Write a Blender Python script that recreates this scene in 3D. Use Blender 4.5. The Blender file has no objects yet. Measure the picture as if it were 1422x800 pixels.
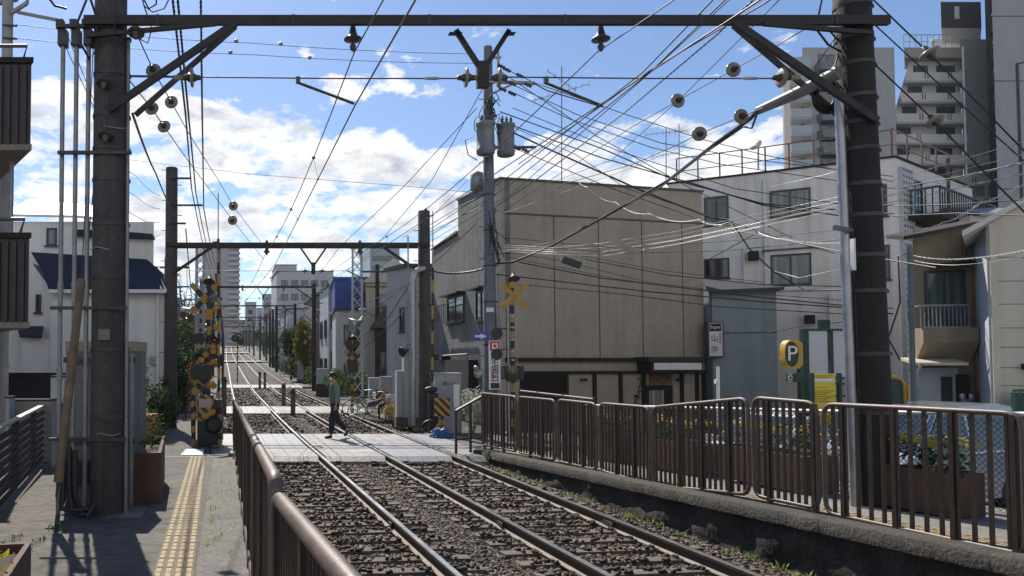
import bpy, math, random
import numpy as np
from mathutils import Vector, Matrix, noise
R = math.radians
random.seed(7)
rng = np.random.default_rng(7)
SC = bpy.context.scene
COL = SC.collection

# ------------------------------------------------------------ camera, sky, sun, exposure
F, CX, CY, TH, H = 1040.0, 420.0, 465.0, math.atan(35 / 1040), 1.98
cam = bpy.data.cameras.new('camera')
cam.sensor_width = 36
cam.lens = F / 1422 * 36
cam.shift_x = (711 - CX) / 1422
cam.shift_y = (CY - 400) / 1422
cam.clip_start = 0.05
cam.clip_end = 4000
camo = bpy.data.objects.new('camera', cam)
COL.objects.link(camo)
camo.location = (0, 0, H)
camo.rotation_euler = (math.pi / 2 + TH, 0, 0)
SC.camera = camo

SUN_AZ, SUN_EL = -17.0, 47.0            # degrees from +Y (negative: to the west of the track), height
SC.view_settings.view_transform = 'Standard'
SC.view_settings.look = 'None'
SC.view_settings.exposure = 0.5
SC.view_settings.gamma = 1

sun = bpy.data.lights.new('sun', 'SUN')
sun.energy = 5.0
sun.angle = R(0.53)
sun.color = (1, 0.94, 0.84)
suno = bpy.data.objects.new('sun', sun)
COL.objects.link(suno)
sd = Vector((math.sin(R(SUN_AZ)) * math.cos(R(SUN_EL)), math.cos(R(SUN_AZ)) * math.cos(R(SUN_EL)), math.sin(R(SUN_EL))))
suno.rotation_euler = sd.to_track_quat('Z', 'Y').to_euler()
suno.location = (-10, 30, 40)

def ray(px, py):
    a = (px - CX) / F
    b = -(py - CY) / F
    return (a, math.cos(TH) - b * math.sin(TH), math.sin(TH) + b * math.cos(TH))
def P(px, py, Y):
    d = ray(px, py); t = Y / d[1]
    return Vector((d[0] * t, Y, H + d[2] * t))
def G(px, py, z):
    d = ray(px, py); t = (z - H) / d[2]
    return Vector((d[0] * t, d[1] * t, z))

def build_world():
    w = bpy.data.worlds.new('World'); SC.world = w
    w.use_nodes = True
    nt = w.node_tree; N = nt.nodes; L = nt.links
    N.clear()
    out = N.new('ShaderNodeOutputWorld')
    bg = N.new('ShaderNodeBackground'); bg.inputs['Strength'].default_value = 0.076
    L.new(bg.outputs[0], out.inputs[0])
    sky = N.new('ShaderNodeTexSky'); sky.sky_type = 'NISHITA'; sky.sun_disc = False
    sky.sun_elevation = R(SUN_EL); sky.sun_rotation = R(SUN_AZ)
    sky.air_density = 1.0; sky.dust_density = 0.5; sky.ozone_density = 1.6; sky.altitude = 30
    tc = N.new('ShaderNodeTexCoord')
    sep = N.new('ShaderNodeSeparateXYZ'); L.new(tc.outputs['Generated'], sep.inputs[0])
    def m(op, a, b=None, c=None, clamp=False):
        n = N.new('ShaderNodeMath'); n.operation = op; n.use_clamp = clamp
        for i, v in enumerate((a, b, c)):
            if v is None: continue
            if isinstance(v, (int, float)): n.inputs[i].default_value = v
            else: L.new(v, n.inputs[i])
        return n.outputs[0]
    x, y, z = sep.outputs
    az = m('ARCTAN2', x, y)
    el = m('ARCSINE', z)
    # clouds float on a flat layer: project the view direction onto it
    zz = m('ADD', m('MAXIMUM', z, 0.0), 0.10)
    cxn = m('DIVIDE', x, zz); cyn = m('DIVIDE', y, zz)
    comb = N.new('ShaderNodeCombineXYZ'); L.new(cxn, comb.inputs[0]); L.new(cyn, comb.inputs[1])
    def noise_n(vec, scale, det, rough, dist=0.0, off=0):
        mp = N.new('ShaderNodeMapping'); mp.inputs['Location'].default_value = (off, off * .7, 0)
        L.new(vec, mp.inputs[0])
        n = N.new('ShaderNodeTexNoise'); n.inputs['Scale'].default_value = scale
        n.inputs['Detail'].default_value = det; n.inputs['Roughness'].default_value = rough
        n.inputs['Distortion'].default_value = dist
        L.new(mp.outputs[0], n.inputs['Vector']); return n.outputs['Fac']
    comb2 = N.new('ShaderNodeCombineXYZ')
    L.new(m('MULTIPLY', az, 6.0), comb2.inputs[0]); L.new(m('MULTIPLY', el, 13.0), comb2.inputs[1])
    n1 = noise_n(comb2.outputs[0], 1.7, 10, 0.62, 0.25, 3.1)
    n2 = noise_n(comb2.outputs[0], 0.8, 5, 0.55, 0.2, 5.3)
    n3 = noise_n(comb2.outputs[0], 1.9, 8, 0.62, 0.3, 17.0)
    # cloud banks: (px, py, half width px, half height px, weight)
    banks = [(300, 195, 250, 55, .34), (90, 180, 170, 50, .25), (480, 240, 160, 45, .22), (505, 118, 110, 22, .36), (330, 330, 420, 60, .42),
             (560, 300, 160, 40, .20), (880, 225, 180, 62, .34), (1040, 190, 110, 50, .26), (430, 76, 50, 12, .12), (450, 264, 130, 17, -.17), (30, 240, 60, 14, -.14), (620, 190, 60, 30, -.12), (450, 160, 120, 14, -.1),
             (150, 150, 160, 35, .2), (60, 330, 180, 60, .22), (1350, 400, 400, 90, .3), (990, 100, 60, 14, .1)]
    total = None
    for (bx, by, hw, hh, wt) in banks:
        d = Vector(ray(bx, by)).normalized(); a0 = math.atan2(d.x, d.y); e0 = math.asin(d.z)
        d2 = Vector(ray(bx + hw, by)).normalized(); aw = abs(math.atan2(d2.x, d2.y) - a0)
        d3 = Vector(ray(bx, by - hh)).normalized(); eh = abs(math.asin(d3.z) - e0)
        u = m('DIVIDE', m('SUBTRACT', az, a0), aw); v = m('DIVIDE', m('SUBTRACT', el, e0), eh)
        r2 = m('ADD', m('MULTIPLY', u, u), m('MULTIPLY', v, v))
        g = m('MULTIPLY', m('POWER', 2.718, m('MULTIPLY', r2, -0.8)), wt)
        total = g if total is None else m('ADD', total, g)
    field = m('ADD', m('ADD', m('MULTIPLY', n1, 1.35), m('MULTIPLY', n2, 0.45)), m('MINIMUM', total, 0.33))
    # unseen cloud added behind the camera to brighten faces turned to it
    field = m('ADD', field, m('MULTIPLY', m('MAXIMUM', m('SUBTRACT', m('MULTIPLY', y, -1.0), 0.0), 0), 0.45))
    # high up: no cloud in front; the added fill cloud behind thins out
    field = m('SUBTRACT', field, m('MULTIPLY', m('MAXIMUM', m('SUBTRACT', el, 0.42), 0), 0.5))
    def ramp(v, pts):
        r = N.new('ShaderNodeValToRGB'); e = r.color_ramp.elements
        e[0].position, e[0].color = pts[0][0], pts[0][1]; e[1].position, e[1].color = pts[-1][0], pts[-1][1]
        for p, c in pts[1:-1]:
            q = e.new(p); q.color = c
        L.new(v, r.inputs[0]); return r.outputs[0]
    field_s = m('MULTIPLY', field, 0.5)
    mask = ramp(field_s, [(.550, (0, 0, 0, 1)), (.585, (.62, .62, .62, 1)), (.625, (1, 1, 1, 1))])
    shade = m('ADD', m('MULTIPLY', n3, 0.9), m('MULTIPLY', m('SUBTRACT', m('MINIMUM', field, 1.5), 1.22), 0.35))
    ccol = ramp(shade, [(0.36, (11.2, 11.0, 10.6, 1)), (0.49, (9.0, 9.0, 9.0, 1)), (0.64, (4.8, 5.3, 6.3, 1))])
    skyt = N.new('ShaderNodeMixRGB'); skyt.blend_type = 'MULTIPLY'; skyt.inputs[0].default_value = 1
    L.new(sky.outputs[0], skyt.inputs[1]); skyt.inputs[2].default_value = (0.90, 1.02, 1.20, 1)
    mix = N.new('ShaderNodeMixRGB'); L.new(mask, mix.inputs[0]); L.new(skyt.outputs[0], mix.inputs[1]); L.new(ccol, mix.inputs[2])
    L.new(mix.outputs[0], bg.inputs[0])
build_world()

# ------------------------------------------------------------ materials
def srgb(h):
    h = h.lstrip('#'); c = [int(h[i:i + 2], 16) / 255 for i in (0, 2, 4)]
    return tuple(((v / 12.92) if v <= .04045 else ((v + .055) / 1.055) ** 2.4) for v in c) + (1,)
MC = {}
def mat(name, col, rough=.8, var=.25, scale=3.0, bump=0.0, bscale=30.0, metal=0.0, streak=0.0, col2=None, spec=.5, spots=0.0, coords='Object'):
    if name in MC: return MC[name]
    if isinstance(col, str): col = srgb(col)
    col = tuple(col)[:3] + (1,)
    m = bpy.data.materials.new(name); m.use_nodes = True
    nt = m.node_tree; N = nt.nodes; L = nt.links
    b = N['Principled BSDF']
    b.inputs['Roughness'].default_value = rough; b.inputs['Metallic'].default_value = metal
    b.inputs['Specular IOR Level'].default_value = spec
    tc = N.new('ShaderNodeTexCoord'); geo = N.new('ShaderNodeNewGeometry')
    vec = geo.outputs['Position'] if coords == 'World' else tc.outputs['Object']
    n = N.new('ShaderNodeTexNoise'); n.inputs['Scale'].default_value = scale; n.inputs['Detail'].default_value = 6; n.inputs['Roughness'].default_value = .65
    L.new(vec, n.inputs['Vector'])
    r = N.new('ShaderNodeValToRGB')
    r.color_ramp.elements[0].position = .3; r.color_ramp.elements[1].position = .7
    if col2 is None:
        lo = tuple(max(0, c * (1 - var)) for c in col[:3]) + (1,); hi = tuple(min(1, c * (1 + var)) for c in col[:3]) + (1,)
    else:
        lo, hi = col, (srgb(col2) if isinstance(col2, str) else tuple(col2)[:3] + (1,))
    r.color_ramp.elements[0].color = lo; r.color_ramp.elements[1].color = hi
    L.new(n.outputs['Fac'], r.inputs[0])
    cur = r.outputs[0]
    if streak > 0:
        mp = N.new('ShaderNodeMapping'); mp.inputs['Scale'].default_value = (2.2, 2.2, .12); L.new(vec, mp.inputs[0])
        n2 = N.new('ShaderNodeTexNoise'); n2.inputs['Scale'].default_value = 2.0; n2.inputs['Detail'].default_value = 5; L.new(mp.outputs[0], n2.inputs['Vector'])
        r2 = N.new('ShaderNodeValToRGB'); r2.color_ramp.elements[0].position = .42; r2.color_ramp.elements[1].position = .72
        r2.color_ramp.elements[0].color = (1, 1, 1, 1); k = 1 - streak; r2.color_ramp.elements[1].color = (k, k * .97, k * .92, 1)
        L.new(n2.outputs['Fac'], r2.inputs[0])
        mx = N.new('ShaderNodeMixRGB'); mx.blend_type = 'MULTIPLY'; mx.inputs[0].default_value = 1
        L.new(cur, mx.inputs[1]); L.new(r2.outputs[0], mx.inputs[2]); cur = mx.outputs[0]
    if spots > 0:
        v = N.new('ShaderNodeTexNoise'); v.inputs['Scale'].default_value = scale * 9; v.inputs['Detail'].default_value = 3; L.new(vec, v.inputs['Vector'])
        r3 = N.new('ShaderNodeValToRGB'); r3.color_ramp.elements[0].position = .35; r3.color_ramp.elements[1].position = .65
        k = 1 - spots; r3.color_ramp.elements[0].color = (k, k, k, 1); r3.color_ramp.elements[1].color = (1, 1, 1, 1)
        L.new(v.outputs['Fac'], r3.inputs[0])
        mx = N.new('ShaderNodeMixRGB'); mx.blend_type = 'MULTIPLY'; mx.inputs[0].default_value = 1
        L.new(cur, mx.inputs[1]); L.new(r3.outputs[0], mx.inputs[2]); cur = mx.outputs[0]
    L.new(cur, b.inputs['Base Color'])
    mr = N.new('ShaderNodeMapRange'); mr.inputs[3].default_value = max(0.03, rough - .1); mr.inputs[4].default_value = min(1, rough + .1)
    L.new(n.outputs['Fac'], mr.inputs[0]); L.new(mr.outputs[0], b.inputs['Roughness'])
    if bump > 0:
        nb = N.new('ShaderNodeTexNoise'); nb.inputs['Scale'].default_value = bscale; nb.inputs['Detail'].default_value = 4; L.new(vec, nb.inputs['Vector'])
        bp = N.new('ShaderNodeBump'); bp.inputs['Strength'].default_value = bump; bp.inputs['Distance'].default_value = .02
        L.new(nb.outputs['Fac'], bp.inputs['Height']); L.new(bp.outputs[0], b.inputs['Normal'])
    MC[name] = m; return m

def leafmat(name, c1, c2, trans=.35):
    if name in MC: return MC[name]
    m = bpy.data.materials.new(name); m.use_nodes = True
    nt = m.node_tree; N = nt.nodes; L = nt.links
    b = N['Principled BSDF']; b.inputs['Roughness'].default_value = .8; b.inputs['Specular IOR Level'].default_value = .25
    tc = N.new('ShaderNodeNewGeometry')
    r = N.new('ShaderNodeValToRGB'); r.color_ramp.elements[0].color = srgb(c1); r.color_ramp.elements[1].color = srgb(c2)
    L.new(tc.outputs['Random Per Island'], r.inputs[0])
    L.new(r.outputs[0], b.inputs['Base Color'])
    t = N.new('ShaderNodeBsdfTranslucent'); L.new(r.outputs[0], t.inputs[0])
    mx = N.new('ShaderNodeMixShader'); mx.inputs[0].default_value = trans
    L.new(b.outputs[0], mx.inputs[1]); L.new(t.outputs[0], mx.inputs[2]); L.new(mx.outputs[0], N['Material Output'].inputs[0])
    MC[name] = m; return m

def glassmat(name='window glass', col='#1c242b', rough=.06):
    if name in MC: return MC[name]
    m = bpy.data.materials.new(name); m.use_nodes = True
    nt = m.node_tree; N = nt.nodes; L = nt.links; b = N['Principled BSDF']
    b.inputs['Roughness'].default_value = rough; b.inputs['Specular IOR Level'].default_value = .9
    tc = N.new('ShaderNodeTexCoord'); mp = N.new('ShaderNodeMapping'); mp.inputs['Scale'].default_value = (5, 5, .15); L.new(tc.outputs['Object'], mp.inputs[0])
    n = N.new('ShaderNodeTexNoise'); n.inputs['Scale'].default_value = 1.6; n.inputs['Detail'].default_value = 3; L.new(mp.outputs[0], n.inputs['Vector'])
    r = N.new('ShaderNodeValToRGB'); c = srgb(col); r.color_ramp.elements[0].position = .4; r.color_ramp.elements[1].position = .66
    r.color_ramp.elements[0].color = c; r.color_ramp.elements[1].color = tuple(min(1, v * 2.6 + .02) for v in c[:3]) + (1,)
    L.new(n.outputs['Fac'], r.inputs[0]); L.new(r.outputs[0], b.inputs['Base Color'])
    MC[name] = m; return m

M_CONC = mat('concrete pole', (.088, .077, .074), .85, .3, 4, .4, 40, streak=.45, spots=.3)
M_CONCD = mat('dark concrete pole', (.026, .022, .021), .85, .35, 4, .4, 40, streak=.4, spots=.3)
M_STEEL = mat('weathered steel', (.065, .06, .057), .55, .4, 5, .15, 60, metal=.4)
M_STEELB = mat('dark painted beam', (.030, .026, .026), .55, .4, 5, .15, 60, metal=.3)
M_GALV = mat('galvanised steel', (.38, .39, .40), .42, .2, 6, metal=.75)
M_GALVD = mat('dull galvanised pipe', (.25, .255, .26), .5, .25, 6, metal=.5)
M_WIRE = mat('black wire', (.018, .017, .018), .5, .2)
M_WIREW = mat('bare bright wire', (.36, .345, .32), .38, .1, metal=.7)
M_WIREC = mat('copper wire', (.10, .055, .05), .45, .2, metal=.5)
M_INS = mat('porcelain grey', (.27, .24, .19), .35, .2)
M_INSB = mat('dark porcelain', (.06, .05, .045), .35, .3)
M_BROWN = mat('brown painted steel', (.030, .020, .016), .5, .35, 4, .15, 60, spots=.4, col2=(.066, .035, .023))
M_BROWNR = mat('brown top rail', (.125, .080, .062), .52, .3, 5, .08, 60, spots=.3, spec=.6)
M_YEL = mat('signal yellow', (.46, .25, .035), .5, .25, 8, spots=.25)
M_BLK = mat('signal black', (.016, .016, .018), .45, .3)
M_WHITE = mat('white paint', (.72, .72, .70), .5, .08)
M_ASPH = mat('asphalt', (.125, .114, .100), .9, .38, .9, .7, 90, spots=.4, coords='World')
M_ASPH2 = mat('street asphalt', (.09, .088, .085), .9, .2, .8, .4, 60, coords='World')
M_CONCF = mat('crossing panel concrete', (.31, .30, .285), .5, .35, 1.6, .4, 40, spots=.35, streak=.25, coords='World')
M_WALLD = mat('damp platform wall', (.042, .037, .030), .95, .6, 3.0, .9, 14, streak=.3, spots=.5, coords='World')
M_COPING = mat('mossy coping', (.060, .052, .042), .95, .45, 5, .8, 30, spots=.5, coords='World')
M_DIRT = mat('dirt', (.10, .085, .065), 1, .4, 2, .8, 20, spots=.4, coords='World')
M_GLASS = glassmat()
M_GLASSL = glassmat('curtained glass', '#3c4448', .1)
M_FRAME = mat('dark window frame', (.03, .03, .035), .4, .2)
M_FRAMEL = mat('light window frame', (.45, .45, .44), .5, .1)

# ------------------------------------------------------------ mesh helpers
class MB:
    def __init__(s): s.v = []; s.f = []; s.mi = []; s.m = 0; s.sm = []; s.smooth = False
    def add(s, vs, fs):
        o = len(s.v); s.v += [tuple(p) for p in vs]
        for f in fs: s.f.append([i + o for i in f]); s.mi.append(s.m); s.sm.append(s.smooth)
        return s
    def box(s, x0, x1, y0, y1, z0, z1):
        vs = [(x0, y0, z0), (x1, y0, z0), (x1, y1, z0), (x0, y1, z0), (x0, y0, z1), (x1, y0, z1), (x1, y1, z1), (x0, y1, z1)]
        return s.add(vs, [(0, 3, 2, 1), (4, 5, 6, 7), (0, 1, 5, 4), (1, 2, 6, 5), (2, 3, 7, 6), (3, 0, 4, 7)])
    def obox(s, c, ax, ay, az, hx, hy, hz):
        c = Vector(c); ax = Vector(ax).normalized() * hx; ay = Vector(ay).normalized() * hy; az = Vector(az).normalized() * hz
        vs = [c + a * ax + b * ay + d * az for d in (-1, 1) for a, b in ((-1, -1), (1, -1), (1, 1), (-1, 1))]
        return s.add(vs, [(0, 3, 2, 1), (4, 5, 6, 7), (0, 1, 5, 4), (1, 2, 6, 5), (2, 3, 7, 6), (3, 0, 4, 7)])
    def bar(s, a, b, w, h=None, up=(0, 0, 1)):
        a = Vector(a); b = Vector(b); h = h or w; d = b - a
        if d.length < 1e-6: return s
        d.normalize(); u = Vector(up)
        if abs(d.dot(u)) > .98: u = Vector((0, 1, 0))
        sx = d.cross(u).normalized(); uz = sx.cross(d).normalized()
        return s.obox((a + b) / 2, sx, d, uz, w / 2, (b - a).length / 2, h / 2)
    def tube(s, pts, r, n=8, cap=True, smooth=True):
        pts = [Vector(p) for p in pts]; k = len(pts)
        rr = r if isinstance(r, (list, tuple)) else [r] * k
        vs = []; T0 = None; nrm = None
        for i, p in enumerate(pts):
            t = (pts[min(i + 1, k - 1)] - pts[max(i - 1, 0)])
            if t.length < 1e-9: t = Vector((0, 0, 1))
            t.normalize()
            if nrm is None:
                a = Vector((0, 0, 1)) if abs(t.z) < .9 else Vector((1, 0, 0))
                nrm = (a - t * a.dot(t)).normalized()
            else:
                nrm = (nrm - t * nrm.dot(t))
                if nrm.length < 1e-6: nrm = t.orthogonal()
                nrm.normalize()
            b = t.cross(nrm)
            for j in range(n):
                an = 2 * math.pi * j / n
                vs.append(p + (nrm * math.cos(an) + b * math.sin(an)) * rr[i])
        fs = [(i * n + j, i * n + (j + 1) % n, (i + 1) * n + (j + 1) % n, (i + 1) * n + j) for i in range(k - 1) for j in range(n)]
        sm = s.smooth; s.smooth = smooth; s.add(vs, fs); s.smooth = sm
        if cap: s.add(vs[:n], [tuple(range(n))[::-1]]); s.add(vs[-n:], [tuple(range(n))])
        return s
    def cyl(s, c, r, h, n=16, r2=None):
        c = Vector(c); return s.tube([c, c + Vector((0, 0, h))], [r, r if r2 is None else r2], n)
    def lathe(s, c, ax, prof, n=14):
        c = Vector(c); ax = Vector(ax).normalized(); return s.tube([c + ax * t for t, r in prof], [max(r, 1e-4) for t, r in prof], n)
    def prism(s, poly, z0, z1):
        n = len(poly); vs = [(x, y, z0) for x, y in poly] + [(x, y, z1) for x, y in poly]
        ar = sum(poly[i][0] * poly[(i + 1) % n][1] - poly[(i + 1) % n][0] * poly[i][1] for i in range(n))
        fs = [tuple(range(n))[::-1], tuple(range(n, 2 * n))] + [(i, (i + 1) % n, n + (i + 1) % n, n + i) for i in range(n)]
        if ar < 0: fs = [f[::-1] for f in fs]
        return s.add(vs, fs)
    def extr(s, poly3, d):
        d = Vector(d); n = len(poly3); vs = [Vector(p) for p in poly3]; vs += [p + d for p in vs]
        fs = [tuple(range(n))[::-1], tuple(range(n, 2 * n))] + [(i, (i + 1) % n, n + (i + 1) % n, n + i) for i in range(n)]
        return s.add(vs, fs)
    def quad(s, a, b, c, d): return s.add([a, b, c, d], [(0, 1, 2, 3)])
    def build(s, name, mats, parent=None, origin=None):
        if origin is None:
            if parent is not None:
                r = parent
                while r.parent: r = r.parent
                origin = r.location.copy()
            else:
                xs = [v[0] for v in s.v]; ys = [v[1] for v in s.v]; zs = [v[2] for v in s.v]
                origin = Vector(((min(xs) + max(xs)) / 2, (min(ys) + max(ys)) / 2, min(zs)))
        me = bpy.data.meshes.new(name)
        o_ = Vector(origin)
        me.from_pydata([(v[0] - o_.x, v[1] - o_.y, v[2] - o_.z) for v in s.v], [], s.f)
        mats = mats if isinstance(mats, (list, tuple)) else [mats]
        for m in mats: me.materials.append(m)
        me.polygons.foreach_set('material_index', s.mi)
        me.polygons.foreach_set('use_smooth', s.sm)
        me.update()
        o = bpy.data.objects.new(name, me); COL.objects.link(o)
        if parent is not None: o.parent = parent
        else: o.location = o_
        return o

def tag(o, label=None, cat=None, group=None, kind=None):
    if label: o['label'] = label
    if cat: o['category'] = cat
    if group: o['group'] = group
    if kind: o['kind'] = kind
    return o
def thing(name, label, cat, loc, group=None):
    o = bpy.data.objects.new(name, None); COL.objects.link(o); o.location = Vector(loc); o.empty_display_size = .3
    return tag(o, label, cat, group)
def struct(o): o['kind'] = 'structure'; return o
def copy_tree(o, parent=None, loc=None, rz=None, label=None):
    c = o.copy(); COL.objects.link(c); c.parent = parent
    if loc is not None: c.location = loc
    if rz is not None: c.rotation_euler = (0, 0, rz)
    if label: c['label'] = label
    for ch in list(o.children): copy_tree(ch, c)
    return c

FONT = None
def text_part(txt, size, mx, material, parent, name='lettering', depth=.004, align='CENTER'):
    """lettering: mx = 4x4 matrix placing the text (x right, y up, z out of the sign)"""
    cu = bpy.data.curves.new('t', 'FONT'); cu.body = txt; cu.size = size; cu.extrude = depth
    cu.align_x = align; cu.align_y = 'CENTER'; cu.space_line = .95
    to = bpy.data.objects.new('t', cu); COL.objects.link(to)
    bpy.context.view_layer.update()
    me = bpy.data.meshes.new_from_object(to.evaluated_get(bpy.context.evaluated_depsgraph_get()))
    bpy.data.objects.remove(to)
    r = parent
    while r.parent: r = r.parent
    me.transform(Matrix.Translation(-r.location) @ mx)
    me.materials.clear(); me.materials.append(material)
    o = bpy.data.objects.new(name, me); COL.objects.link(o); o.parent = parent; return o
def facing(c, right, up=(0, 0, 1)):
    x = Vector(right).normalized(); y = Vector(up); y = (y - x * y.dot(x)).normalized(); z = x.cross(y)
    m = Matrix((x, y, z)).transposed().to_4x4(); m.translation = Vector(c); return m

# ------------------------------------------------------------ track geometry
_cy = [-12, 0, 6.87, 12, 19.2, 27.8, 54, 80, 120, 180, 260, 400]
_cx = [4.5, 3.0, 2.15, 1.52, .63, -.32, -3.05, -5.75, -10.1, -16.3, -24.2, -38]
_zy = [-50, 45, 62, 80, 120, 180, 260, 400, 3000]
_zz = [0, 0, .22, .63, 2.0, 3.9, 7.0, 9.0, 12.0]
def C(Y): return float(np.interp(Y, _cy, _cx))
def Zt(Y): return float(np.interp(Y, _zy, _zz))
def CS(Y):  # smoothed centre line
    return (C(Y - 3) + 2 * C(Y) + C(Y + 3)) / 4
def zL(Y): return min(.46, max(.02, .03 + (17 - Y) * .029))
def zR(Y): return min(.62, max(.0, .29 + (9.86 - Y) * .0435))
def fenceR(Y): return 6.288 - .1465 * Y
STREET = -.40
# ------------------------------------------------------------ ground
def fenceL(Y):
    return float(np.interp(Y, [-6, 1.6, 2.8, 17, 30], [1.38, .11, -.09, -1.55, -2.9]))
def wallL(Y): return -3.27 - .228 * (Y - 8.1)

def build_terrain():
    ys = [-60, -20, -5, 5, 10, 15, 20.1, 20.3, 25, 30, 38, 45, 54, 62, 71, 80, 100, 120, 150, 180, 220, 260, 330, 400, 700, 1500, 3500]
    offs = [-2500, -500, -120, -40, -16, -10, -7.6, -7.5, -4.5, -3.06, -3.0, 3.0, 3.06, 4.5, 7.5, 7.6, 10, 16, 40, 120, 500, 2500]
    vs = []; fs = []
    for y in ys:
        for o in offs:
            under = -.55
            if abs(o) <= 3.0: z = under
            elif y < 20.2 and abs(o) <= 7.5: z = under
            elif o > 0: z = (-.08 if o < 4.6 else STREET) if y < 45 else -.15
            else: z = -.06
            vs.append((CS(y) + o, y, Zt(y) + z))
    n = len(offs)
    for i in range(len(ys) - 1):
        for j in range(n - 1):
            fs.append((i * n + j, i * n + j + 1, (i + 1) * n + j + 1, (i + 1) * n + j))
    m = MB(); m.add(vs, fs)
    struct(m.build('ground', M_ASPH2, origin=(0, 0, 0)))
build_terrain()

def ribbon(name, y0, y1, fl, fr, fz, material, thick=0.0, step=1.0, zb=None):
    n = max(1, int(math.ceil((y1 - y0) / step)))
    m = MB(); vs = []; fs = []
    for i in range(n + 1):
        y = y0 + (y1 - y0) * i / n
        a, b, z = fl(y), fr(y), fz(y)
        vs += [(a, y, z), (b, y, z)]
        if thick: vs += [(a, y, (zb if zb is not None else z - thick)), (b, y, (zb if zb is not None else z - thick))]
    k = 4 if thick else 2
    for i in range(n):
        o = i * k
        fs.append((o, o + 1, o + k + 1, o + k))
        if thick:
            fs.append((o + 2, o + k + 2, o + k + 3, o + 3))
            fs.append((o, o + k, o + k + 2, o + 2)); fs.append((o + 1, o + 3, o + k + 3, o + k + 1))
    if thick:
        fs.append((0, 2, 3, 1)); o = n * k; fs.append((o, o + 1, o + 3, o + 2))
    m.add(vs, fs)
    return m.build(name, material, origin=(0, 0, 0))

# ballast
def ballast_material():
    m = bpy.data.materials.new('ballast'); m.use_nodes = True
    nt = m.node_tree; N = nt.nodes; L = nt.links; b = N['Principled BSDF']; b.inputs['Roughness'].default_value = .85
    g = N.new('ShaderNodeNewGeometry')
    v = N.new('ShaderNodeTexVoronoi'); v.inputs['Scale'].default_value = 17; L.new(g.outputs['Position'], v.inputs['Vector'])
    r = N.new('ShaderNodeValToRGB'); r.color_ramp.elements[0].color = (.020, .015, .012, 1); r.color_ramp.elements[1].color = (.11, .085, .07, 1)
    s = N.new('ShaderNodeSeparateColor'); L.new(v.outputs['Color'], s.inputs[0]); L.new(s.outputs[0], r.inputs[0])
    nz = N.new('ShaderNodeTexNoise'); nz.inputs['Scale'].default_value = .8; nz.inputs['Detail'].default_value = 4; L.new(g.outputs['Position'], nz.inputs['Vector'])
    r2 = N.new('ShaderNodeValToRGB'); r2.color_ramp.elements[0].color = (.6, .55, .5, 1); r2.color_ramp.elements[1].color = (1.15, 1.1, 1.08, 1); L.new(nz.outputs['Fac'], r2.inputs[0])
    mx = N.new('ShaderNodeMixRGB'); mx.blend_type = 'MULTIPLY'; mx.inputs[0].default_value = 1; L.new(r.outputs[0], mx.inputs[1]); L.new(r2.outputs[0], mx.inputs[2])
    L.new(mx.outputs[0], b.inputs['Base Color'])
    bp = N.new('ShaderNodeBump'); bp.inputs['Strength'].default_value = 1; bp.inputs['Distance'].default_value = .06; bp.invert = True
    L.new(v.outputs['Distance'], bp.inputs['Height']); L.new(bp.outputs[0], b.inputs['Normal'])
    return m
M_BALL = ballast_material()
def stone_material():
    m = bpy.data.materials.new('ballast stones'); m.use_nodes = True
    nt = m.node_tree; N = nt.nodes; L = nt.links; b = N['Principled BSDF']; b.inputs['Roughness'].default_value = .75
    g = N.new('ShaderNodeNewGeometry')
    r = N.new('ShaderNodeValToRGB'); e = r.color_ramp.elements
    e[0].color = (.013, .009, .0065, 1); e[1].color = (.25, .18, .135, 1); q = e.new(.76); q.color = (.040, .027, .020, 1)
    L.new(g.outputs['Random Per Island'], r.inputs[0])
    nz = N.new('ShaderNodeTexNoise'); nz.inputs['Scale'].default_value = .9; nz.inputs['Detail'].default_value = 4; L.new(g.outputs['Position'], nz.inputs['Vector'])
    r2 = N.new('ShaderNodeValToRGB'); r2.color_ramp.elements[0].position = .3; r2.color_ramp.elements[1].position = .7
    r2.color_ramp.elements[0].color = (.6, .55, .5, 1); r2.color_ramp.elements[1].color = (1.2, 1.15, 1.1, 1); L.new(nz.outputs['Fac'], r2.inputs[0])
    mx = N.new('ShaderNodeMixRGB'); mx.blend_type = 'MULTIPLY'; mx.inputs[0].default_value = 1; L.new(r.outputs[0], mx.inputs[1]); L.new(r2.outputs[0], mx.inputs[2])
    L.new(mx.outputs[0], b.inputs['Base Color'])
    return m
bal = ribbon('track_bed', -10, 300, lambda y: CS(y) - (3.3 if y < 16 else 3.05), lambda y: CS(y) + (3.6 if y < 16 else 3.05), lambda y: Zt(y) - .197, M_BALL, step=1.5)
tag(struct(bal))

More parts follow.
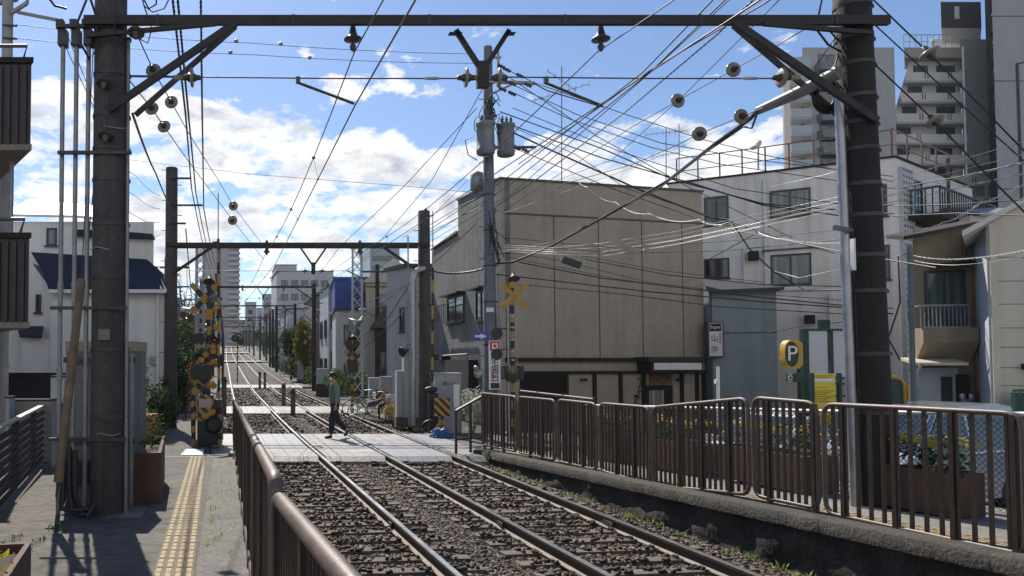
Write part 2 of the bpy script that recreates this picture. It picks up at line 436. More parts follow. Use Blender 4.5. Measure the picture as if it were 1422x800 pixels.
SLEEP = [5.4 + .43 * i for i in range(92)]
def make_stones():
    pos = []; size = []
    def scatter(y0, y1, n, s0, s1):
        y = rng.uniform(y0, y1, n); c = np.array([CS(v) for v in y])
        o = rng.uniform(-2.85, 3.2, n)
        oo = o - np.where(o > 0, 1.375, -1.375); ph = (y - 5.4 - oo * .115) / .43
        fr = np.abs(ph - np.round(ph)) * .43
        on = (fr < .10) & (np.abs(np.abs(o) - 1.375) < 1.1)
        rail = np.min(np.abs(np.abs(o)[:, None] - np.array([.69, 2.06])[None]), axis=1) < .085
        edge = np.array([fenceR(v) - .2 for v in y])
        edl = np.array([fenceL(v) + .2 for v in y])
        keep = (~rail) & (~on | (rng.random(n) < .10)) & ((y > 16) | ((c + o < edge) & (c + o > edl)))
        z = np.where(on, -.112, -.180 + rng.uniform(-.012, .022, n)) + np.array([Zt(v) for v in y])
        k = keep
        pos.append(np.stack([c + o, y, z], 1)[k]); size.append(rng.uniform(s0, s1, n)[k])
    scatter(5.2, 10.5, 62000, .011, .026)
    scatter(10.5, 15.35, 34000, .014, .029)
    scatter(20.3, 29, 20000, .026, .046)
    scatter(33, 54, 16000, .04, .07)
    p = np.concatenate(pos); s = np.concatenate(size); n = len(p)
    base = np.array([[-1, -1, -.8], [1, -1, -.7], [1, 1, -.8], [-1, 1, -.7], [-.7, -.8, .7], [.8, -.7, .6], [.7, .8, .8], [-.8, .7, .6]])
    v = base[None] + rng.uniform(-.42, .42, (n, 8, 3))
    v *= s[:, None, None] * np.array([1.15, .85, .8])[None, None]
    a = rng.uniform(0, 2 * np.pi, (n, 3)); 
    ca, sa = np.cos(a), np.sin(a)
    Rz = np.zeros((n, 3, 3)); Rz[:, 0, 0] = ca[:, 0]; Rz[:, 0, 1] = -sa[:, 0]; Rz[:, 1, 0] = sa[:, 0]; Rz[:, 1, 1] = ca[:, 0]; Rz[:, 2, 2] = 1
    tx = a[:, 1] * .16 - .5; cb, sb = np.cos(tx), np.sin(tx)
    Rx = np.zeros((n, 3, 3)); Rx[:, 0, 0] = 1; Rx[:, 1, 1] = cb; Rx[:, 1, 2] = -sb; Rx[:, 2, 1] = sb; Rx[:, 2, 2] = cb
    v = np.einsum('nij,nkj->nki', Rz @ Rx, v) + p[:, None]
    fc = np.array([[0, 3, 2, 1], [4, 5, 6, 7], [0, 1, 5, 4], [1, 2, 6, 5], [2, 3, 7, 6], [3, 0, 4, 7]])
    f = (fc[None] + (np.arange(n) * 8)[:, None, None]).reshape(-1)
    me = bpy.data.meshes.new('ballast_stones')
    me.vertices.add(n * 8); me.vertices.foreach_set('co', v.reshape(-1).astype(np.float32))
    me.loops.add(len(f)); me.loops.foreach_set('vertex_index', f.astype(np.int32))
    me.polygons.add(n * 6); me.polygons.foreach_set('loop_start', (np.arange(n * 6) * 4).astype(np.int32)); me.polygons.foreach_set('loop_total', np.full(n * 6, 4, dtype=np.int32))
    me.update(calc_edges=True); me.validate()
    me.materials.append(stone_material())
    o = bpy.data.objects.new('ballast_stones', me); COL.objects.link(o); o['kind'] = 'stuff'
    o['label'] = 'dark brown crushed stone ballast filling the track bed between the sleepers'; o['category'] = 'ballast'
make_stones()

# sleepers
M_SLEEP = mat('sleeper', (.145, .112, .088), .9, .4, 7, .5, 50, spots=.4)
def make_sleeper():
    t = thing('railway_sleeper', 'weathered brown sleeper half sunk in the ballast under the rails', 'sleeper', (0, 0, 0), 'sleepers under the rails')
    m = MB(); m.box(-1.16, 1.16, -.08, .08, -.28, -.128); m.build('sleeper_beam', M_SLEEP, t)
    for s in (-1, 1):
        m = MB(); m.box(s * .69 - .14, s * .69 + .14, -.07, .07, -.1279, -.124)
        for q in (-1, 1): m.box(s * .69 + q * .1 - .018, s * .69 + q * .1 + .018, -.03, .03, -.124, -.095)
        m.build('rail_fastening', M_STEEL, t)
    return t
slp = make_sleeper(); first = True
for i, y in enumerate(SLEEP):
    if 15.2 < y < 20.5 or 28.9 < y < 32.6: continue
    for s in (-1, 1):
        rz = math.atan((C(y - 1) - C(y + 1)) / 2)
        loc = (CS(y) + s * 1.375, y, Zt(y))
        if y < 22:
            if first: slp.location = loc; slp.rotation_euler = (0, 0, rz); first = False
            else: copy_tree(slp, None, loc, rz)
        else:
            c = slp.children[0]
            o = bpy.data.objects.new('railway_sleeper', c.data); COL.objects.link(o); o.location = loc; o.rotation_euler = (0, 0, rz)
            tag(o, slp['label'], 'sleeper', slp['group'])

# rails
M_RUST = mat('rail side', (.055, .040, .032), .7, .4, 5, .2, 50, metal=.3)
M_RAILT = mat('polished rail head', (.75, .74, .73), .27, .08, 3, metal=1.0)
M_RFOOT = mat('rail foot dusty', (.24, .19, .15), .8, .3, 5)
def build_rail(off, label):
    prof = [(-.064, -.14), (.064, -.14), (.064, -.129), (.012, -.112), (.009, -.048), (.034, -.036), (.034, -.006), (.026, 0), (-.026, 0), (-.034, -.006), (-.034, -.036), (-.009, -.048), (-.012, -.112), (-.064, -.129)]
    ys = [-10, -5, -1] + [1 + 1.5 * i for i in range(36)] + [58 + 6 * i for i in range(12)] + [140 + 12 * i for i in range(13)]
    t = thing('rail', label, 'rail', (CS(8) + off, 8, -.14))
    n = len(prof)
    m = MB(); vs = []
    for y in ys:
        for a, b in prof: vs.append((CS(y) + off * 1.004 + a, y, Zt(y) + b))
    top = MB()
    for i in range(len(ys) - 1):
        for j in range(n):
            q = (i * n + j, i * n + (j + 1) % n, (i + 1) * n + (j + 1) % n, (i + 1) * n + j)
            if j == 7: top.add([vs[k] for k in q], [(0, 1, 2, 3)])
            else:
                m.m = 1 if j in (2, 12, 1, 13) else 0
                m.add([vs[k] for k in q], [(0, 1, 2, 3)])
    m.build('rail_body', [M_RUST, M_RFOOT], t); top.build('running_surface', M_RAILT, t)
    # joint plates
    for yj in (9.6, 21.8):
        j = MB()
        for s in (-1, 1): j.box(CS(yj) + off + s * .022 - .008, CS(yj) + off + s * .022 + .008, yj - .22, yj + .22, -.105, -.05)
        j.build('joint_plate', M_RUST, t)
build_rail(-2.06, 'outer rail beside the brown tube fence, mostly hidden behind it')
build_rail(-.69, 'polished rail next to the fence side track, nearest the rounded fence end')
build_rail(.69, 'polished rail in the middle, inner rail of the track beyond the fence side one')
build_rail(2.06, 'outer rail running along the dark mossy platform wall')

# level crossing panels
CONCS = [M_CONCF, mat('crossing panel worn', (.25, .24, .225), .55, .4, 1.1, .5, 40, spots=.45, coords='World'), mat('crossing panel stained', (.33, .33, .34), .5, .4, 2.2, .4, 40, spots=.4, col2=(.22, .22, .26), coords='World')]
def crossing_panels(y0, y1, npc, label, grp, z=0, light=False, rows=True):
    cols = [(-2.98, -2.14), (-1.98, -.77), (-.61, .61), (.77, 1.98), (2.14, 2.95)]
    for ci, (a, b) in enumerate(cols):
        for k in range(npc):
            ya = y0 + (y1 - y0) * k / npc + .003; yb = y0 + (y1 - y0) * (k + 1) / npc - .003
            m = MB(); zt = Zt((ya + yb) / 2) - .006
            w = b - a; ns = 4 if w > 1 else 3
            for s in range(ns):
                xa, xb = a + w * s / ns + .004, a + w * (s + 1) / ns - .004
                c0, c1 = CS(ya), CS(yb)
                if k == 0:
                    vs = [(c0 + xa, ya, zt - .09), (c0 + xb, ya, zt - .09), (c0 + xb, ya + .16, zt), (c0 + xa, ya + .16, zt), (c1 + xb, yb, zt), (c1 + xa, yb, zt),
                          (c0 + xa, ya, zt - .15), (c0 + xb, ya, zt - .15), (c1 + xb, yb, zt - .15), (c1 + xa, yb, zt - .15)]
                    m.add(vs, [(0, 1, 2, 3), (3, 2, 4, 5), (6, 7, 1, 0), (6, 0, 3, 5, 9), (7, 8, 4, 2, 1), (9, 5, 4, 8)])
                else:
                    vs = [(c0 + xa, ya, zt), (c0 + xb, ya, zt), (c1 + xb, yb, zt), (c1 + xa, yb, zt)]; vs += [(p[0], p[1], zt - .15) for p in vs]
                    m.add(vs, [(0, 1, 2, 3), (0, 4, 5, 1), (1, 5, 6, 2), (2, 6, 7, 3), (3, 7, 4, 0)])
            m.m = 1
            m.add([(CS(ya) + a, ya, zt - .012), (CS(ya) + b, ya, zt - .012), (CS(yb) + b, yb, zt - .012), (CS(yb) + a, yb, zt - .012)], [(0, 1, 2, 3)]) if k else None
            o = m.build('crossing_slab', [random.choice(CONCS), M_BLK]); tag(o, label, 'crossing slab', grp)
            if k == 0 and y0 < 17:
                for q in (.2, .8):
                    xx = CS(ya) + a + w * q; lug = MB(); lug.box(xx - .05, xx + .05, ya - .07, ya - .002, zt - .13, zt - .07)
                    t2 = lug.build('steel_lug', M_STEEL); t2.parent = o; t2.location = t2.location - o.location
crossing_panels(15.4, 20.25, 2, 'pale concrete crossing panel at the crossing where the person walks', 'concrete panels of the crossing under the walking person')
crossing_panels(29.3, 32.2, 1, 'pale concrete crossing panel of the second crossing beyond the person', 'concrete panels of the second crossing')
crossing_panels(53, 56.5, 1, 'pale concrete crossing panel of the third crossing far along the track', 'concrete panels of the third crossing')
crossing_panels(112, 120, 1, 'pale concrete crossing panel of the fourth crossing on the distant slope', 'concrete panels of the fourth crossing')
crossing_panels(165, 180, 1, 'pale concrete crossing panel of the farthest crossing on the slope', 'concrete panels of the farthest crossing')
crossing_panels(235, 250, 1, 'pale concrete crossing panel at the top of the distant slope', 'concrete panels at the top of the slope')

# roads that meet the crossings
rd = ribbon('crossing_road', 15.7, 20.6, lambda y: CS(y) + 2.97, lambda y: 7.0, lambda y: -.02, mat('worn dark road', (.12, .115, .11), .9, .35, 1.4, .5, 60, spots=.35, coords='World'), thick=.5); struct(rd)
m = MB(); m.add([(7.0, 15.7, -.02), (9.5, 15.7, STREET + .004), (9.5, 20.6, STREET + .004), (7.0, 20.6, -.02)], [(0, 1, 2, 3)]); struct(m.build('road_ramp', M_ASPH, origin=(0, 0, 0)))
for (a, b) in ((29.3, 32.2), (53, 56.5), (112, 120)):
    struct(ribbon('crossing_road', a, b, lambda y: CS(y) + 2.97, lambda y: CS(y) + 9, lambda y: Zt(y) - .02, M_ASPH))
    struct(ribbon('crossing_road', a, b, lambda y: CS(y) - 9, lambda y: CS(y) - 3.0, lambda y: Zt(y) - .02, M_ASPH))
# left footpath: ramp down to the crossing
struct(ribbon('footpath', -6, 15.25, lambda y: wallL(y) - .05, lambda y: fenceL(y) + .16, zL, M_ASPH, thick=1, zb=-.5, step=.8))
struct(ribbon('street', 15.25, 27, lambda y: -9.5, lambda y: CS(y) - 2.99, lambda y: .02 if y < 21 else -.01, M_ASPH, thick=1, zb=-.5, step=1))
struct(ribbon('yard', -6, 15.25, lambda y: -13.0, lambda y: wallL(y) - .06, lambda y: .0, M_DIRT, thick=1, zb=-.5, step=2))
m = MB(); m.add([(-2.15, 8.0, zL(8) + .004), (-1.72, 8.05, zL(8) + .004), (-1.80, 8.75, zL(8.7) + .004), (-2.05, 8.8, zL(8.7) + .004)], [(0, 1, 2, 3)]); struct(m.build('paving_patch', mat('pale patch', (.22, .20, .18), .9, .3, 4, .5, 30, spots=.4)))
struct(ribbon('paving_joint', 14.6, 14.72, lambda y: wallL(y), lambda y: fenceL(y), lambda y: zL(y) + .004, mat('pale joint', (.25, .24, .22), .9), step=.12))
# mossy strip of concrete along the fence foot
struct(ribbon('path_edging', 3, 15.2, lambda y: fenceL(y) - .42 , lambda y: fenceL(y) + .17, lambda y: zL(y) + .004, mat('edging', (.15, .14, .125), .9, .35, 3, .5, 40, spots=.4, coords='World')))
# right platform with its dark wall and coping
struct(ribbon('platform_path', -6, 16.4, lambda y: fenceR(y) - .12, lambda y: 7.65, lambda y: zR(y), mat('platform asphalt', (.20, .19, .175), .9, .2, 1.5, .5, 80, spots=.25, coords='World'), thick=1, zb=-.55, step=.8))
def rough_wall():
    rows = []; n = 150; zs = 9; m = MB(); vs = []; fs = []
    for i in range(n + 1):
        y = -5 + 21.2 * i / n
        for k in range(zs):
            t = k / (zs - 1); z = -.25 + (zR(y) - .012 + .25) * t
            x = fenceR(y) - .20 + .055 * (t - .5) + .08 * noise.noise(Vector((y * 2.2, z * 4, 3))) + .02 * noise.noise(Vector((y * 9, z * 15, 1)))
            vs.append((x, y, z)); m.smooth = True
    for i in range(n):
        for k in range(zs - 1): fs.append((i * zs + k, i * zs + k + 1, (i + 1) * zs + k + 1, (i + 1) * zs + k))
    m.add(vs, fs); o = m.build('platform_wall', M_WALLD, origin=(0, 0, 0))
    tag(o, 'dark damp concrete retaining wall along the outer rail under the railing', 'retaining wall')
    m = MB(); m.smooth = True; vs = []; fs = []
    for i in range(n + 1):
        y = -5 + 21.2 * i / n; x = fenceR(y); z = zR(y)
        j = .045 * noise.noise(Vector((y * 6, 1, 3))); j2 = .02 * noise.noise(Vector((y * 5, 7, 3)))
        vs += [(x - .25 + j, y, z - .09), (x - .25 + j, y, z + .03 + j2), (x - .21 + j, y, z + .05 + j2), (x + .10, y, z + .055), (x + .10, y, z + .002)]
    for i in range(n):
        for k in range(4): fs.append((i * 5 + k, i * 5 + k + 1, (i + 1) * 5 + k + 1, (i + 1) * 5 + k))
    m.add(vs, fs); o = m.build('platform_coping', M_COPING, origin=(0, 0, 0))
    tag(o, 'worn mossy concrete coping on top of the dark platform wall', 'coping')
rough_wall()

# tactile paving
M_TACT = mat('tactile yellow', (.35, .275, .165), .8, .22, 5, .3, 60, spots=.3)
M_TACTD = mat('tactile base', (.19, .145, .092), .9, .25, 5, .3, 60, spots=.4)
def tactile(name, y0, y1, fx, fz, w, label):
    t = thing(name, label, 'tactile paving', (fx((y0 + y1) / 2), (y0 + y1) / 2, fz((y0 + y1) / 2)))
    y = y0; base = MB(); bars = MB()
    while y < y1 - .1:
        ya, yb = y + .004, min(y + .3, y1) - .004
        xa, xb = fx(ya), fx(yb); za, zb = fz(ya) + .006, fz(yb) + .006
        base.add([(xa - w / 2, ya, za), (xa + w / 2, ya, za), (xb + w / 2, yb, zb), (xb - w / 2, yb, zb)], [(0, 1, 2, 3)])
        for k in range(4):
            c = -w / 2 + w * (k + .5) / 4
            for (p, q) in ((.05, .48), (.54, .96)):
                y_a, y_b = ya + (yb - ya) * p, ya + (yb - ya) * q
                a = Vector((fx(y_a) + c, y_a, fz(y_a) + .009)); b = Vector((fx(y_b) + c, y_b, fz(y_b) + .009))
                bars.bar(a, b, w * .13, .008)
        y += .3
    base.build('tile', M_TACTD, t); bars.build('raised_bars', M_TACT, t)
tactile('tactile_paving', 3.2, 14.55, lambda y: -.975 - .118 * (y - 5.7), zL, .31, 'yellow tactile guide strip down the sunlit path beside the fence')
tactile('tactile_paving', 4.2, 15.8, lambda y: fenceR(y) + .47, zR, .30, 'yellow tactile guide strip behind the brown railing panels')
mm = MB(); mm.add([(-2.42, 14.9, zL(14.9) + .01), (-1.98, 14.9, zL(14.9) + .01), (-2.12, 16.3, .055), (-2.52, 16.3, .055)], [(0, 1, 2, 3)])
mm.m = 0; o = mm.build('ground_plate', mat('pale plate', (.42, .45, .50), .5, .2, 4)); tag(o, 'pale grey plate on the ground in front of the striped signal box', 'plate')
# ------------------------------------------------------------ overhead line: portals
def disc(m, c, ax, s=1.0):
    """a cup-and-disc insulator along ax"""
    m0 = m.m; c = Vector(c); a = Vector(ax).normalized()
    m.lathe(c, a, [(-.012 * s, .035 * s), (-.006 * s, .088 * s), (.006 * s, .095 * s), (.016 * s, .088 * s), (.020 * s, .035 * s)], 20)
    m.m = 1; m.lathe(c, a, [(-.09 * s, .012 * s), (-.08 * s, .026 * s), (-.045 * s, .03 * s), (-.03 * s, .042 * s), (.03 * s, .042 * s), (.05 * s, .028 * s), (.085 * s, .024 * s), (.095 * s, .01 * s)], 12)
    m.m = m0
def bell(m, c, s=1.0):
    m.lathe(c, (0, 0, -1), [(0, .035 * s), (.05 * s, .045 * s), (.12 * s, .065 * s), (.155 * s, .085 * s), (.17 * s, .125 * s), (.19 * s, .125 * s), (.2 * s, .07 * s), (.225 * s, .03 * s), (.25 * s, .025 * s), (.27 * s, .045 * s), (.32 * s, .04 * s), (.35 * s, .015 * s)], 16)
def pole_parts(t, x, y, z0, z1, r0, r1, material, bands=(), bolts=True, lean=0):
    xb = x
    m = MB(); m.tube([(x + lean, y, z0 - .3), (x + lean, y, z0), (x - lean, y, z1), (x - lean, y, z1 + .02)], [r0, r0, r1, r1 * .9], 24); m.build('pole', material, t)
    for zb in bands:
        f = (zb - z0) / (z1 - z0); r = r0 + (r1 - r0) * f; x = xb + lean * (1 - 2 * f)
        b = MB(); b.tube([(x, y, zb - .022), (x, y, zb + .022)], r + .008, 24)
        b.box(x + r, x + r + .05, y - .03, y + .03, zb - .02, zb + .02)
        b.build('steel_band', M_STEEL, t)
    if bolts:
        b = MB(); zz = z0 + 2.2; k = 0
        while zz < z1:
            s = 1 if k % 2 else -1
            f = (zz - z0) / (z1 - z0); r = r0 + (r1 - r0) * f
            b.bar((x + s * r, y, zz), (x + s * (r + .13), y, zz), .018); zz += .45; k += 1
        b.build('step_bolts', M_STEEL, t)

# portal over the near end of the platforms
YP = 8.4
t = thing('catenary_portal', 'nearest overhead line portal on two thick concrete poles spanning the whole view', 'catenary portal', (-2.18, YP, .26))
PXL, PXR = -2.18, 6.31
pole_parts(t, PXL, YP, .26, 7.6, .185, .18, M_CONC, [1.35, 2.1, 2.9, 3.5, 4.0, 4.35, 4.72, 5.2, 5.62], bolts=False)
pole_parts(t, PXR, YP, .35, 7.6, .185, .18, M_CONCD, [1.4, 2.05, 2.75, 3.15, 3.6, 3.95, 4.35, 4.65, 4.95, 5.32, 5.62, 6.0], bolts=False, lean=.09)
zb = P(600, 29, YP - .22).z
m = MB()
m.box(-2.42, 6.5, YP - .25, YP - .19, zb - .045, zb + .055)
m.box(-2.42, 6.5, YP - .19, YP - .10, zb + .035, zb + .05)
m.build('beam', M_STEELB, t)
for q in range(6):
    m = MB(); xx = -1.6 + q * 1.5; m.box(xx - .012, xx + .012, YP - .258, YP - .2505, zb - .05, zb + .06); m.build('beam_strap', M_STEEL, t)
for (a, b) in (((120, 50), (300, 33)), ((1212, 46), (1060, 33))):
    m = MB(); m.bar(P(a[0], a[1], YP - .27), P(b[0], b[1], YP - .27), .04, .045); m.build('beam_strut', M_STEELB, t)
for (a, b, c) in (((327, 32), (152, 152), (188, 160)), ((1018, 30), (1218, 168), (1178, 172))):
    m = MB(); m.bar(P(a[0], a[1], YP - .24), P(b[0], b[1], YP - .24), .05, .075)
    m.build('brace', M_STEELB, t)
    m = MB(); m.bar(P(a[0], a[1] + 5, YP + .22), P(c[0], c[1] , YP + .22), .04, .055); m.build('brace', M_STEEL, t)
# V hanger in the middle
m = MB(); m.box(P(623, 40, YP).x, P(641, 40, YP).x, YP - .05, YP + .05, P(0, 47, YP).z, zb - .05); m.box(P(701, 40, YP).x, P(715, 40, YP).x, YP - .05, YP + .05, P(0, 47, YP).z, zb - .05)
m.bar(P(633, 42, YP), P(667, 95, YP), .045, .055); m.bar(P(707, 42, YP), P(673, 95, YP), .045, .055)
m.box(P(662, 90, YP).x, P(678, 90, YP).x, YP - .04, YP + .04, P(0, 122, YP).z, P(0, 86, YP).z)
m.build('v_hanger', M_STEELB, t)
zs = P(0, 108, YP).z
for px, d in ((648, -1), (692, 1), (266, 1), (1086, -1)):
    m = MB(); disc(m, P(px, 108, YP), (d, 0, 0), 1.15); m.bar(P(px, 108, YP), P(px, 108, YP) - Vector((d * .2, 0, 0)), .045); m.build('insulator', [M_INS, M_INSB], t)
m = MB()
for a, b in ((272, 642), (700, 1080)):
    m.tube([P(a, 107, YP), P((a + b) / 2, 109, YP), P(b, 109, YP)], .0085, 6)
m.build('span_wire', M_WIREC, t)
for px in (600, 1042):
    m = MB(); m.tube([P(px - 12, 109, YP), P(px - 6, 109, YP), P(px + 6, 109, YP), P(px + 12, 109, YP)], [.01, .018, .018, .01], 8); m.build('turnbuckle', M_GALV, t)
m = MB(); m.bar(P(130, 105, YP), P(262, 107, YP), .02); m.build('span_anchor', M_STEEL, t)
for (a, b) in (((414, 113), (492, 144)), ((757, 113), (836, 147))):
    m = MB(); m.tube([P(a[0], a[1] + 2, YP), P(b[0], b[1], YP)], .017, 8); m.box(P(a[0] - 3, 0, YP).x, P(a[0] + 3, 0, YP).x, YP - .02, YP + .02, P(0, a[1] + 3, YP).z, P(0, a[1] - 6, YP).z)
    m.build('steady_arm', M_INSB, t)
for px in (490, 834):
    m = MB(); bell(m, P(px, 37, YP), .82); m.build('bell_insulator', M_INSB, t)
for (px, py) in ((145, 115), (147, 188), (189, 45)):
    m = MB(); disc(m, P(px, py, YP - .26), (0, -.4, -1), 1.0); m.build('insulator', [M_INSB, M_INSB], t)
# pipe carrying the black cable from the right pole
m = MB(); a, b, c = P(1165, 100, YP - .1), P(1110, 128, YP + .3), P(1052, 154, YP + .7)
m.tube([a, b, c], [.075, .07, .05], 14); m.build('cable_duct', M_GALVD, t)
m = MB()
for k in range(5):
    pts = []
    for i in range(15):
        an = i / 14 * 2 * math.pi
        pts.append(P(1148 + (12 + 2 * k) * math.cos(an), 128 + 22 * math.sin(an) + k * 2, YP + .15 + .03 * k))
    m.tube(pts, .012, 6)
m.build('cable_coil', M_WIRE, t)
m = MB(); m.tube([P(1141, 0, YP), P(1133, 40, YP), P(1150, 62, YP - .1), P(1168, 72, YP)], .012, 6); m.tube([P(1150, 40, YP), P(1168, 62, YP), P(1160, 90, YP), P(1148, 105, YP)], .010, 6)
m.tube([P(1150, 128, YP), P(1130, 95, YP + .1), P(1165, 45, YP)], .007, 6)
m.build('jumper_cable', M_WIRE, t)
m = MB()
m.tube([P(198, 0, YP), P(200, 8, YP), P(212, 17, YP), P(228, 12, YP), P(234, 0, YP)], .008, 6); m.tube([P(200, 8, YP), P(211, 40, YP), P(205, 60, YP), P(190, 52, YP)], .008, 6)
m.tube([P(200, 0, YP), P(207, 12, YP), P(217, 6, YP), P(217, -6, YP)], .010, 6)
m.build('jumper_cable', M_WIRE, t)
# pipe riser on the side of both poles
m = MB(); m.tube([(PXR - .165, YP - .02, .3), (PXR - .235, YP - .02, 4.9), (PXR - .24, YP - .02, 5.0)], .05, 12); m.build('riser_pipe', M_GALV, t)
m = MB(); m.tube([(PXL + .215, YP - .02, .25), (PXL + .205, YP - .02, 5.6)], .022, 10); m.build('riser_pipe', M_GALVD, t)
m = MB(); m.tube([P(1186, 321, YP), P(1160, 316, YP - .35)], .03, 8); m.build('bracket_lamp', M_GALVD, t)
m = MB(); m.box(PXR - .245, PXR - .225, YP - .2, YP - .14, P(0, 378, YP).z, P(0, 335, YP).z); m.build('marker_strip', M_WHITE, t)
m = MB(); m.box(PXL - .06, PXL + .07, YP - .2, YP - .188, 2.2, 2.32); m.build('number_plate', mat('aged plate', (.17, .16, .145), .6, .2), t)
for (xc, zc, hh) in ((PXL + .02, 1.15, .03), (PXL - .04, 3.2, .03), (PXL + .05, 4.55, .02)):
    m = MB(); m.tube([(xc - .13, YP - .13, zc), (xc - .06, YP - .188, zc + hh), (xc + .08, YP - .18, zc), (xc + .15, YP - .1, zc + .02)], .006, 5); m.build('cable_clip', M_GALV, t)

# three conduits and their ties beside the left pole
for px, lab in ((84, 'grey cable conduit farthest from the thick pole, one of three upright pipes'), (103, 'middle grey cable conduit of the three upright pipes beside the thick pole'), (120, 'grey cable conduit closest to the thick pole of the three upright pipes')):
    tt = thing('cable_conduit', lab, 'conduit', (P(px, 400, 8.3).x, 8.3, .2), 'upright conduits beside the thick pole')
    x = P(px, 400, 8.3).x
    m = MB(); m.tube([(x, 8.3, .1), (x, 8.3, 5.65)], .026, 12); m.build('pipe', M_GALVD, tt)
    m = MB(); m.box(x - .045, x + .045, 8.24, 8.36, 5.5, 5.68); m.box(x - .06, x + .02, 8.22, 8.30, 5.68, 5.78); m.build('cable_head', M_STEEL, tt)
    for zc in (1.75, 2.7):
        m = MB(); m.tube([(x, 8.3, zc), (x, 8.3, zc + .14)], .034, 12); m.build('coupling', M_GALVD, tt)
tt = thing('conduit_brackets', 'steel cross bars tying the three conduits to the thick pole', 'bracket', (-2.4, 8.3, .9), None)
for py, xa, xb in ((38, 82, 160), (213, 84, 185), (428, 76, 180), (610, 76, 180)):
    m = MB(); z = P(0, py, 8.25).z; m.box(P(xa, 0, 8.25).x, P(xb, 0, 8.25).x, 8.20, 8.245, z - .018, z + .018); m.build('cross_bar', M_STEEL, tt)
m = MB()
m.tube([P(120, 0, 8.2), P(108, 30, 8.2), P(112, 60, 8.2), P(124, 82, 8.2), P(134, 70, 8.2), P(136, 30, 8.2), P(126, 0, 8.2)], .014, 6)
m.tube([P(66, -5, 8.2), P(76, 8, 8.2), P(92, 12, 8.2)], .014, 6)
o = m.build('cable_loop', M_WIRE); tag(o, 'drooping black cable loop at the top of the conduits', 'cable')
for k, (a, b, c) in enumerate((((88, 690), (85, 706), (128, 706)), ((104, 685), (112, 715), (132, 700)), ((96, 680), (100, 712), (126, 712)))):
    m = MB(); m.tube([P(a[0], a[1] - 60, 8.1), P(a[0], a[1], 8.05), P(b[0], b[1], 8.0), P((b[0] + c[0]) / 2, b[1] + 3, 8.0), P(c[0], c[1], 8.05)], .03, 10)
    tag(m.build('ground_cable', M_WIRE), ['thick black cable bending into the ground at the foot of the conduits', 'thick black cable hugging the base of the thick pole', 'thick black cable between the other two at the pole foot'][k], 'cable')
# tilted brown guy guard
tg = thing('guy_wire', 'tilted guy wire in a tan brown plastic guard leaning in front of the conduits', 'guy wire', G(78, 695, .22))
a = P(113, 391, 8.0); b = P(81, 670, 7.6)
m = MB(); m.tube([a + (a - b).normalized() * .03, a, b], [.03, .044, .048], 14); m.build('guard_tube', mat('tan guard', (.17, .112, .06), .6, .35, 6, .1, 40, spots=.3), tg)
m = MB(); m.tube([a, P(133, 0, 9)], .006, 6); m.tube([b, P(78, 690, 7.5)], .012, 6); m.build('stay_wire', M_STEEL, tg)

# second portal
def portal(name_label, Y, xl, xr, zbeam, z0, topl, topr, r=.17, material=M_CONC, detail=True, spec=None):
    t = thing('catenary_portal', name_label, 'catenary portal', (xl, Y, z0), 'overhead line portals along the track')
    for x, tp in ((xl, topl), (xr, topr)):
        pole_parts(t, x, Y, z0, tp, r * 1.08, r, material, [z0 + 1.6, z0 + 2.6, z0 + 3.6, z0 + 4.5] if detail else [], bolts=detail)
    m = MB(); m.box(xl - .1, xr + .1, Y - .26, Y - .21, zbeam - .05, zbeam + .05); m.box(xl - .1, xr + .1, Y + .21, Y + .26, zbeam - .05, zbeam + .05); m.build('beam', M_STEELB, t)
    for x, s in ((xl, 1), (xr, -1)):
        m = MB(); m.bar((x + s * 1.35, Y - .22, zbeam), (x + s * .1, Y - .22, zbeam - .85), .06, .08); m.build('brace', M_STEELB, t)
    xm = CS(Y) + .05 * 0; w = .42
    m = MB(); m.bar((xm - w, Y, zbeam), (xm, Y, zbeam - .62), .05); m.bar((xm + w, Y, zbeam), (xm, Y, zbeam - .62), .05); m.box(xm - .06, xm + .06, Y - .03, Y + .03, zbeam - .85, zbeam - .5); m.build('v_hanger', M_STEELB, t)
    for s in (-1, 1):
        m = MB(); disc(m, (xm + s * .25, Y, zbeam - .75), (s, 0, 0), .9); m.build('insulator', [M_INSB, M_INSB], t)
        m = MB(); m.lathe((xm + s * 1.375, Y, zbeam + .16), (0, 0, -1), [(0, .02), (.05, .05), (.1, .02), (.2, .02), (.3, .06), (.36, .1), (.4, .03), (.45, .02)], 10); m.build('insulator', [M_INSB, M_INSB], t)
    m = MB(); m.tube([(xl, Y, zbeam - .75), (xr, Y, zbeam - .75)], .008, 5); m.build('span_wire', M_WIRE, t)
    for s in (-1, 1):
        m = MB(); m.tube([(xm + s * 1.0 , Y, zbeam - .75), (xm + s * 1.375 + .1, Y, zbeam - .98)], .018, 6); m.build('steady_arm', M_INSB, t)
    return t
Y2 = 22.0
p2 = portal('second overhead line portal just beyond the first crossing, with round concrete poles', Y2, P(240, 0, Y2).x, P(587, 0, Y2).x, P(400, 341, Y2).z, 0, P(240, 234, Y2).z, P(587, 294, Y2).z, .175)
m = MB()
for py, xe in ((250, 267), (287, 284), (312, 261)):
    z = P(0, py, Y2).z; m.bar((P(240, 0, Y2).x, Y2 - .2, z), (P(xe, 0, Y2).x, Y2 - .2, z), .05)
m.build('cross_arm', M_STEELB, p2)
m = MB(); m.tube([(P(571, 0, Y2 - .3).x, Y2 - .3, .1), (P(571, 0, Y2 - .3).x, Y2 - .3, P(0, 392, Y2).z), (P(576, 0, Y2 - .3).x, Y2 - .3, P(0, 378, Y2).z), (P(586, 0, Y2).x, Y2 - .28, P(0, 374, Y2).z)], .085, 12); m.build('riser_pipe', M_GALV, p2)
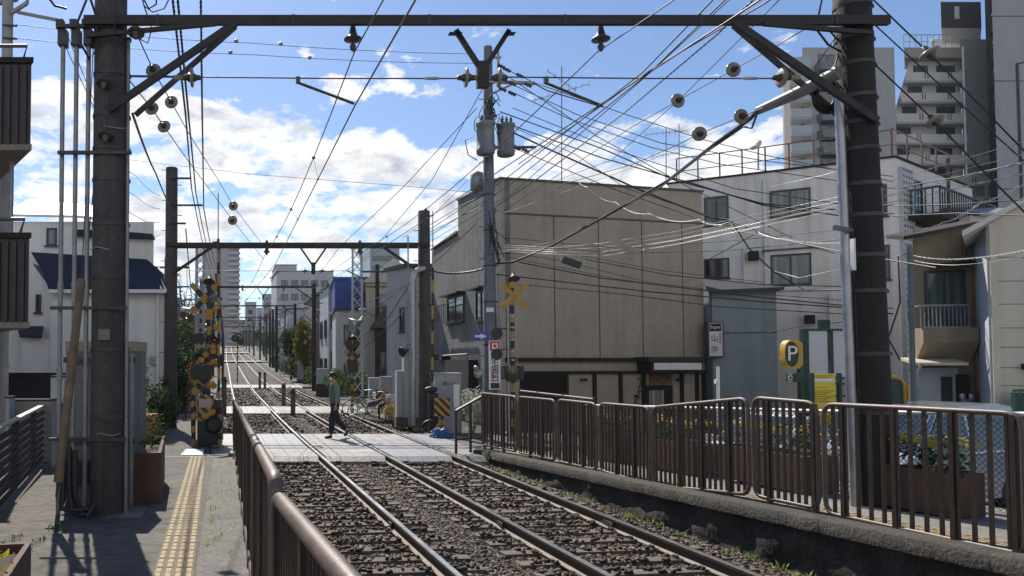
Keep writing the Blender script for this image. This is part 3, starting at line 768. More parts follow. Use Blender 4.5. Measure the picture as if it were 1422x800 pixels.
m = MB(); m.tube([(P(565, 0, Y2 - .3).x, Y2 - .3, .1), (P(565, 0, Y2 - .3).x, Y2 - .3, P(0, 330, Y2).z)], .02, 8); m.build('riser_pipe', M_GALVD, p2)
far_p = [(50, 'third overhead line portal crossing the view low above the distant track'), (73, 'fourth overhead line portal, smaller, beyond the third one'), (97, 'fifth overhead line portal, partway up the distant slope'), (122, 'sixth overhead line portal on the rising slope'),
         (148, 'seventh overhead line portal, hazy and thin on the slope'), (176, 'eighth overhead line portal high on the slope'), (206, 'ninth overhead line portal close to the top of the slope'), (240, 'farthest overhead line portal at the crest of the slope')]
PORT = [(-8, 5.8, 0), (YP, 5.8, 0), (Y2, P(400, 341, Y2).z, 0)]
for i, (Y, lab) in enumerate(far_p):
    zb_ = Zt(Y) + (6.8 if i < 2 else 6.3)
    portal(lab, Y, CS(Y) - (3.7 if i % 2 else 4.1), CS(Y) + (3.4 if i != 1 else 4.3), zb_, Zt(Y) - .1, zb_ + .5 + (.4 if i % 2 else 0), zb_ + .2 + (.6 if i == 2 else 0), .14 if i < 4 else .16, M_CONCD, detail=i < 1)
    PORT.append((Y, zb_, Zt(Y)))

# ------------------------------------------------------------ wires
def sagline(pts, sag, n=8):
    out = []
    for i in range(len(pts) - 1):
        a, b = Vector(pts[i]), Vector(pts[i + 1]); s = sag[i] if isinstance(sag, (list, tuple)) else sag
        for k in range(n if s else 1):
            t = k / n if s else 0; p = a.lerp(b, t); p.z -= s * 4 * t * (1 - t); out.append(p)
    out.append(Vector(pts[-1])); return out
def twisted(m, line, r, pitch=.22, amp=.012):
    pts = []
    for i in range(len(line) - 1):
        a, b = line[i], line[i + 1]; n = max(2, int((b - a).length / pitch * 4))
        for k in range(n): pts.append(a.lerp(b, k / n))
    pts.append(line[-1]); L = 0
    for ph in (0, math.pi):
        q = []; L = 0
        for i, p in enumerate(pts):
            if i: L += (pts[i] - pts[i - 1]).length
            an = L / pitch * 2 * math.pi + ph; q.append(p + Vector((math.cos(an) * amp * .6, math.cos(an) * amp * .4, math.sin(an) * amp)))
        m.tube(q, r, 4)
def wire(label, pts, r=.008, material=None, sag=0, name='overhead_wire', cat='wire', group='overhead wires', balls=(), discs=(), twist=False, pixel=True):
    q = [P(*p) for p in pts] if pixel else [Vector(p) for p in pts]
    line = sagline(q, sag)
    if group == 'lines fanning from the utility pole': r *= 1.2
    m = MB()
    if twist: twisted(m, line, r)
    else: m.tube(line, r, 6)
    o = m.build(name, material or M_WIRE); tag(o, label, cat, group)
    def child(mm, nm, mt):
        c = mm.build(nm, mt); c.parent = o; c.location = c.location - o.location
    for b in balls:
        mm = MB(); c = P(*b[:3]); rr = b[3] if len(b) > 3 else .03; mm.lathe(c, (1, 0, 0), [(-rr, .2 * rr), (-rr * .7, rr * .7), (0, rr), (rr * .7, rr * .7), (rr, .2 * rr)], 10); child(mm, 'marker_ball', M_INS)
    for (px, py, Y, sc) in discs:
        c = P(px, py, Y); k = min(range(len(line) - 1), key=lambda i: ((line[i] + line[i + 1]) / 2 - c).length); ax = (line[k + 1] - line[k]).normalized()
        if ax.y > 0: ax = -ax
        mm = MB(); disc(mm, c, ax, sc); child(mm, 'insulator', [M_INS, M_INSB])
    return o
def catenary(side, label1, label2):
    off = side * 1.375
    cz, mz = [], []
    for i, (Y, zb_, zt) in enumerate(PORT):
        xo = off + (.28 if i == 2 else (0 if i < 2 else (.15 if i % 2 else -.1)))
        if i == 2 and side > 0: xo = off
        zc = 4.85 if i < 3 else zb_ - 1.05; zm = 5.47 if i < 2 else (5.2 if i == 2 else zb_ - .32)
        cz.append((CS(Y) + xo if i else C(Y) + xo, Y, zc)); mz.append(((CS(Y) if i else C(Y)) + off, Y, zm))
    o1 = wire(label1, cz, .0085, M_WIREC, 0, 'contact_wire', 'contact wire', 'contact wires of the tram line', pixel=False)
    o2 = wire(label2, mz, .0075, M_WIRE, .28, 'messenger_wire', 'messenger wire', 'messenger wires of the tram line', pixel=False)
    for i in range(len(cz) - 1):
        if cz[i][1] > 60: break
        n = 4 if i < 2 else 5
        for k in range(1, n):
            t = k / n; a = Vector(cz[i]).lerp(Vector(cz[i + 1]), t); b = Vector(mz[i]).lerp(Vector(mz[i + 1]), t); b.z -= .28 * 4 * t * (1 - t)
            m = MB(); m.tube([a, b], .003, 4); m.lathe(b + Vector((0, 0, .0)), (0, 0, 1), [(-.025, .008), (-.01, .028), (.01, .028), (.025, .008)], 8); m.lathe(a, (0, 0, 1), [(-.02, .005), (0, .02), (.02, .005)], 6)
            c = m.build('dropper', M_WIRE); c.parent = o2; c.location = c.location - o2.location
catenary(-1, 'copper contact wire above the fence side track, slanting through open sky', 'messenger wire with ball droppers over the fence side track')
catenary(1, 'copper contact wire above the platform wall side track', 'messenger wire with ball droppers over the platform wall side track')

W = wire
# feeders along the left
for k, (x0, x1, x2, ye, w) in enumerate(((240, 258, 266, 262, .014), (247, 262, 272, 268, .014), (279, 281, 283, 290, .013))):
    W(['spiral bound black feeder cable, outer one of a vertical pair', 'spiral bound black feeder cable, inner one of a vertical pair', 'single spiral bound black feeder cable dropping straight down past the brace'][k],
      [(x0 - 6 if k < 2 else 276, -120, 7.4), (x0, 0, 9.2), (x1, 160, 13), (x2, ye, 21.8)], w, twist=True, name='feeder_cable', cat='cable', group='feeder cables over the footpath')
    W(['thin feeder wire from the round pole arm down to the third portal, steepest of three', 'thin feeder wire from the round pole arm down to the third portal, middle one', 'thin feeder wire from the lower arm end down to the third portal'][k],
      [(x2, ye, 21.8), (292 + 5 * k, 375, 50)], .018, sag=.3, group='feeders beyond the round pole')
W('black cable drooping from the thick pole brace to the round concrete pole', [(184, 158, 8.4), (216, 240, 15), (243, 300, 21.8)], .016, sag=.05)
W('thin cable hanging down beside the round concrete pole', [(258, 318, 21.8), (264, 390, 30), (268, 440, 40)], .02)
W('stay wire with pale discs running from the thick pole top to the second portal', [(189, 45, 8.3), (213, 98, 9), (238, 142, 10), (262, 185, 12), (303, 250, 16), (324, 286, 19), (368, 345, 22)], .007, discs=[(213, 98, 9, 1.0), (238, 142, 10, .95), (324, 286, 19, 1.3)], name='stay_wire', cat='stay wire', group='stay wires with disc insulators')
W('stay wire with two disc insulators just below the brace', [(180, 112, 8.5), (211, 151, 9.5), (228, 176, 10), (261, 223, 13), (303, 279, 16), (323, 306, 19), (366, 360, 22)], .007, discs=[(211, 151, 9.5, .95), (228, 176, 10, .95), (323, 306, 19, 1.3)], name='stay_wire', cat='stay wire', group='stay wires with disc insulators')
W('thin wire with pale marker balls, upper of two crossing the top of the sky', [(22, 34, 14), (350, 60, 17), (662, 75, 20.8)], .007, sag=.05, balls=[(328, 57, 16.8, .05), (390, 61, 17.3, .05)])
W('thin wire with pale marker balls, lower of two crossing the top of the sky', [(22, 53, 14), (350, 76, 17), (662, 88, 20.8)], .007, sag=.05, balls=[(320, 73, 16.6, .05), (430, 80, 17.6, .05)])
W('faint telephone wire running across the clouds from pole to transformer', [(180, 222, 26), (350, 242, 26), (569, 259, 26), (662, 268, 26)], .008)
for k in range(4):
    W(['service wire fanning left of the round pole, topmost', 'service wire fanning left of the round pole, second', 'service wire fanning left of the round pole, third', 'service wire fanning left of the round pole, lowest'][k], [(150, 205 + 30 * k, 20), (190, 245 + 28 * k, 24), (222, 272 + 18 * k, 27)], .009, sag=.1)
for k in range(2):
    W(['thin wire seen between the upright conduits, steeper one', 'thin wire seen between the upright conduits, shallower one'][k], [(84 + 8 * k, 50 - 5 * k, 12), (140, 170 - 6 * k, 14), (180, 250 - 10 * k, 16)], .007)
W('pair wire hanging in front of the white house beside the conduits', [(134, 60, 8.6), (130, 260, 8.5), (116, 395, 8.3)], .006)
W('wire along the thick pole face', [(162, -10, 8.1), (158, 60, 8.1), (148, 180, 8.1)], .006)

# feeders over the right platform
for k, (pts, r, tw, lab) in enumerate((
    ([(1150, -140, 6.5), (990, 0, 9), (892, 101, 11), (700, 250, 16), (598, 318, 21.8)], .010, False, 'black feeder wire of the slanting bundle down to the second portal, first'),
    ([(1165, -140, 6.5), (1007, 0, 9), (902, 101, 11), (706, 258, 16), (599, 326, 21.8)], .010, False, 'black feeder wire of the slanting bundle, second'),
    ([(1190, -140, 6.5), (1012, 0, 9), (906, 98, 11), (712, 268, 16), (600, 334, 21.8)], .008, False, 'black feeder wire of the slanting bundle, third'),
    ([(1200, -140, 6.5), (1046, 0, 9), (997, 47, 10), (869, 155, 13), (744, 250, 17), (601, 345, 21.8)], .007, True, 'twisted grey cable of the slanting bundle'),
    ([(1230, -120, 6.5), (1062, 5, 9), (997, 42, 10), (905, 96, 12), (835, 147, 14), (720, 228, 18)], .011, False, 'heavy black wire slanting above the twisted cable'))):
    W(lab, pts, r, twist=tw, group='slanting wires over the platform')
W('stay wire with two pale discs slanting from the beam to the building corner', [(1122, 38, 8.3), (1085, 60, 8.8), (1018, 97, 9.8), (941, 140, 11), (880, 175, 13), (700, 292, 20)], .007, discs=[(1018, 97, 9.8, 1.05), (941, 140, 11, 1.15)], name='stay_wire', cat='stay wire', group='stay wires with disc insulators')
W('lower stay wire with two discs beside the thick black cable', [(1060, 150, 8.8), (1029, 162, 9.2), (971, 186, 10.2), (943, 200, 11), (880, 228, 13), (760, 262, 18)], .007, discs=[(1029, 162, 9.2, 1.0), (971, 186, 10.2, 1.05)], name='stay_wire', cat='stay wire', group='stay wires with disc insulators')
W('thin straight wire slanting between the two disc stays', [(1082, 0, 8), (947, 135, 12), (850, 222, 16), (742, 262, 21)], .006)
W('stay wire with a large disc insulator before the terraced flats, upper', [(1200, -14, 7.6), (1213, 0, 7.6), (1290, 74, 7.2), (1340, 125, 7.0), (1440, 228, 6.5)], .008, discs=[(1290, 74, 7.2, 1.0)], name='stay_wire', cat='stay wire', group='stay wires with disc insulators')
W('stay wire with a disc insulator below the other one, in front of the terraced flats', [(1209, 84, 8.4), (1298, 168, 7.8), (1350, 222, 7.5), (1440, 312, 7)], .008, discs=[(1298, 168, 7.8, 1.0)], name='stay_wire', cat='stay wire', group='stay wires with disc insulators')
# heavy sheathed cable
pts = [(1052, 154, 9.1), (1040, 166, 9.6), (994, 199, 11), (929, 250, 13.5), (870, 284, 16), (820, 312, 18), (767, 341, 20), (713, 364, 20.8), (684, 366, 20.8)]
W('thick black sheathed cable sagging from the steel duct to the utility pole', pts, .030, name='power_cable', cat='cable', group=None)
W('thinner black cable looping along the thick sheathed one', [(1052, 156, 9.0), (1044, 178, 9.5), (1032, 176, 10), (980, 212, 11.4), (915, 262, 14), (850, 294, 17), (770, 336, 20), (690, 352, 20.8)], .013, name='power_cable', cat='cable', group=None)
W('twisted black cable from the round portal pole across to the utility pole', [(597, 375, 21.9), (640, 379, 21.5), (690, 366, 20.8)], .022, twist=True, name='power_cable', cat='cable', group=None, sag=.05)

# lines fanning from the utility pole to the right
fan = [([(694, 92, 20.8), (742, 115, 21), (869, 159, 21), (977, 194, 21), (1060, 215, 21), (1240, 252, 21)], .010, 'high voltage line from the pole top towards the flats, topmost of the fan'),
       ([(700, 112, 20.6), (801, 159, 21), (919, 199, 21), (1058, 223, 21), (1240, 245, 21)], .010, 'high voltage line of the fan, second from the top'),
       ([(707, 126, 20.4), (790, 165, 21), (905, 205, 21), (1000, 228, 21), (1240, 262, 21)], .010, 'high voltage line of the fan, third from the top'),
       ([(694, 155, 20.8), (835, 206, 19), (936, 250, 17), (1060, 283, 16), (1170, 292, 15), (1240, 284, 14)], .012, 'dark line of the fan passing the beige roof corner, upper'),
       ([(694, 168, 20.8), (835, 219, 19), (966, 256, 17), (1060, 285, 16), (1170, 300, 15), (1240, 296, 14)], .012, 'dark line of the fan passing the beige roof corner, lower'),
       ([(712, 184, 20.6), (757, 205, 20), (896, 267, 18), (987, 302, 16.5), (1017, 306, 16)], .018, 'heavy black line sloping down across the beige building roof'),
       ([(716, 178, 20.6), (800, 215, 20), (870, 262, 19), (1080, 330, 16), (1160, 352, 15)], .007, 'thin line sloping over the beige wall towards the white building'),
       ([(720, 364, 20.6), (835, 386, 20), (1058, 413, 18), (1170, 424, 17), (1240, 428, 16)], .013, 'dark low line across the beige wall, upper of the long pair'),
       ([(690, 381, 20.6), (902, 405, 19), (1058, 419, 18), (1170, 427, 17), (1240, 436, 16)], .013, 'dark low line across the beige wall, lower of the long pair'),
       ([(811, 360, 19.5), (930, 382, 19), (1058, 395, 18), (1170, 398, 17)], .009, 'dark line starting at the black splice box'),
       ([(700, 350, 20.6), (780, 362, 20), (900, 392, 19), (1000, 404, 18), (1170, 417, 17)], .006, 'thin dark line sagging across the beige wall, faintest'),
       ([(705, 345, 20.6), (790, 352, 20), (920, 376, 19), (1060, 392, 18)], .006, 'thin dark line across the beige wall just over the splice box'),
       ([(700, 356, 20.6), (860, 388, 20), (980, 404, 19)], .006, 'thin dark line across the beige wall below the splice box'),
       ([(1015, 306, 16), (1040, 345, 15.5), (1075, 378, 15), (1120, 404, 14.5), (1180, 402, 13)], .012, 'black line drooping in a curve across the white building window'),
       ([(1052, 323, 16), (1012, 345, 17), (985, 360, 18)], .010, 'short black line running down to the small window'),
       ([(740, 115, 20), (760, 126, 20), (838, 149, 20)], .014, 'short heavy line beside the pull off arm'),
       ([(650, 250, 30), (600, 300, 26), (560, 330, 24)], .008, 'thin slanting line behind the portal pole, upper'),
       ([(690, 262, 20.8), (640, 286, 21), (598, 312, 22)], .009, 'line from the utility pole back to the portal pole, upper'),
       ([(690, 276, 20.8), (640, 300, 21), (598, 322, 22)], .009, 'line from the utility pole back to the portal pole, lower'),
       ([(662, 310, 20.8), (620, 350, 24), (560, 400, 30), (505, 440, 36)], .012, 'line drooping behind the portal pole towards the lattice mast'),
       ([(578, 380, 22), (540, 440, 28), (500, 470, 34)], .016, 'black service cable falling to the old tiled house, upper'),
       ([(578, 412, 22), (545, 450, 28), (505, 482, 34)], .016, 'black service cable falling to the old tiled house, lower'),
       ([(420, 424, 55), (470, 438, 48), (560, 398, 30)], .015, 'pale service line drooping in front of the white houses')]
extra = [([(690, 96, 20.8), (830, 190, 20), (960, 262, 18), (1100, 330, 15)], .009, 'dark line from the pole top crossing the white building corner, steepest'),
 ([(712, 205, 20.6), (850, 262, 19), (1010, 318, 16), (1180, 352, 12), (1300, 372, 10)], .009, 'dark line under the heavy black one reaching the thick dark pole'),
 ([(700, 330, 20.6), (860, 345, 19), (1010, 335, 17), (1172, 318, 14)], .007, 'thin dark line mixed with the bright twisted bundle, upper'),
 ([(700, 338, 20.6), (860, 352, 19), (1010, 348, 17), (1172, 332, 14)], .007, 'thin dark line mixed with the bright twisted bundle, lower'),
 ([(1240, 262, 10), (1330, 246, 9), (1440, 222, 8)], .006, 'dark line right of the thick dark pole towards the tall tower, upper'),
 ([(1240, 300, 10), (1330, 296, 9), (1440, 300, 8)], .006, 'dark line right of the thick dark pole towards the tall tower, lower'),
 ([(1240, 286, 11), (1320, 284, 10), (1440, 276, 9)], .006, 'dark line right of the thick dark pole, between the other two'),
 ([(712, 150, 20.6), (860, 210, 19), (1020, 262, 17), (1172, 284, 15)], .008, 'dark fan line just above the beige roof line'),
 ([(1210, 30, 8.4), (1340, 150, 8), (1440, 240, 7.6)], .006, 'thin dark line parallel to the disc insulator stays at the flats'),
 ([(720, 395, 20), (860, 408, 19), (1000, 426, 18), (1170, 436, 16)], .009, 'dark low line across the beige wall, lowest of all'),
 ([(1180, 446, 13), (1120, 452, 16), (1066, 462, 20)], .009, 'black cable from the thick dark pole to the parking sign wall'),
 ([(662, 150, 21), (560, 260, 26), (470, 345, 34), (430, 400, 50)], .010, 'dark line from the utility pole down to the third portal'),
 ([(672, 120, 21), (600, 250, 27), (520, 345, 36), (440, 410, 50)], .010, 'dark line from the utility pole down behind the second portal')]
fan += extra
for pts, r, lab in fan: W(lab, pts, r, group='lines fanning from the utility pole')
# bright twisted low voltage bundle
ys = [(341, 195), (344, 214), (347, 226), (350, 242)]
for k, (ya, yb) in enumerate(ys):
    W(['sunlit twisted wire of the bright bundle, topmost', 'sunlit twisted wire of the bright bundle, second', 'sunlit twisted wire of the bright bundle, third', 'sunlit twisted wire of the bright bundle, lowest'][k],
      [(700, ya - 1, 20.6), (770, ya + 3, 19), (835, ya + 3 * k - 3, 17.5), (936, 322 + 6 * k, 15), (1058, 296 + 6 * k, 12), (1172, 272 + 6 * k, 9), (1240, 250 + 10 * k, 8.6), (1440, yb - 4, 7.5)], .0034, M_WIREW, twist=k > 1, group='bright twisted wires')
W('sunlit twisted wire dipping over the beige wall', [(790, 235, 20), (815, 260, 19), (855, 281, 18), (902, 297, 16.5), (970, 305, 15), (1017, 306, 14)], .0045, M_WIREW, twist=True, group='bright twisted wires', sag=.1)
W('sunlit twisted wire over the small white gable', [(1052, 322, 13), (1090, 332, 12), (1175, 337, 9), (1229, 329, 9), (1306, 311, 9), (1360, 283, 9), (1440, 245, 9)], .004, M_WIREW, twist=True, sag=.03, group='bright twisted wires')
W('short sunlit wire in front of the siding wall, upper', [(1268, 355, 15), (1330, 360, 14), (1440, 344, 12)], .004, M_WIREW, twist=True, sag=.03, group='bright twisted wires')
W('short sunlit wire in front of the siding wall, lower', [(1270, 362, 15), (1330, 368, 14), (1440, 352, 12)], .005, M_WIREW, sag=.03, group='bright twisted wires')
W('pale thin line crossing the roof of the beige building', [(700, 296, 20.8), (760, 275, 19), (880, 232, 15), (1000, 180, 12)], .006, M_WIREW)
W('pale thin line high across the white building facade', [(1060, 262, 16), (1140, 244, 15), (1175, 235, 14)], .005, M_WIREW)
W('pale cable along the white building wall', [(1058, 372, 20), (1110, 386, 19), (1180, 371, 17)], .007, M_WIREW)
t = thing('splice_box', 'black cable splice box hanging on the low wires before the beige wall', 'splice box', P(793, 372, 19.7))
m = MB(); m.bar(P(781, 360, 19.7), P(806, 369, 19.7), .12, .16); m.build('box', M_BLK, t)
m = MB(); 
for px, py in ((779, 357), (811, 360)): m.tube([P(px, py, 19.7), P(px, py + 6, 19.7)], .03, 8)
m.build('clamp', M_GALV, t)

# ------------------------------------------------------------ utility pole with transformers
ux, uy = P(679, 300, 20.8).x, 20.8
t = thing('utility_pole', 'tall concrete utility pole carrying two grey transformers and tangled cables', 'utility pole', (ux, uy, -.1))
pole_parts(t, ux, uy, -.1, P(0, 66, uy).z, .19, .125, mat('blue grey pole', (.16, .18, .205), .8, .25, 4, .3, 40, streak=.4, spots=.25), [2.4, 3.6, 4.6, 5.6, 6.6, 8.0])
for px0, px1, k in ((656, 682, 0), (686, 711, 1)):
    x = P((px0 + px1) / 2, 0, uy).x; r = (px1 - px0) / 2 / 1040 * uy * .98; z1, z0 = P(0, 174, uy).z, P(0, 219, uy).z
    m = MB(); yy = uy - .3 if k == 0 else uy - .15
    m.lathe((x, yy, z0), (0, 0, 1), [(0, r * .8), (.03, r * .97), (.09, r * .97), (.1, r), (.14, r), (.15, r * .95), (z1 - z0 - .12, r * .95), (z1 - z0 - .1, r * 1.05), (z1 - z0 - .03, r * 1.05), (z1 - z0, r * .6)], 22)
    o = m.build('transformer', mat('transformer grey', (.20, .215, .23), .5, .2, 4, .1, 30, streak=.3), t)
    for q in range(3):
        b = MB(); b.lathe((x - .12 + .12 * q, yy - .1, z1 - .02), (0, 0, 1), [(0, .03), (.04, .045), (.07, .03), (.1, .045), (.13, .03), (.18, .015)], 8); b.build('bushing', M_INSB, o)
m = MB(); z = P(0, 117, uy).z; m.bar((ux - .1, uy - .2, z), (P(738, 0, uy).x, uy - .2, z - .05), .08); m.bar((ux, uy - .2, P(0, 135, uy).z), (P(716, 0, uy).x, uy - .2, z), .05)
m.bar((ux + .05, uy - .1, P(0, 82, uy).z), (ux + .35, uy - .1, P(0, 82, uy).z), .05); m.bar((ux + .27, uy - .1, P(0, 72, uy).z), (ux + .27, uy - .1, P(0, 120, uy).z), .06); m.build('cross_arm', M_GALVD, t)
m = MB(); z = P(0, 208, uy).z; m.bar((ux, uy - .25, z), (P(738, 0, uy).x, uy - .25, z), .06); m.build('cross_arm', M_STEEL, t)
for px, py in ((696, 92), (704, 97), (700, 112), (711, 116), (698, 124), (711, 130), (722, 105), (733, 118), (718, 205), (730, 209)):
    m = MB(); c = P(px, py, uy - .22); m.lathe(c, (1, 0, -.5), [(-.12, .02), (-.08, .055), (-.03, .03), (0, .06), (.04, .03), (.08, .055), (.12, .02)], 8); m.build('insulator', [M_INSB, M_INSB], t)
m = MB(); random.seed(3)
for k in range(14):
    c0 = P(679 + random.uniform(-10, 16), random.uniform(135, 178), uy - .3); pts = []
    a0 = random.uniform(0, 6); rx, rz = random.uniform(.1, .24), random.uniform(.12, .3)
    for i in range(9): an = a0 + i / 8 * random.uniform(3, 6.2); pts.append(c0 + Vector((rx * math.cos(an), random.uniform(-.1, .1), rz * math.sin(an))))
    m.tube(pts, .012, 5)
m.tube([P(656, 190, uy - .3), P(646, 195, uy - .3), P(650, 215, uy - .3), P(663, 223, uy - .3)], .014, 5)
for k in range(10):
    m.tube([P(676 + random.uniform(-3, 14), random.uniform(280, 340), uy - .3), P(680 + random.uniform(-5, 20), random.uniform(300, 372), uy - .32), P(690 + random.uniform(-5, 25), random.uniform(330, 372), uy - .3)], .012, 5)
m.build('tangled_cable', M_WIRE, t)
m = MB(); c = P(664, 259, uy + .3); m.lathe(c + Vector((0, .1, -.12)), (0, 0, 1), [(0, .1), (.04, .2), (.5, .2), (.56, .1)], 12); m.build('junction_can', M_GALVD, t)
m = MB(); m.tube([(ux + .2, uy - .15, -.1), (ux + .17, uy - .15, P(0, 440, uy).z)], .03, 8); m.tube([(ux + .24, uy - .1, -.1), (ux + .22, uy - .1, P(0, 380, uy).z)], .02, 8); m.build('riser_pipe', M_GALVD, t)
m = MB(); m.box(ux - .14, ux + .06, uy - .21, uy - .195, P(0, 434, uy).z, P(0, 428, uy).z); m.build('number_plate', M_WHITE, t)
# signs on the utility pole
def on_pole_sign(): pass
sg = thing('dental_sign', 'tall white dentist signboard with blue lettering and a red emblem on the utility pole', 'signboard', P(683, 540, 20.5))
x0, x1 = P(675, 0, 20.5).x, P(690, 0, 20.5).x; z1, z0 = P(0, 473, 20.5).z, P(0, 541, 20.5).z
m = MB(); m.box(x0, x1, 20.47, 20.53, z0, z1); m.build('board', M_WHITE, sg)
m = MB(); w = x1 - x0; m.box(x0 + .02, x1 - .02, 20.455, 20.469, z1 - .28, z1 - .02); m.m = 1; m.box(x0 + .07, x1 - .07, 20.45, 20.4545, z1 - .23, z1 - .07); m.m = 0; m.box(x0 + .11, x1 - .11, 20.445, 20.4495, z1 - .19, z1 - .11)
m.build('emblem', [mat('sign red', (.5, .03, .04), .5, .1), M_WHITE], sg)
BLUE = mat('sign blue', (.02, .09, .38), .5, .1)
for k, ch in enumerate('三宅歯科'): text_part(ch, .235, facing(((x0 + x1) / 2, 20.462, z1 - .41 - .19 * k), (1, 0, 0)), mat('lettering navy', (.02, .03, .12), .5, .1), sg)
m = MB(); m.box(x0 + .03, x1 - .03, 20.455, 20.469, z0 + .03, z0 + .18); m.build('address_panel', M_BLK, sg)
m = MB(); m.box(x0 + .05, x1 - .05, 20.455, 20.469, z0 + .23, z0 + .26); m.bar((x0 + .08, 20.46, z0 + .3), (x1 - .12, 20.46, z0 + .38), .03, .01, up=(0, 1, 0)); m.build('emblem', mat('sign red', (.5, .03, .04)), sg)
sg = thing('arrow_sign', 'small blue one way sign with a white arrow beside the utility pole', 'traffic sign', P(667, 473, 20.6))
a, b = P(657, 461, 20.6), P(677, 473, 20.6)
m = MB(); m.box(a.x, b.x, 20.58, 20.6, b.z, a.z); m.build('plate', BLUE, sg)
m = MB(); zc = (a.z + b.z) / 2; m.extr([(a.x + .04, 20.575, zc - .03), (a.x + .2, 20.575, zc - .03), (a.x + .2, 20.575, zc - .08), (b.x - .03, 20.575, zc), (a.x + .2, 20.575, zc + .08), (a.x + .2, 20.575, zc + .03), (a.x + .04, 20.575, zc + .03)], (0, .003, 0)); m.build('arrow', M_WHITE, sg)
# ------------------------------------------------------------ buildings
def rbox(m, x0, x1, y0, y1, z0, z1, sk=None):
    """block whose sides run back along sk (x per y): the right hand blocks stand turned to the street"""
    sk = x0 / y0 if sk is None else sk; d = (y1 - y0) * sk
    return m.prism([(x0, y0), (x1, y0), (x1 + d, y1), (x0 + d, y1)], z0, z1)
def hit(px, py, A, B):
    """where a photo ray meets the upright plane through A, B: (metres along A->B, height)"""
    d = ray(px, py); ax, ay = A; bx, by = B
    ux, uy_ = bx - ax, by - ay; L = math.hypot(ux, uy_); ux /= L; uy_ /= L
    nx, ny = uy_, -ux
    t = (ax * nx + ay * ny) / (d[0] * nx + d[1] * ny)
    x, y = d[0] * t, d[1] * t
    return (x - ax) * ux + (y - ay) * uy_, H + d[2] * t
class Face:
    def __init__(s, A, B):
        s.A, s.B = A, B; ux, uy_ = B[0] - A[0], B[1] - A[1]; s.L = math.hypot(ux, uy_); s.u = Vector((ux / s.L, uy_ / s.L, 0))
        n = Vector((s.u.y, -s.u.x, 0))
        if n.dot(Vector((-A[0], -A[1], 0))) < 0: n = -n
        s.n = n
    def p(s, u, z, out=0): return Vector((s.A[0], s.A[1], 0)) + s.u * u + s.n * out + Vector((0, 0, z))
    def px(s, px, py): return hit(px, py, s.A, s.B)
    def slab(s, m, u0, u1, z0, z1, o0, o1):
        c = s.p((u0 + u1) / 2, (z0 + z1) / 2, (o0 + o1) / 2)
        return m.obox(c, s.u, s.n, (0, 0, 1), abs(u1 - u0) / 2, abs(o1 - o0) / 2, abs(z1 - z0) / 2)
    def rect(s, x0, y0, x1, y1):
        u0, _ = s.px(x0, (y0 + y1) / 2); u1, _ = s.px(x1, (y0 + y1) / 2)
        _, z1 = s.px((x0 + x1) / 2, y0); _, z0 = s.px((x0 + x1) / 2, y1); return min(u0, u1), max(u0, u1), z0, z1
def window(f, parent, u0, u1, z0, z1, frame=None, glass=None, mull=1, fw=.05, sill=True, out=.05, label=None, hood=False, curtain=False):
    frame = frame or M_FRAME; glass = glass or M_GLASS
    m = MB()
    for a, b, c, d in ((u0, u1, z0, z0 + fw), (u0, u1, z1 - fw, z1), (u0, u0 + fw, z0 + fw, z1 - fw), (u1 - fw, u1, z0 + fw, z1 - fw)): f.slab(m, a, b, c, d, -.02, out)
    for k in range(mull):
        uc = u0 + (u1 - u0) * (k + 1) / (mull + 1); f.slab(m, uc - fw / 2, uc + fw / 2, z0 + fw, z1 - fw, -.02, out * .8)
    w = m.build('window', frame, parent)
    m = MB(); f.slab(m, u0 + fw, u1 - fw, z0 + fw, z1 - fw, -.03, .012); m.build('pane', glass, w)
    if sill: m = MB(); f.slab(m, u0 - .05, u1 + .05, z0 - .05, z0 - .002, -.02, out + .06); m.build('sill', frame, w)
    if hood: m = MB(); f.slab(m, u0 - .15, u1 + .15, z1 + .06, z1 + .12, -.02, .35); m.build('hood', frame, w)
    return w
def wpx(f, parent, x0, y0, x1, y1, **k): return window(f, parent, *f.rect(x0, y0, x1, y1), **k)
def building(name, label, cat, loc, group=None): return thing(name, label, cat, loc, group)

M_BEIGE = mat('beige facade', (.365, .325, .265), .85, .08, .7, .2, 50, streak=.10, spots=.1)
M_MORTAR = mat('old grey mortar', (.20, .19, .175), .95, .25, .9, .5, 30, streak=.2, spots=.15)
M_WHITEW = mat('white render', (.68, .665, .65), .85, .07, 1.0, .2, 40, streak=.16)
M_BLUEG = mat('blue grey siding', (.235, .285, .32), .8, .1, 1.0, .2, 30, streak=.15)
M_SEAM = mat('dark seam', (.09, .08, .07), .8, .2)
M_ROOFD = mat('dark roof', (.03, .03, .035), .6, .3, 5, .3, 30)
M_BRN = mat('dark timber', (.024, .018, .015), .9, .3, 6, .3, 40)

# beige restaurant building
zb0 = -.42
A = (6.40, 24.0); B = (13.9, 25.9); Cc = (5.62, 32.4); D = (13.0, 34.5)
ztop = P(697, 249, 24).z
t = building('restaurant_building', 'beige panelled restaurant building with a blank high facade and grey mortar side', 'restaurant', (10, 25, zb0))
ff = Face(A, B); sf = Face(A, Cc)
m = MB(); m.prism([A, B, D, (A[0] + (Cc[0] - A[0]) * .01, A[1] + .08)][:3] + [(6.42, 25.0)], zb0, ztop) if False else None
front = MB(); ff.slab(front, 0, ff.L, zb0, ztop, -.35, 0); 
front.build('front_wall', M_BEIGE, t)
side = MB()
u1, _ = sf.px(636, 300)
poly = [(0.02, zb0), (sf.L, zb0), (sf.L, sf.px(605, 347)[1]), (u1 + .25, sf.px(634, 328)[1]), (u1, sf.px(636, 322)[1]), (u1, sf.px(636, 279)[1]), (0.02, ztop)]
side.extr([sf.p(u, z, 0) for u, z in poly], -sf.n * .3); side.build('side_wall', M_MORTAR, t)
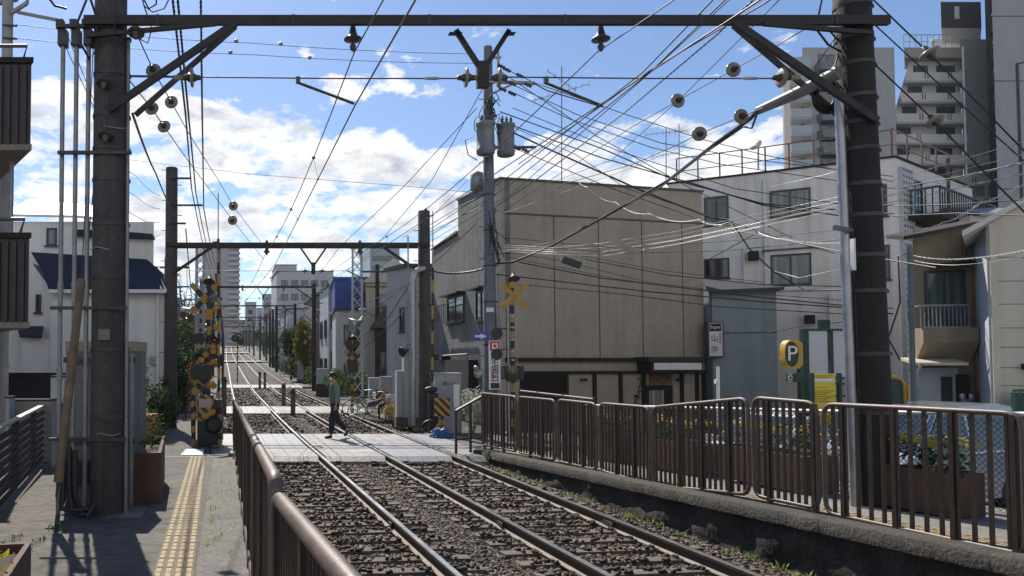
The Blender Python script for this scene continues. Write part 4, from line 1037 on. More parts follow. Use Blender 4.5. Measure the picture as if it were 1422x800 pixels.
core = MB(); core.prism([(6.8, 24.6), (13.4, 26.3), (12.8, 34), (6.1, 32.3)], zb0, ztop - 1.2); core.build('roof_block', M_MORTAR, t)
m = MB(); ff.slab(m, -.05, ff.L + .05, ztop, ztop + .07, -.4, .05); m.build('parapet_cap', M_SEAM, t)
m = MB()
for (a, b) in (((0, ztop), (u1, sf.px(636, 279)[1])), ((u1 + .1, sf.px(636, 322)[1] ), (sf.L, sf.px(605, 345)[1]))): m.bar(sf.p(a[0], a[1] + .03, -.12), sf.p(b[0], b[1] + .03, -.12), .36, .06)
m.build('side_cap', mat('cap grey', (.16, .15, .14), .8), t)
zs1 = ff.px(840, 303)[1]
m = MB()
a_, b_ = ff.px(708, 295), ff.px(977, 312)
zz = (a_[1] + b_[1]) / 2
ff.slab(m, .1, ff.L, zz - .02, zz + .02, 0, .05); m.build('ledge', M_SEAM, t)
zl = ff.px(850, 499)[1]
for x in (770, 832, 892, 948):
    u, _ = ff.px(x, 400); m = MB(); ff.slab(m, u - .013, u + .013, zl, zz - .03, 0, .015); m.build('panel_seam', M_SEAM, t)
m = MB(); ff.slab(m, .1, ff.L - .05, zl - .08, zl + .05, 0, .14); m.build('lower_ledge', M_BRN, t)
z2 = ff.px(850, 515)[1]
m = MB(); ff.slab(m, .1, ff.L, z2 - .1, z2, 0, .1); m.build('eave_beam', M_BRN, t)
u0, u1_, _, _ = ff.rect(722, 520, 782, 570)
m = MB(); ff.slab(m, u0, u1_, zb0, z2 - .1, 0, .05)
k = u0
while k < u1_: ff.slab(m, k, k + .035, zb0, z2 - .1, .05, .085); k += .09
m.build('timber_lattice', M_BRN, t)
for x in (786, 825, 861, 893, 946, 967, 976):
    u, _ = ff.px(x, 540); m = MB(); ff.slab(m, u - .06, u + .06, zb0, z2 - .1, 0, .07); m.build('timber_post', M_BRN, t)
# entrance door, canopy sign, name board
u0, u1_, z0_, z1_ = ff.rect(893, 535, 932, 585)
d = MB(); ff.slab(d, u0, u1_, zb0, z1_, 0, .09); dr = d.build('door', M_BRN, t)
m = MB(); a, b, c_, d_ = ff.rect(899, 542, 919, 580); ff.slab(m, a, b, zb0 + .5, d_, .091, .1); m.build('pane', glassmat('door glass', '#5a6268', .15), dr)
m = MB(); a, b, c_, d_ = ff.rect(901, 517, 930, 533); ff.slab(m, a, b, c_, d_, .08, .11); nb = m.build('name_board', mat('wooden board', (.20, .11, .06), .7, .3, 6), t)
text_part('山弥', (d_ - c_) * .95, facing(ff.p((a + b) / 2, (c_ + d_) / 2, .112), ff.u), M_BLK, nb)
m = MB(); a, b, c_, d_ = ff.rect(880, 500, 956, 515); ff.slab(m, a, b, d_ - .05, d_ + .1, 0, .75); m.build('canopy', M_ROOFD, t)
m = MB(); ff.slab(m, a + .1, b - .05, c_ - .05, d_ - .06, .05, .7); lb = m.build('sign_box', M_BRN, t)
m = MB(); a2, b2, c2, d2 = ff.rect(886, 503, 954, 514); ff.slab(m, a2 + .05, b2 - .05, c2 + .02, d2 - .02, .7, .72); m.build('blank_sign_face', M_WHITE, lb)
for x in (807, 940):
    m = MB(); u, z = ff.px(x, 525); m.lathe(ff.p(u - .06, z, .14), (0, 0, -1), [(0, .03), (.04, .07), (.1, .05)], 8); m.lathe(ff.p(u + .08, z, .14), (0, 0, -1), [(0, .03), (.04, .07), (.1, .05)], 8); m.build('wall_lamp', M_BLK, t)
# side windows and fittings
for (x0, y0, x1, y1) in ((622, 412, 645, 448), (662, 404, 676, 445)):
    wpx(sf, t, x0, y0, x1, y1, mull=1, hood=True)
m = MB(); a, b, c_, d_ = sf.rect(610, 430, 645, 448)
for k in range(14): m.bar(sf.p(a + (b - a) * k / 13, c_, .35), sf.p(a + (b - a) * k / 13, c_ + .7, .35), .02)
m.bar(sf.p(a, c_ + .7, .35), sf.p(b, c_ + .7, .35), .04); m.bar(sf.p(a, c_, .35), sf.p(b, c_, .35), .04); m.build('window_railing', M_BRN, t)
for (x0, y0, x1, y1) in ((630, 500, 664, 560), (610, 492, 625, 500)):
    a, b, c_, d_ = sf.rect(x0, y0, x1, y1); m = MB(); sf.slab(m, a, b, c_, d_, 0, .35); m.build('lean_to', M_BRN, t)
m = MB(); a, z = sf.px(612, 495); b, z_ = sf.px(660, 492); m.tube([sf.p(a, z, .3), sf.p(b, z_, .3)], .035, 8); m.tube([sf.p(b, z_, .3), sf.p(b, zb0, .3)], .035, 8); m.build('drain_pipe', M_GALVD, t)
# hanging sign box
sg = thing('hanging_sign', 'vertical white restaurant sign box with black characters at the corner of the beige building', 'signboard', P(986, 495, 25.2))
Y = 25.3; x0, x1 = P(975, 0, Y).x, P(996, 0, Y).x; z1, z0 = P(0, 447, Y).z, P(0, 496, Y).z
m = MB(); m.box(x0, x1, Y, Y + .28, z0, z1); m.build('housing', mat('sign housing', (.08, .07, .06), .5, .2), sg)
m = MB(); m.box(x0 + .03, x1 - .05, Y - .012, Y - .001, z0 + .04, z1 - .04); m.build('sign_face', mat('sign face', (.62, .62, .64), .4, .05), sg)
m = MB(); m.box(x0 + .04, x1 - .08, Y - .02, Y - .013, z1 - .32, z1 - .06); m.build('header', M_BLK, sg)
text_part('Super', .15, facing(((x0 + x1) / 2 - .02, Y - .022, z1 - .18), (1, 0, 0)), mat('lettering white', (.75, .75, .75), .5, .05), sg)
text_part('山', .24, facing(((x0 + x1) / 2 - .06, Y - .016, z1 - .57), (1, 0, 0)), M_BLK, sg)
text_part('弥', .24, facing(((x0 + x1) / 2 - .06, Y - .016, z0 + .25), (1, 0, 0)), M_BLK, sg)
for k, ch in enumerate('旬味の店'): text_part(ch, .085, facing((x1 - .13, Y - .016, z1 - .42 - .09 * k), (1, 0, 0)), M_BLK, sg)

# white three storey building behind
K = P(1243, 219, 25.9); zt_ = K.z
Lp = (P(928, 256, 29.9).x, 29.9); Kp = (K.x, 25.9); Rp = (P(1350, 262, 30.6).x, 30.6)
t = building('white_building', 'large white rendered three storey building with roof railing behind the beige one', 'building', (K.x, 27, STREET))
wf = Face(Lp, Kp); wr = Face(Kp, Rp)
back = (Rp[0] - 5.8, Rp[1] + 4.2)
m = MB(); m.prism([Lp, Kp, Rp, (Rp[0] + 7, Rp[1] + 8), (Lp[0] + 6, Lp[1] + 8)], STREET, zt_); m.build('wall', M_WHITEW, t)
m = MB(); wf.slab(m, -.05, wf.L + .05, zt_, zt_ + .07, -.35, .06); wr.slab(m, 0, wr.L, zt_, zt_ + .068, -.35, .06); m.build('parapet_cap', M_BRN, t)
for (x0, y0, x1, y1, g, fr, hd) in ((978, 273, 1012, 313, M_GLASS, 0, 0), (1069, 263, 1126, 301, M_GLASSL, 0, 0), (978, 359, 1013, 387, M_GLASS, 0, 0), (1070, 353, 1127, 396, M_GLASSL, 1, 0)):
    w_ = wpx(wf, t, x0, y0, x1, y1, glass=g, mull=1, fw=.06, hood=False)
    if fr:
        u0, u1_, z0_, z1_ = wf.rect(x0, y0, x1, y1); m = MB()
        for a, b, c_, d_ in ((u0 - .18, u1_ + .18, z1_, z1_ + .15), (u0 - .18, u1_ + .18, z0_ - .2, z0_ - .06), (u0 - .18, u0, z0_ - .06, z1_), (u1_, u1_ + .18, z0_ - .06, z1_)): wf.slab(m, a, b, c_, d_, 0, .12)
        m.build('surround', M_WHITEW, w_); m = MB(); wf.slab(m, u0 - .25, u1_ + .25, z1_ + .15, z1_ + .2, 0, .2); m.build('hood', M_FRAME, w_)
for (x0, y0, x1, y1) in ((1226, 256, 1232, 300), (1228, 340, 1236, 388)): wpx(wf, t, x0, y0, x1, y1, mull=0)
m = MB(); u, z = wf.px(1061, 250); m.tube([wf.p(u, z, .08), wf.p(u, STREET, .08)], .045, 8); u, z = wf.px(1033, 345); m.tube([wf.p(u, z, .08), wf.p(u, STREET, .08)], .045, 8); u, z = wf.px(1152, 410); m.tube([wf.p(u, z, .08), wf.p(u, STREET, .08)], .045, 8); m.build('drain_pipes', M_WHITEW, t)
for (x0, y0, x1, y1) in ((1039, 350, 1054, 362), (1117, 438, 1132, 450)):
    m = MB(); wf.slab(m, *wf.rect(x0, y0, x1, y1), 0, .3); m.build('vent_hood', M_BRN, t)
# roof railing of rusty red tube, and lattice stair panel
def rail_fence(face, u0, u1, z0, h, n, name, material, parent, mid=True, out=-.1):
    m = MB(); 
    for k in range(n + 1):
        u = u0 + (u1 - u0) * k / n; m.bar(face.p(u, z0, out), face.p(u, z0 + h, out), .04)
    m.bar(face.p(u0, z0 + h, out), face.p(u1, z0 + h, out), .035)
    if mid: m.bar(face.p(u0, z0 + h * .45, out), face.p(u1, z0 + h * .45, out), .028)
    return m.build(name, material, parent)
M_RED = mat('rusty red tube', (.13, .055, .045), .6, .3)
ul, _ = wf.px(932, 240)
rail_fence(wf, .3, wf.L * .99, zt_ + .07, .95, 9, 'roof_railing', M_RED, t)
rail_fence(wr, 0, wr.L * .72, zt_ + .07, 1.0, 4, 'roof_railing', M_RED, t)
m = MB(); a, b, c_, d_ = wr.rect(1252, 240, 1272, 520)
m2 = MB(); wr.slab(m2, .2, 1.35, STREET, zt_ - .3, 0, .12)
zz_ = STREET + .2
while zz_ < zt_ - .4:
    m2.m = 1
    for uu in (.3, .55, .8, 1.05): wr.slab(m2, uu, uu + .14, zz_, zz_ + .1, .10, .125)
    zz_ += .22
m2.build('stair_panel', [mat('lattice block', (.42, .44, .47), .8, .1), mat('lattice openings', (.12, .13, .15), .8, .1)], t)
u0, u1_, z0_, z1_ = wr.rect(1259, 250, 1280, 312); window(wr, t, u0, u1_, z0_, z1_, glass=M_GLASS, mull=1)
bal_ = MB(); a, b, c_, d_ = wr.rect(1256, 280, 1336, 312)
for k in range(26): bal_.bar(wr.p(a + (b - a) * k / 25, c_, 1.0), wr.p(a + (b - a) * k / 25, d_, 1.0), .03)
for q in (0, 1):
    uu = a if q == 0 else b
    for k in range(6): bal_.bar(wr.p(uu, c_, .2 * k), wr.p(uu, d_, .2 * k), .03)
    bal_.bar(wr.p(uu, d_, 0), wr.p(uu, d_, 1.0), .06)
bal_.bar(wr.p(a, d_, 1.0), wr.p(b, d_, 1.0), .06); bo = bal_.build('balcony_railing', M_BLK, t)
m = MB(); wr.slab(m, a - .05, b + .05, c_ - .15, c_, 0, 1.05); m.build('balcony_floor', M_BRN, t)
for uu in (a + .9, b - 1.0):
    m = MB(); m.bar(wr.p(uu, c_, 1.0), wr.p(uu, zt_ + .0, 1.0), .07); m.build('balcony_post', M_BLK, t)
# antennas and dish on the roofs
def antenna(label, px, y0, y1, Y, arms, group='roof antennas'):
    a = P(px, y0, Y); b = P(px, y1, Y); t = thing('roof_antenna', label, 'antenna', b, group)
    m = MB(); m.tube([b, a], .02, 6); m.build('mast', M_GALVD, t)
    for (py, w, dz, n) in arms:
        c = P(px, py, Y); m = MB(); l = c + Vector((-w * .5, 0, -dz)); r = c + Vector((w * .5, 0, dz)); m.tube([l, r], .012, 5)
        for k in range(n):
            q = l.lerp(r, k / (n - 1)); m.tube([q + Vector((0, -.25, 0)), q + Vector((0, .25, 0))], .006, 4); m.tube([q + Vector((0, 0, -.12)), q + Vector((0, 0, .12))], .006, 4)
        m.build('yagi', M_GALVD, t)
antenna('tall roof antenna with a yagi standing on the beige building', 780, 92, 252, 27, [(128, 2.0, .3, 9), (112, 1.0, -.35, 5)])
antenna('roof antenna with two yagis at the corner of the white building', 925, 178, 256, 30, [(184, 1.7, .1, 8), (215, 1.1, .1, 6)])
antenna('short thin antenna mast above the glass tower side of the beige roof', 943, 172, 256, 32, [(183, .8, 0, 4)])
t = thing('satellite_dish', 'white satellite dish on a thin mast on the white building roof', 'satellite dish', P(1053, 232, 27))
m = MB(); m.tube([P(1053, 236, 27), P(1053, 205, 27)], .03, 6); m.build('mast', M_GALVD, t)
m = MB(); m.lathe(P(1049, 201, 27), Vector((-.8, -.5, .4)), [(-.08, .03), (-.05, .13), (0, .22), (.01, .21), (-.04, .12)], 18); m.build('dish', M_WHITE, t)

# low blue grey building
t = building('blue_grey_house', 'low blue grey rendered house with a dark sloping roof beside the restaurant', 'house', (15, 25, STREET))
A1 = (P(979, 0, 25.6).x, 25.6); B1 = (P(1069, 0, 25.0).x, 25.0); f1 = Face(A1, B1)
m = MB(); m.prism([A1, B1, (B1[0] + .1, 27.2), (A1[0], 27.6)], STREET, P(0, 398, 25.2).z); m.build('wall', M_BLUEG, t)
za = f1.px(985, 402)[1]
m = MB(); e0, e1 = f1.p(-.1, f1.px(978, 408)[1], .35), f1.p(f1.L + .15, f1.px(1068, 404)[1], .35); r0, r1 = f1.p(-.1, f1.px(978, 386)[1], -1.2), f1.p(f1.L * .35, f1.px(1000, 388)[1], -1.2)
m.extr([e0, e1, f1.p(f1.L + .15, e1.z + .05, -1.8), r1, r0], (0, 0, .09)); m.build('roof', M_ROOFD, t)
m = MB(); f1.slab(m, 0, f1.L, f1.px(1020, 463)[1], f1.px(1020, 461.5)[1], 0, .012); f1.slab(m, -.03, .03, STREET, za, 0, .05); m.build('wall_seam', M_SEAM, t)
m = MB(); m.tube([P(998, 592, 17.5), P(997, 509, 17.5)], .035, 8); m.lathe(P(993, 530, 17.5), (1, 0, 0), [(0, .06), (.08, .06)], 8); tag(m.build('white_post', M_WHITE), 'thin white metal post standing before the blue grey house', 'post')

# narrow ochre house with balcony
M_OCH = mat('ochre render', (.25, .21, .15), .85, .14, 1.6, .3, 40, streak=.25)
t = building('balcony_house', 'narrow ochre house with a small railed balcony and a copper downpipe', 'house', (14.5, 18, STREET))
Yh = 18.0; A2 = (P(1258, 0, Yh).x, Yh); B2 = (P(1342, 0, Yh - .4).x, Yh - .4); f2 = Face(A2, B2)
ztp = f2.px(1300, 318)[1]
m = MB(); m.prism([A2, B2, (B2[0] + 4.2, Yh + 4.5), (A2[0] + 3.9, Yh + 4.7)], STREET, ztp); m.build('wall', M_OCH, t)
m = MB(); m.extr([f2.p(-.35, f2.px(1237, 338)[1], .5), f2.p(f2.L * .96, f2.px(1332, 318)[1], .5), f2.p(f2.L * .98, f2.px(1332, 314)[1] + .1, -.5), f2.p(-.35, f2.px(1237, 336)[1] + .15, -.5)], (0, 0, .09)); m.build('eave', M_BRN, t)
m = MB(); m.extr([f2.p(.3, f2.px(1275, 372)[1], 0), f2.p(f2.L * .97, f2.px(1340, 366)[1], 0), f2.p(f2.L * .97, f2.px(1340, 368)[1] - .03, .4), f2.p(.3, f2.px(1275, 372)[1] - .06, .4)], (0, 0, .07)); m.build('window_hood', M_BRN, t)
w_ = wpx(f2, t, 1284, 376, 1340, 454, mull=1, glass=glassmat('green curtain glass', '#35413f', .08), sill=False)
m = MB(); a, b, c_, d_ = f2.rect(1266, 426, 1331, 456)
for k in range(13): m.bar(f2.p(a + (b - a) * k / 12, c_, .5), f2.p(a + (b - a) * k / 12, d_, .5), .022)
m.bar(f2.p(a, d_, .5), f2.p(b, d_, .5), .045); m.bar(f2.p(a, c_, .5), f2.p(b, c_, .5), .045)
for uu in (a, b): m.bar(f2.p(uu, d_, .5), f2.p(uu, d_, 0), .04)
m.build('balcony_railing', M_GALVD, t)
a, b, c_, d_ = f2.rect(1268, 456, 1343, 476)
m = MB(); m.extr([f2.p(a, d_, 0), f2.p(a, d_, .55), f2.p(a, c_, .55), f2.p(a + .0, c_ - .55, 0)], f2.u * (b - a)); m.build('balcony_base', M_OCH, t)
m = MB(); u, z = f2.px(1337, 325); m.tube([f2.p(u, z, .06), f2.p(u, f2.px(1337, 360)[1], .06), f2.p(f2.px(1343, 0)[0] - .05, f2.px(1343, 370)[1], .06), f2.p(f2.px(1343, 0)[0] - .05, STREET, .06)], .035, 8); m.build('downpipe', mat('copper pipe', (.20, .09, .05), .5, .3), t)
a, b, c_, d_ = f2.rect(1250, 500, 1322, 508)
m = MB(); m.extr([f2.p(a, d_, 0), f2.p(b, d_, 0), f2.p(b, d_ - .12, .8), f2.p(a, d_ - .12, .8)], (0, 0, .06)); m.build('door_canopy', mat('canopy sheet', (.5, .45, .35), .5, .1), t)
a, b, c_, d_ = f2.rect(1264, 511, 1330, 590); m = MB(); f2.slab(m, a, b, STREET, d_, 0, .04); m.build('entrance_wall', mat('blue white wall', (.36, .40, .46), .8, .1), t)
a, b, c_, d_ = f2.rect(1306, 523, 1321, 590); m = MB(); f2.slab(m, a, b, STREET, d_, .04, .08); m.build('door', M_FRAME, t)
m = MB(); a, b, c_, d_ = f2.rect(1326, 520, 1340, 560); f2.slab(m, a, b, STREET, d_, .0, .25); m.build('timber_post', M_BRN, t)
m = MB(); u, z = f2.px(1333, 546)
for q in (-.08, .08): m.lathe(f2.p(u + q, z, .33), (0, 0, -1), [(0, .05), (.03, .06), (.12, .06), (.14, .03), (.35, .025)], 8)
m.lathe(f2.p(u, z - .25, .36), (0, -1, 0), [(-.08, .13), (.02, .13), (.03, .1)], 12); m.build('gas_meter', M_GALV, t)
tp = thing('service_pole', 'slim grey steel service pole in front of the ochre house', 'pole', P(1264, 590, 17))
m = MB(); x = P(1264, 400, 17).x; m.tube([(x, 17, STREET), (x, 17, P(0, 342, 17).z)], .06, 10); m.build('shaft', mat('slate pole', (.10, .125, .14), .6, .2), tp)
m = MB(); m.tube([(x + .12, 16.98, STREET), (x + .1, 16.98, P(0, 520, 17).z), (x + .18, 16.98, P(0, 505, 17).z)], .03, 8); m.build('pipe', M_GALVD, tp)
m = MB(); m.tube([P(1258, 352, 17), P(1247, 356, 17), P(1250, 420, 17.2), (P(1243, 470, 17).x, 17.2, P(0, 470, 17).z), P(1250, 500, 17.2)], .018, 6); m.build('drooping_cable', M_WIRE, tp)

# pale siding house with gable
t = building('siding_house', 'pale siding house with a white gable edge, closest house at the picture edge', 'house', (15.5, 16, STREET))
Yc = 16.2; K3 = (P(1361, 0, Yc).x, Yc); L3 = (P(1343, 0, 17.6).x, 17.6); R3 = (K3[0] + 5.5, Yc - .35)
f3 = Face(K3, R3); f3l = Face(L3, K3)
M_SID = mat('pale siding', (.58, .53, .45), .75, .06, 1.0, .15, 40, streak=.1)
za, zb_ = f3.px(1362, 311)[1], f3.px(1430, 279)[1]
uL = f3.px(1430, 300)[0]; ur = uL * 1.1
slope = (zb_ - za) / uL
m = MB(); m.extr([f3.p(0, STREET, 0), f3.p(f3.L, STREET, 0), f3.p(f3.L, za + slope * 1.8, 0), f3.p(ur + 1.0, za + slope * (ur + 1), 0), f3.p(0, za, 0)], (4.1, 4.4, 0)); m.build('wall', M_SID, t)
m = MB(); f3l.slab(m, 0, f3l.L, STREET, za, 0, .02); m.build('end_wall', mat('siding with painted shade', (.38, .40, .44), .8, .06), t)  # bluish shade of this face is put into its siding colour
m = MB()
for y in (357, 390, 422, 455, 482, 510, 535):
    z = f3.px(1390, y)[1]; f3.slab(m, .05, f3.L, z - .012, z, 0, .012)
m.build('siding_seams', mat('siding seam', (.2, .18, .16), .9), t)  # darker seam lines across the siding
m = MB(); e = f3.p(-.75, za - slope * .75 + .1, .3); g = f3.p(ur + 1, za + slope * (ur + 1) + .1, .3); m.extr([e, g, g + Vector((0, 0, .12)), e + Vector((0, 0, .12))], (4.4, 4.7, 0)); m.build('roof', mat('white roof trim', (.6, .58, .54), .6, .05), t)
m = MB(); f3.slab(m, .0, .14, STREET, za, 0, .05); m.build('corner_trim', M_SID, t)
m = MB(); f3.slab(m, *f3.rect(1418, 505, 1430, 513), 0, .15); m.build('vent_hood', M_FRAME, t)
m = MB(); a, b, c_, d_ = f3.rect(1380, 541, 1440, 600); 
for uu in np.arange(a, b, .13): m.bar(f3.p(uu, STREET, .5), f3.p(uu, d_, .5), .02)
m.bar(f3.p(a, d_, .5), f3.p(b, d_, .5), .05); f3.slab(m, a, b, STREET, d_ - .05, .42, .44)
o = m.build('green_gate', mat('dark green gate', (.03, .10, .08), .5, .2)); tag(o, 'dark green metal gate at the foot of the pale siding house', 'gate')
# low grey roofs between the ochre house and the flats
t = building('low_roof_house', 'grey roofed house seen just over the white gable', 'house', (P(1390, 0, 26).x, 26, STREET))
m = MB(); x0, x1 = P(1338, 0, 26).x, P(1470, 0, 26).x; m.box(x0, x1, 26, 31, STREET, P(0, 300, 26).z); m.build('wall', M_WHITEW, t)
m = MB(); m.extr([(x0, 25.6, P(0, 303, 26).z), (x1, 25.6, P(0, 303, 26).z), (x1, 29, P(0, 268, 26).z), (P(1395, 0, 26).x, 29, P(0, 268, 26).z)], (0, 0, .12)); m.build('roof', mat('grey blue roof', (.22, .23, .26), .6, .1, 4), t)

# ------------------------------------------------------------ towers of flats
M_TW = mat('tower render', (.33, .335, .35), .85, .06, .3, streak=.08)
M_TWL = mat('tower balcony', (.50, .495, .49), .85, .06, .3)
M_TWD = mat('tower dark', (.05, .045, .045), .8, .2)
# tower with balcony stack
Yt = 92
t = building('apartment_tower', 'grey slab block of flats with a stack of glass balconies, behind the portal pole', 'block of flats', (P(1160, 0, Yt).x, Yt, 0))
XPY = 120
def X(px, Y): return P(px, XPY, Y).x
def Z(py, Y): return P(700, py, Y).z
m = MB(); rbox(m, X(1115, Yt), X(1243, Yt), Yt, Yt + 14, 0, Z(66, Yt)); m.build('wall', M_TW, t)
m = MB(); m.prism([(X(1088, Yt + 5), Yt + 5), (X(1115, Yt) - .02, Yt + .1), (X(1115, Yt) + 8, Yt + 13), (X(1088, Yt + 5) + 5, Yt + 13)], 0, Z(76, Yt)); m.build('side_wall', mat('tower side brown', (.20, .185, .17), .85, .1), t)
fl = 13
for k in range(fl):
    z = Z(75 + 23.3 * k, Yt) - 2.2
    if z < 6: break
    b = MB(); xx0, xx1 = X(1085, Yt), X(1113, Yt)
    rbox(b, xx0, xx1, Yt - 1.6, Yt + 5, z - .15, z); rbox(b, xx0, xx0 + .12, Yt - 1.6, Yt + 5, z, z + 1.0); bo = b.build('balcony', M_TWL, t)
    b = MB(); b.box(xx0, xx1, Yt - 1.75, Yt - 1.62, z, z + 1.1); b.build('glass_parapet', mat('balcony glass', (.25, .32, .36), .2, .1, spec=.8), bo)
    b = MB(); b.box(X(1133, Yt), X(1165, Yt), Yt - 1.1, Yt - .02, z - .1, z + .9); b2 = b.build('balcony', mat('grey parapet', (.16, .17, .19), .7, .1), t)
    fz = Face((X(1115, Yt), Yt), (X(1243, Yt), Yt)); u0 = X(1137, Yt) - X(1115, Yt); window(fz, t, u0, u0 + 2.3, z + .95, z + 2.1, mull=1, sill=False, fw=.09)
# terraced block
Yt = 95
t = building('terraced_flats', 'terraced block of flats stepping up, with long pale balcony bands', 'block of flats', (X(1310, Yt), Yt, 0))
K4, R4 = (X(1332, Yt), Yt), (X(1378, Yt), Yt + .0)
zroof = Z(58, Yt)
m = MB(); m.extr([(X(1222, Yt + .35), Yt + .35, 0), (X(1334, Yt + .35), Yt + .35, 0), (X(1334, Yt + .35), Yt + .35, Z(68, Yt)), (X(1266, Yt + .35), Yt + .35, Z(76, Yt)), (X(1222, Yt + .35), Yt + .35, Z(215, Yt))], (12, 14, 0)); m.build('wall', M_TWL, t)
m = MB(); rbox(m, X(1332, Yt), X(1379, Yt), Yt - .3, Yt + 14, 0, Z(56, Yt)); m.build('wing', M_TW, t)
m = MB(); rbox(m, X(1319, Yt) , X(1374, Yt), Yt + 1, Yt + 13, Z(56, Yt), Z(30, Yt)); m.build('penthouse', mat('pale penthouse', (.5, .49, .46), .8, .06), t)
m = MB(); rbox(m, X(1318, Yt), X(1374.5, Yt), Yt + .9, Yt + 13.2, Z(34, Yt), Z(-2, Yt)); m.build('dark_storey', M_TWD, t)
m = MB(); m.box(X(1337, Yt), X(1343, Yt), Yt + .8, Yt + .88, Z(22, Yt), Z(5, Yt)); m.build('slot_window', M_WHITE, t)
m = MB(); rbox(m, X(1249, Yt), X(1332, Yt), Yt - .9, Yt + 3, Z(84, Yt), Z(70, Yt)); m.build('roof_band', mat('taupe band', (.27, .25, .23), .8, .08), t)
def thin_rail(x0, x1, y, z, h, n, parent, material=M_GALVD):
    m = MB()
    for k in range(n + 1): m.bar((x0 + (x1 - x0) * k / n, y, z), (x0 + (x1 - x0) * k / n, y, z + h), .06)
    m.bar((x0, y, z + h), (x1, y, z + h), .07); m.bar((x0, y, z + h * .5), (x1, y, z + h * .5), .05); m.build('roof_railing', material, parent)
thin_rail(X(1252, Yt), X(1318, Yt), Yt - .5, Z(70, Yt), 1.8, 8, t)
for k in range(7):
    yb = 116 + 28.7 * k; z = Z(yb, Yt); hh = 1.12
    xl = 1250 - 7.8 * k; xr = 1331 if k < 4 else 1377
    b = MB(); rbox(b, X(xl, Yt), X(xr, Yt), Yt - .9 - .08 * k, Yt - .75 - .08 * k, z, z + hh); rbox(b, X(xl, Yt), X(xr, Yt), Yt - .75 - .08 * k, Yt + 1.3, z - .15, z + .05)
    bo = b.build('balcony', M_TWL, t)
    for q in (.35, .75):
        xs = X(xl + (xr - xl) * q, Yt); b = MB(); b.box(xs - .2, xs - .08, Yt - .93 - .08 * k, Yt - .905 - .08 * k, z + .3, z + 1.1); b.box(xs + .15, xs + .27, Yt - .93 - .08 * k, Yt - .905 - .08 * k, z + .3, z + 1.1); b.build('drain_slots', M_SEAM, bo)
    fz = Face((X(1222, Yt + .35), Yt + .35), (X(1334, Yt + .35), Yt + .35))
    for (wa, wb) in ((xl + 18, xl + 38), (1300, 1326)) if k < 4 else ((xl + 20, xl + 44), (1292, 1322)):
        u0, _ = fz.px(wa, yb - 20); u1_, _ = fz.px(wb, yb - 20); window(fz, t, u0, u1_, z + .6, z + 2.45, mull=2, sill=False, fw=.1, glass=glassmat('flat glass', '#20303c', .08))
    a = MB(); xs = X(1285 + (k % 2) * 20, Yt); a.box(xs, xs + .9, Yt + .7, Yt + 1.15, z + 1.3, z + 2.0); a.build('air_conditioner', M_WHITE, t)
m = MB(); m.tube([(X(1328, Yt), Yt - 1.1, Z(70, Yt)), (X(1328, Yt), Yt - 1.1, 8)], .12, 8); m.build('drain_pipe', M_WHITE, t)
m = MB(); m.lathe((X(1298, Yt), Yt - .5, Z(62, Yt)), Vector((-.3, -1, .3)), [(-.2, .2), (-.1, .5), (0, .75), (.02, .7)], 16); m.build('roof_dish', M_WHITE, t)
# tall blank tower at the edge
Yt = 88
t = building('tall_tower', 'tallest dark grey tower cut by the picture edge, with a slot of dark balconies', 'block of flats', (X(1400, Yt), Yt, 0))
m = MB(); rbox(m, X(1381, Yt), X(1560, Yt), Yt, Yt + 16, 0, Z(-160, Yt)); m.build('wall', mat('tower slate', (.31, .32, .345), .85, .06, .3, streak=.1), t)
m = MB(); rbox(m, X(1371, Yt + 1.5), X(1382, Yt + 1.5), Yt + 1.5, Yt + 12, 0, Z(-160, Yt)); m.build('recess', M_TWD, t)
for k in range(12):
    z = Z(28 + 38.6 * k, Yt + 1)
    if z < 6: break
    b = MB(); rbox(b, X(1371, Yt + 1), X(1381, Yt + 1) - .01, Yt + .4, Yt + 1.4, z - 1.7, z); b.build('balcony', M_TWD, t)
    b = MB(); b.extr([(X(1373, Yt + 1), Yt + .35, z + .5), (X(1381, Yt + 1) - .02, Yt + .35, z - .05), (X(1381, Yt + 1) - .02, Yt + .35, z + .75)], (.4, .5, 0)); b.build('ledge', M_WHITE, t)
m = MB()
for y in (22, 112, 262): z = Z(y, Yt); m.box(X(1381, Yt), X(1440, Yt), Yt - .04, Yt, z - .1, z)
m.build('wall_joints', M_SEAM, t)
t = thing('street_pole', 'thin dark pole rising before the tall tower at the picture edge', 'pole', (X(1412, 60), 60, 0))
m = MB(); m.tube([(X(1414, 60), 60, 0), (X(1413, 60), 60, Z(88, 60))], .12, 8); m.build('shaft', M_WIRE, t); m = MB(); m.bar((X(1412, 60), 60, Z(90, 60)), (X(1424, 60), 60, Z(86, 60)), .12); m.build('arm', M_WIRE, t)

XPY = 400
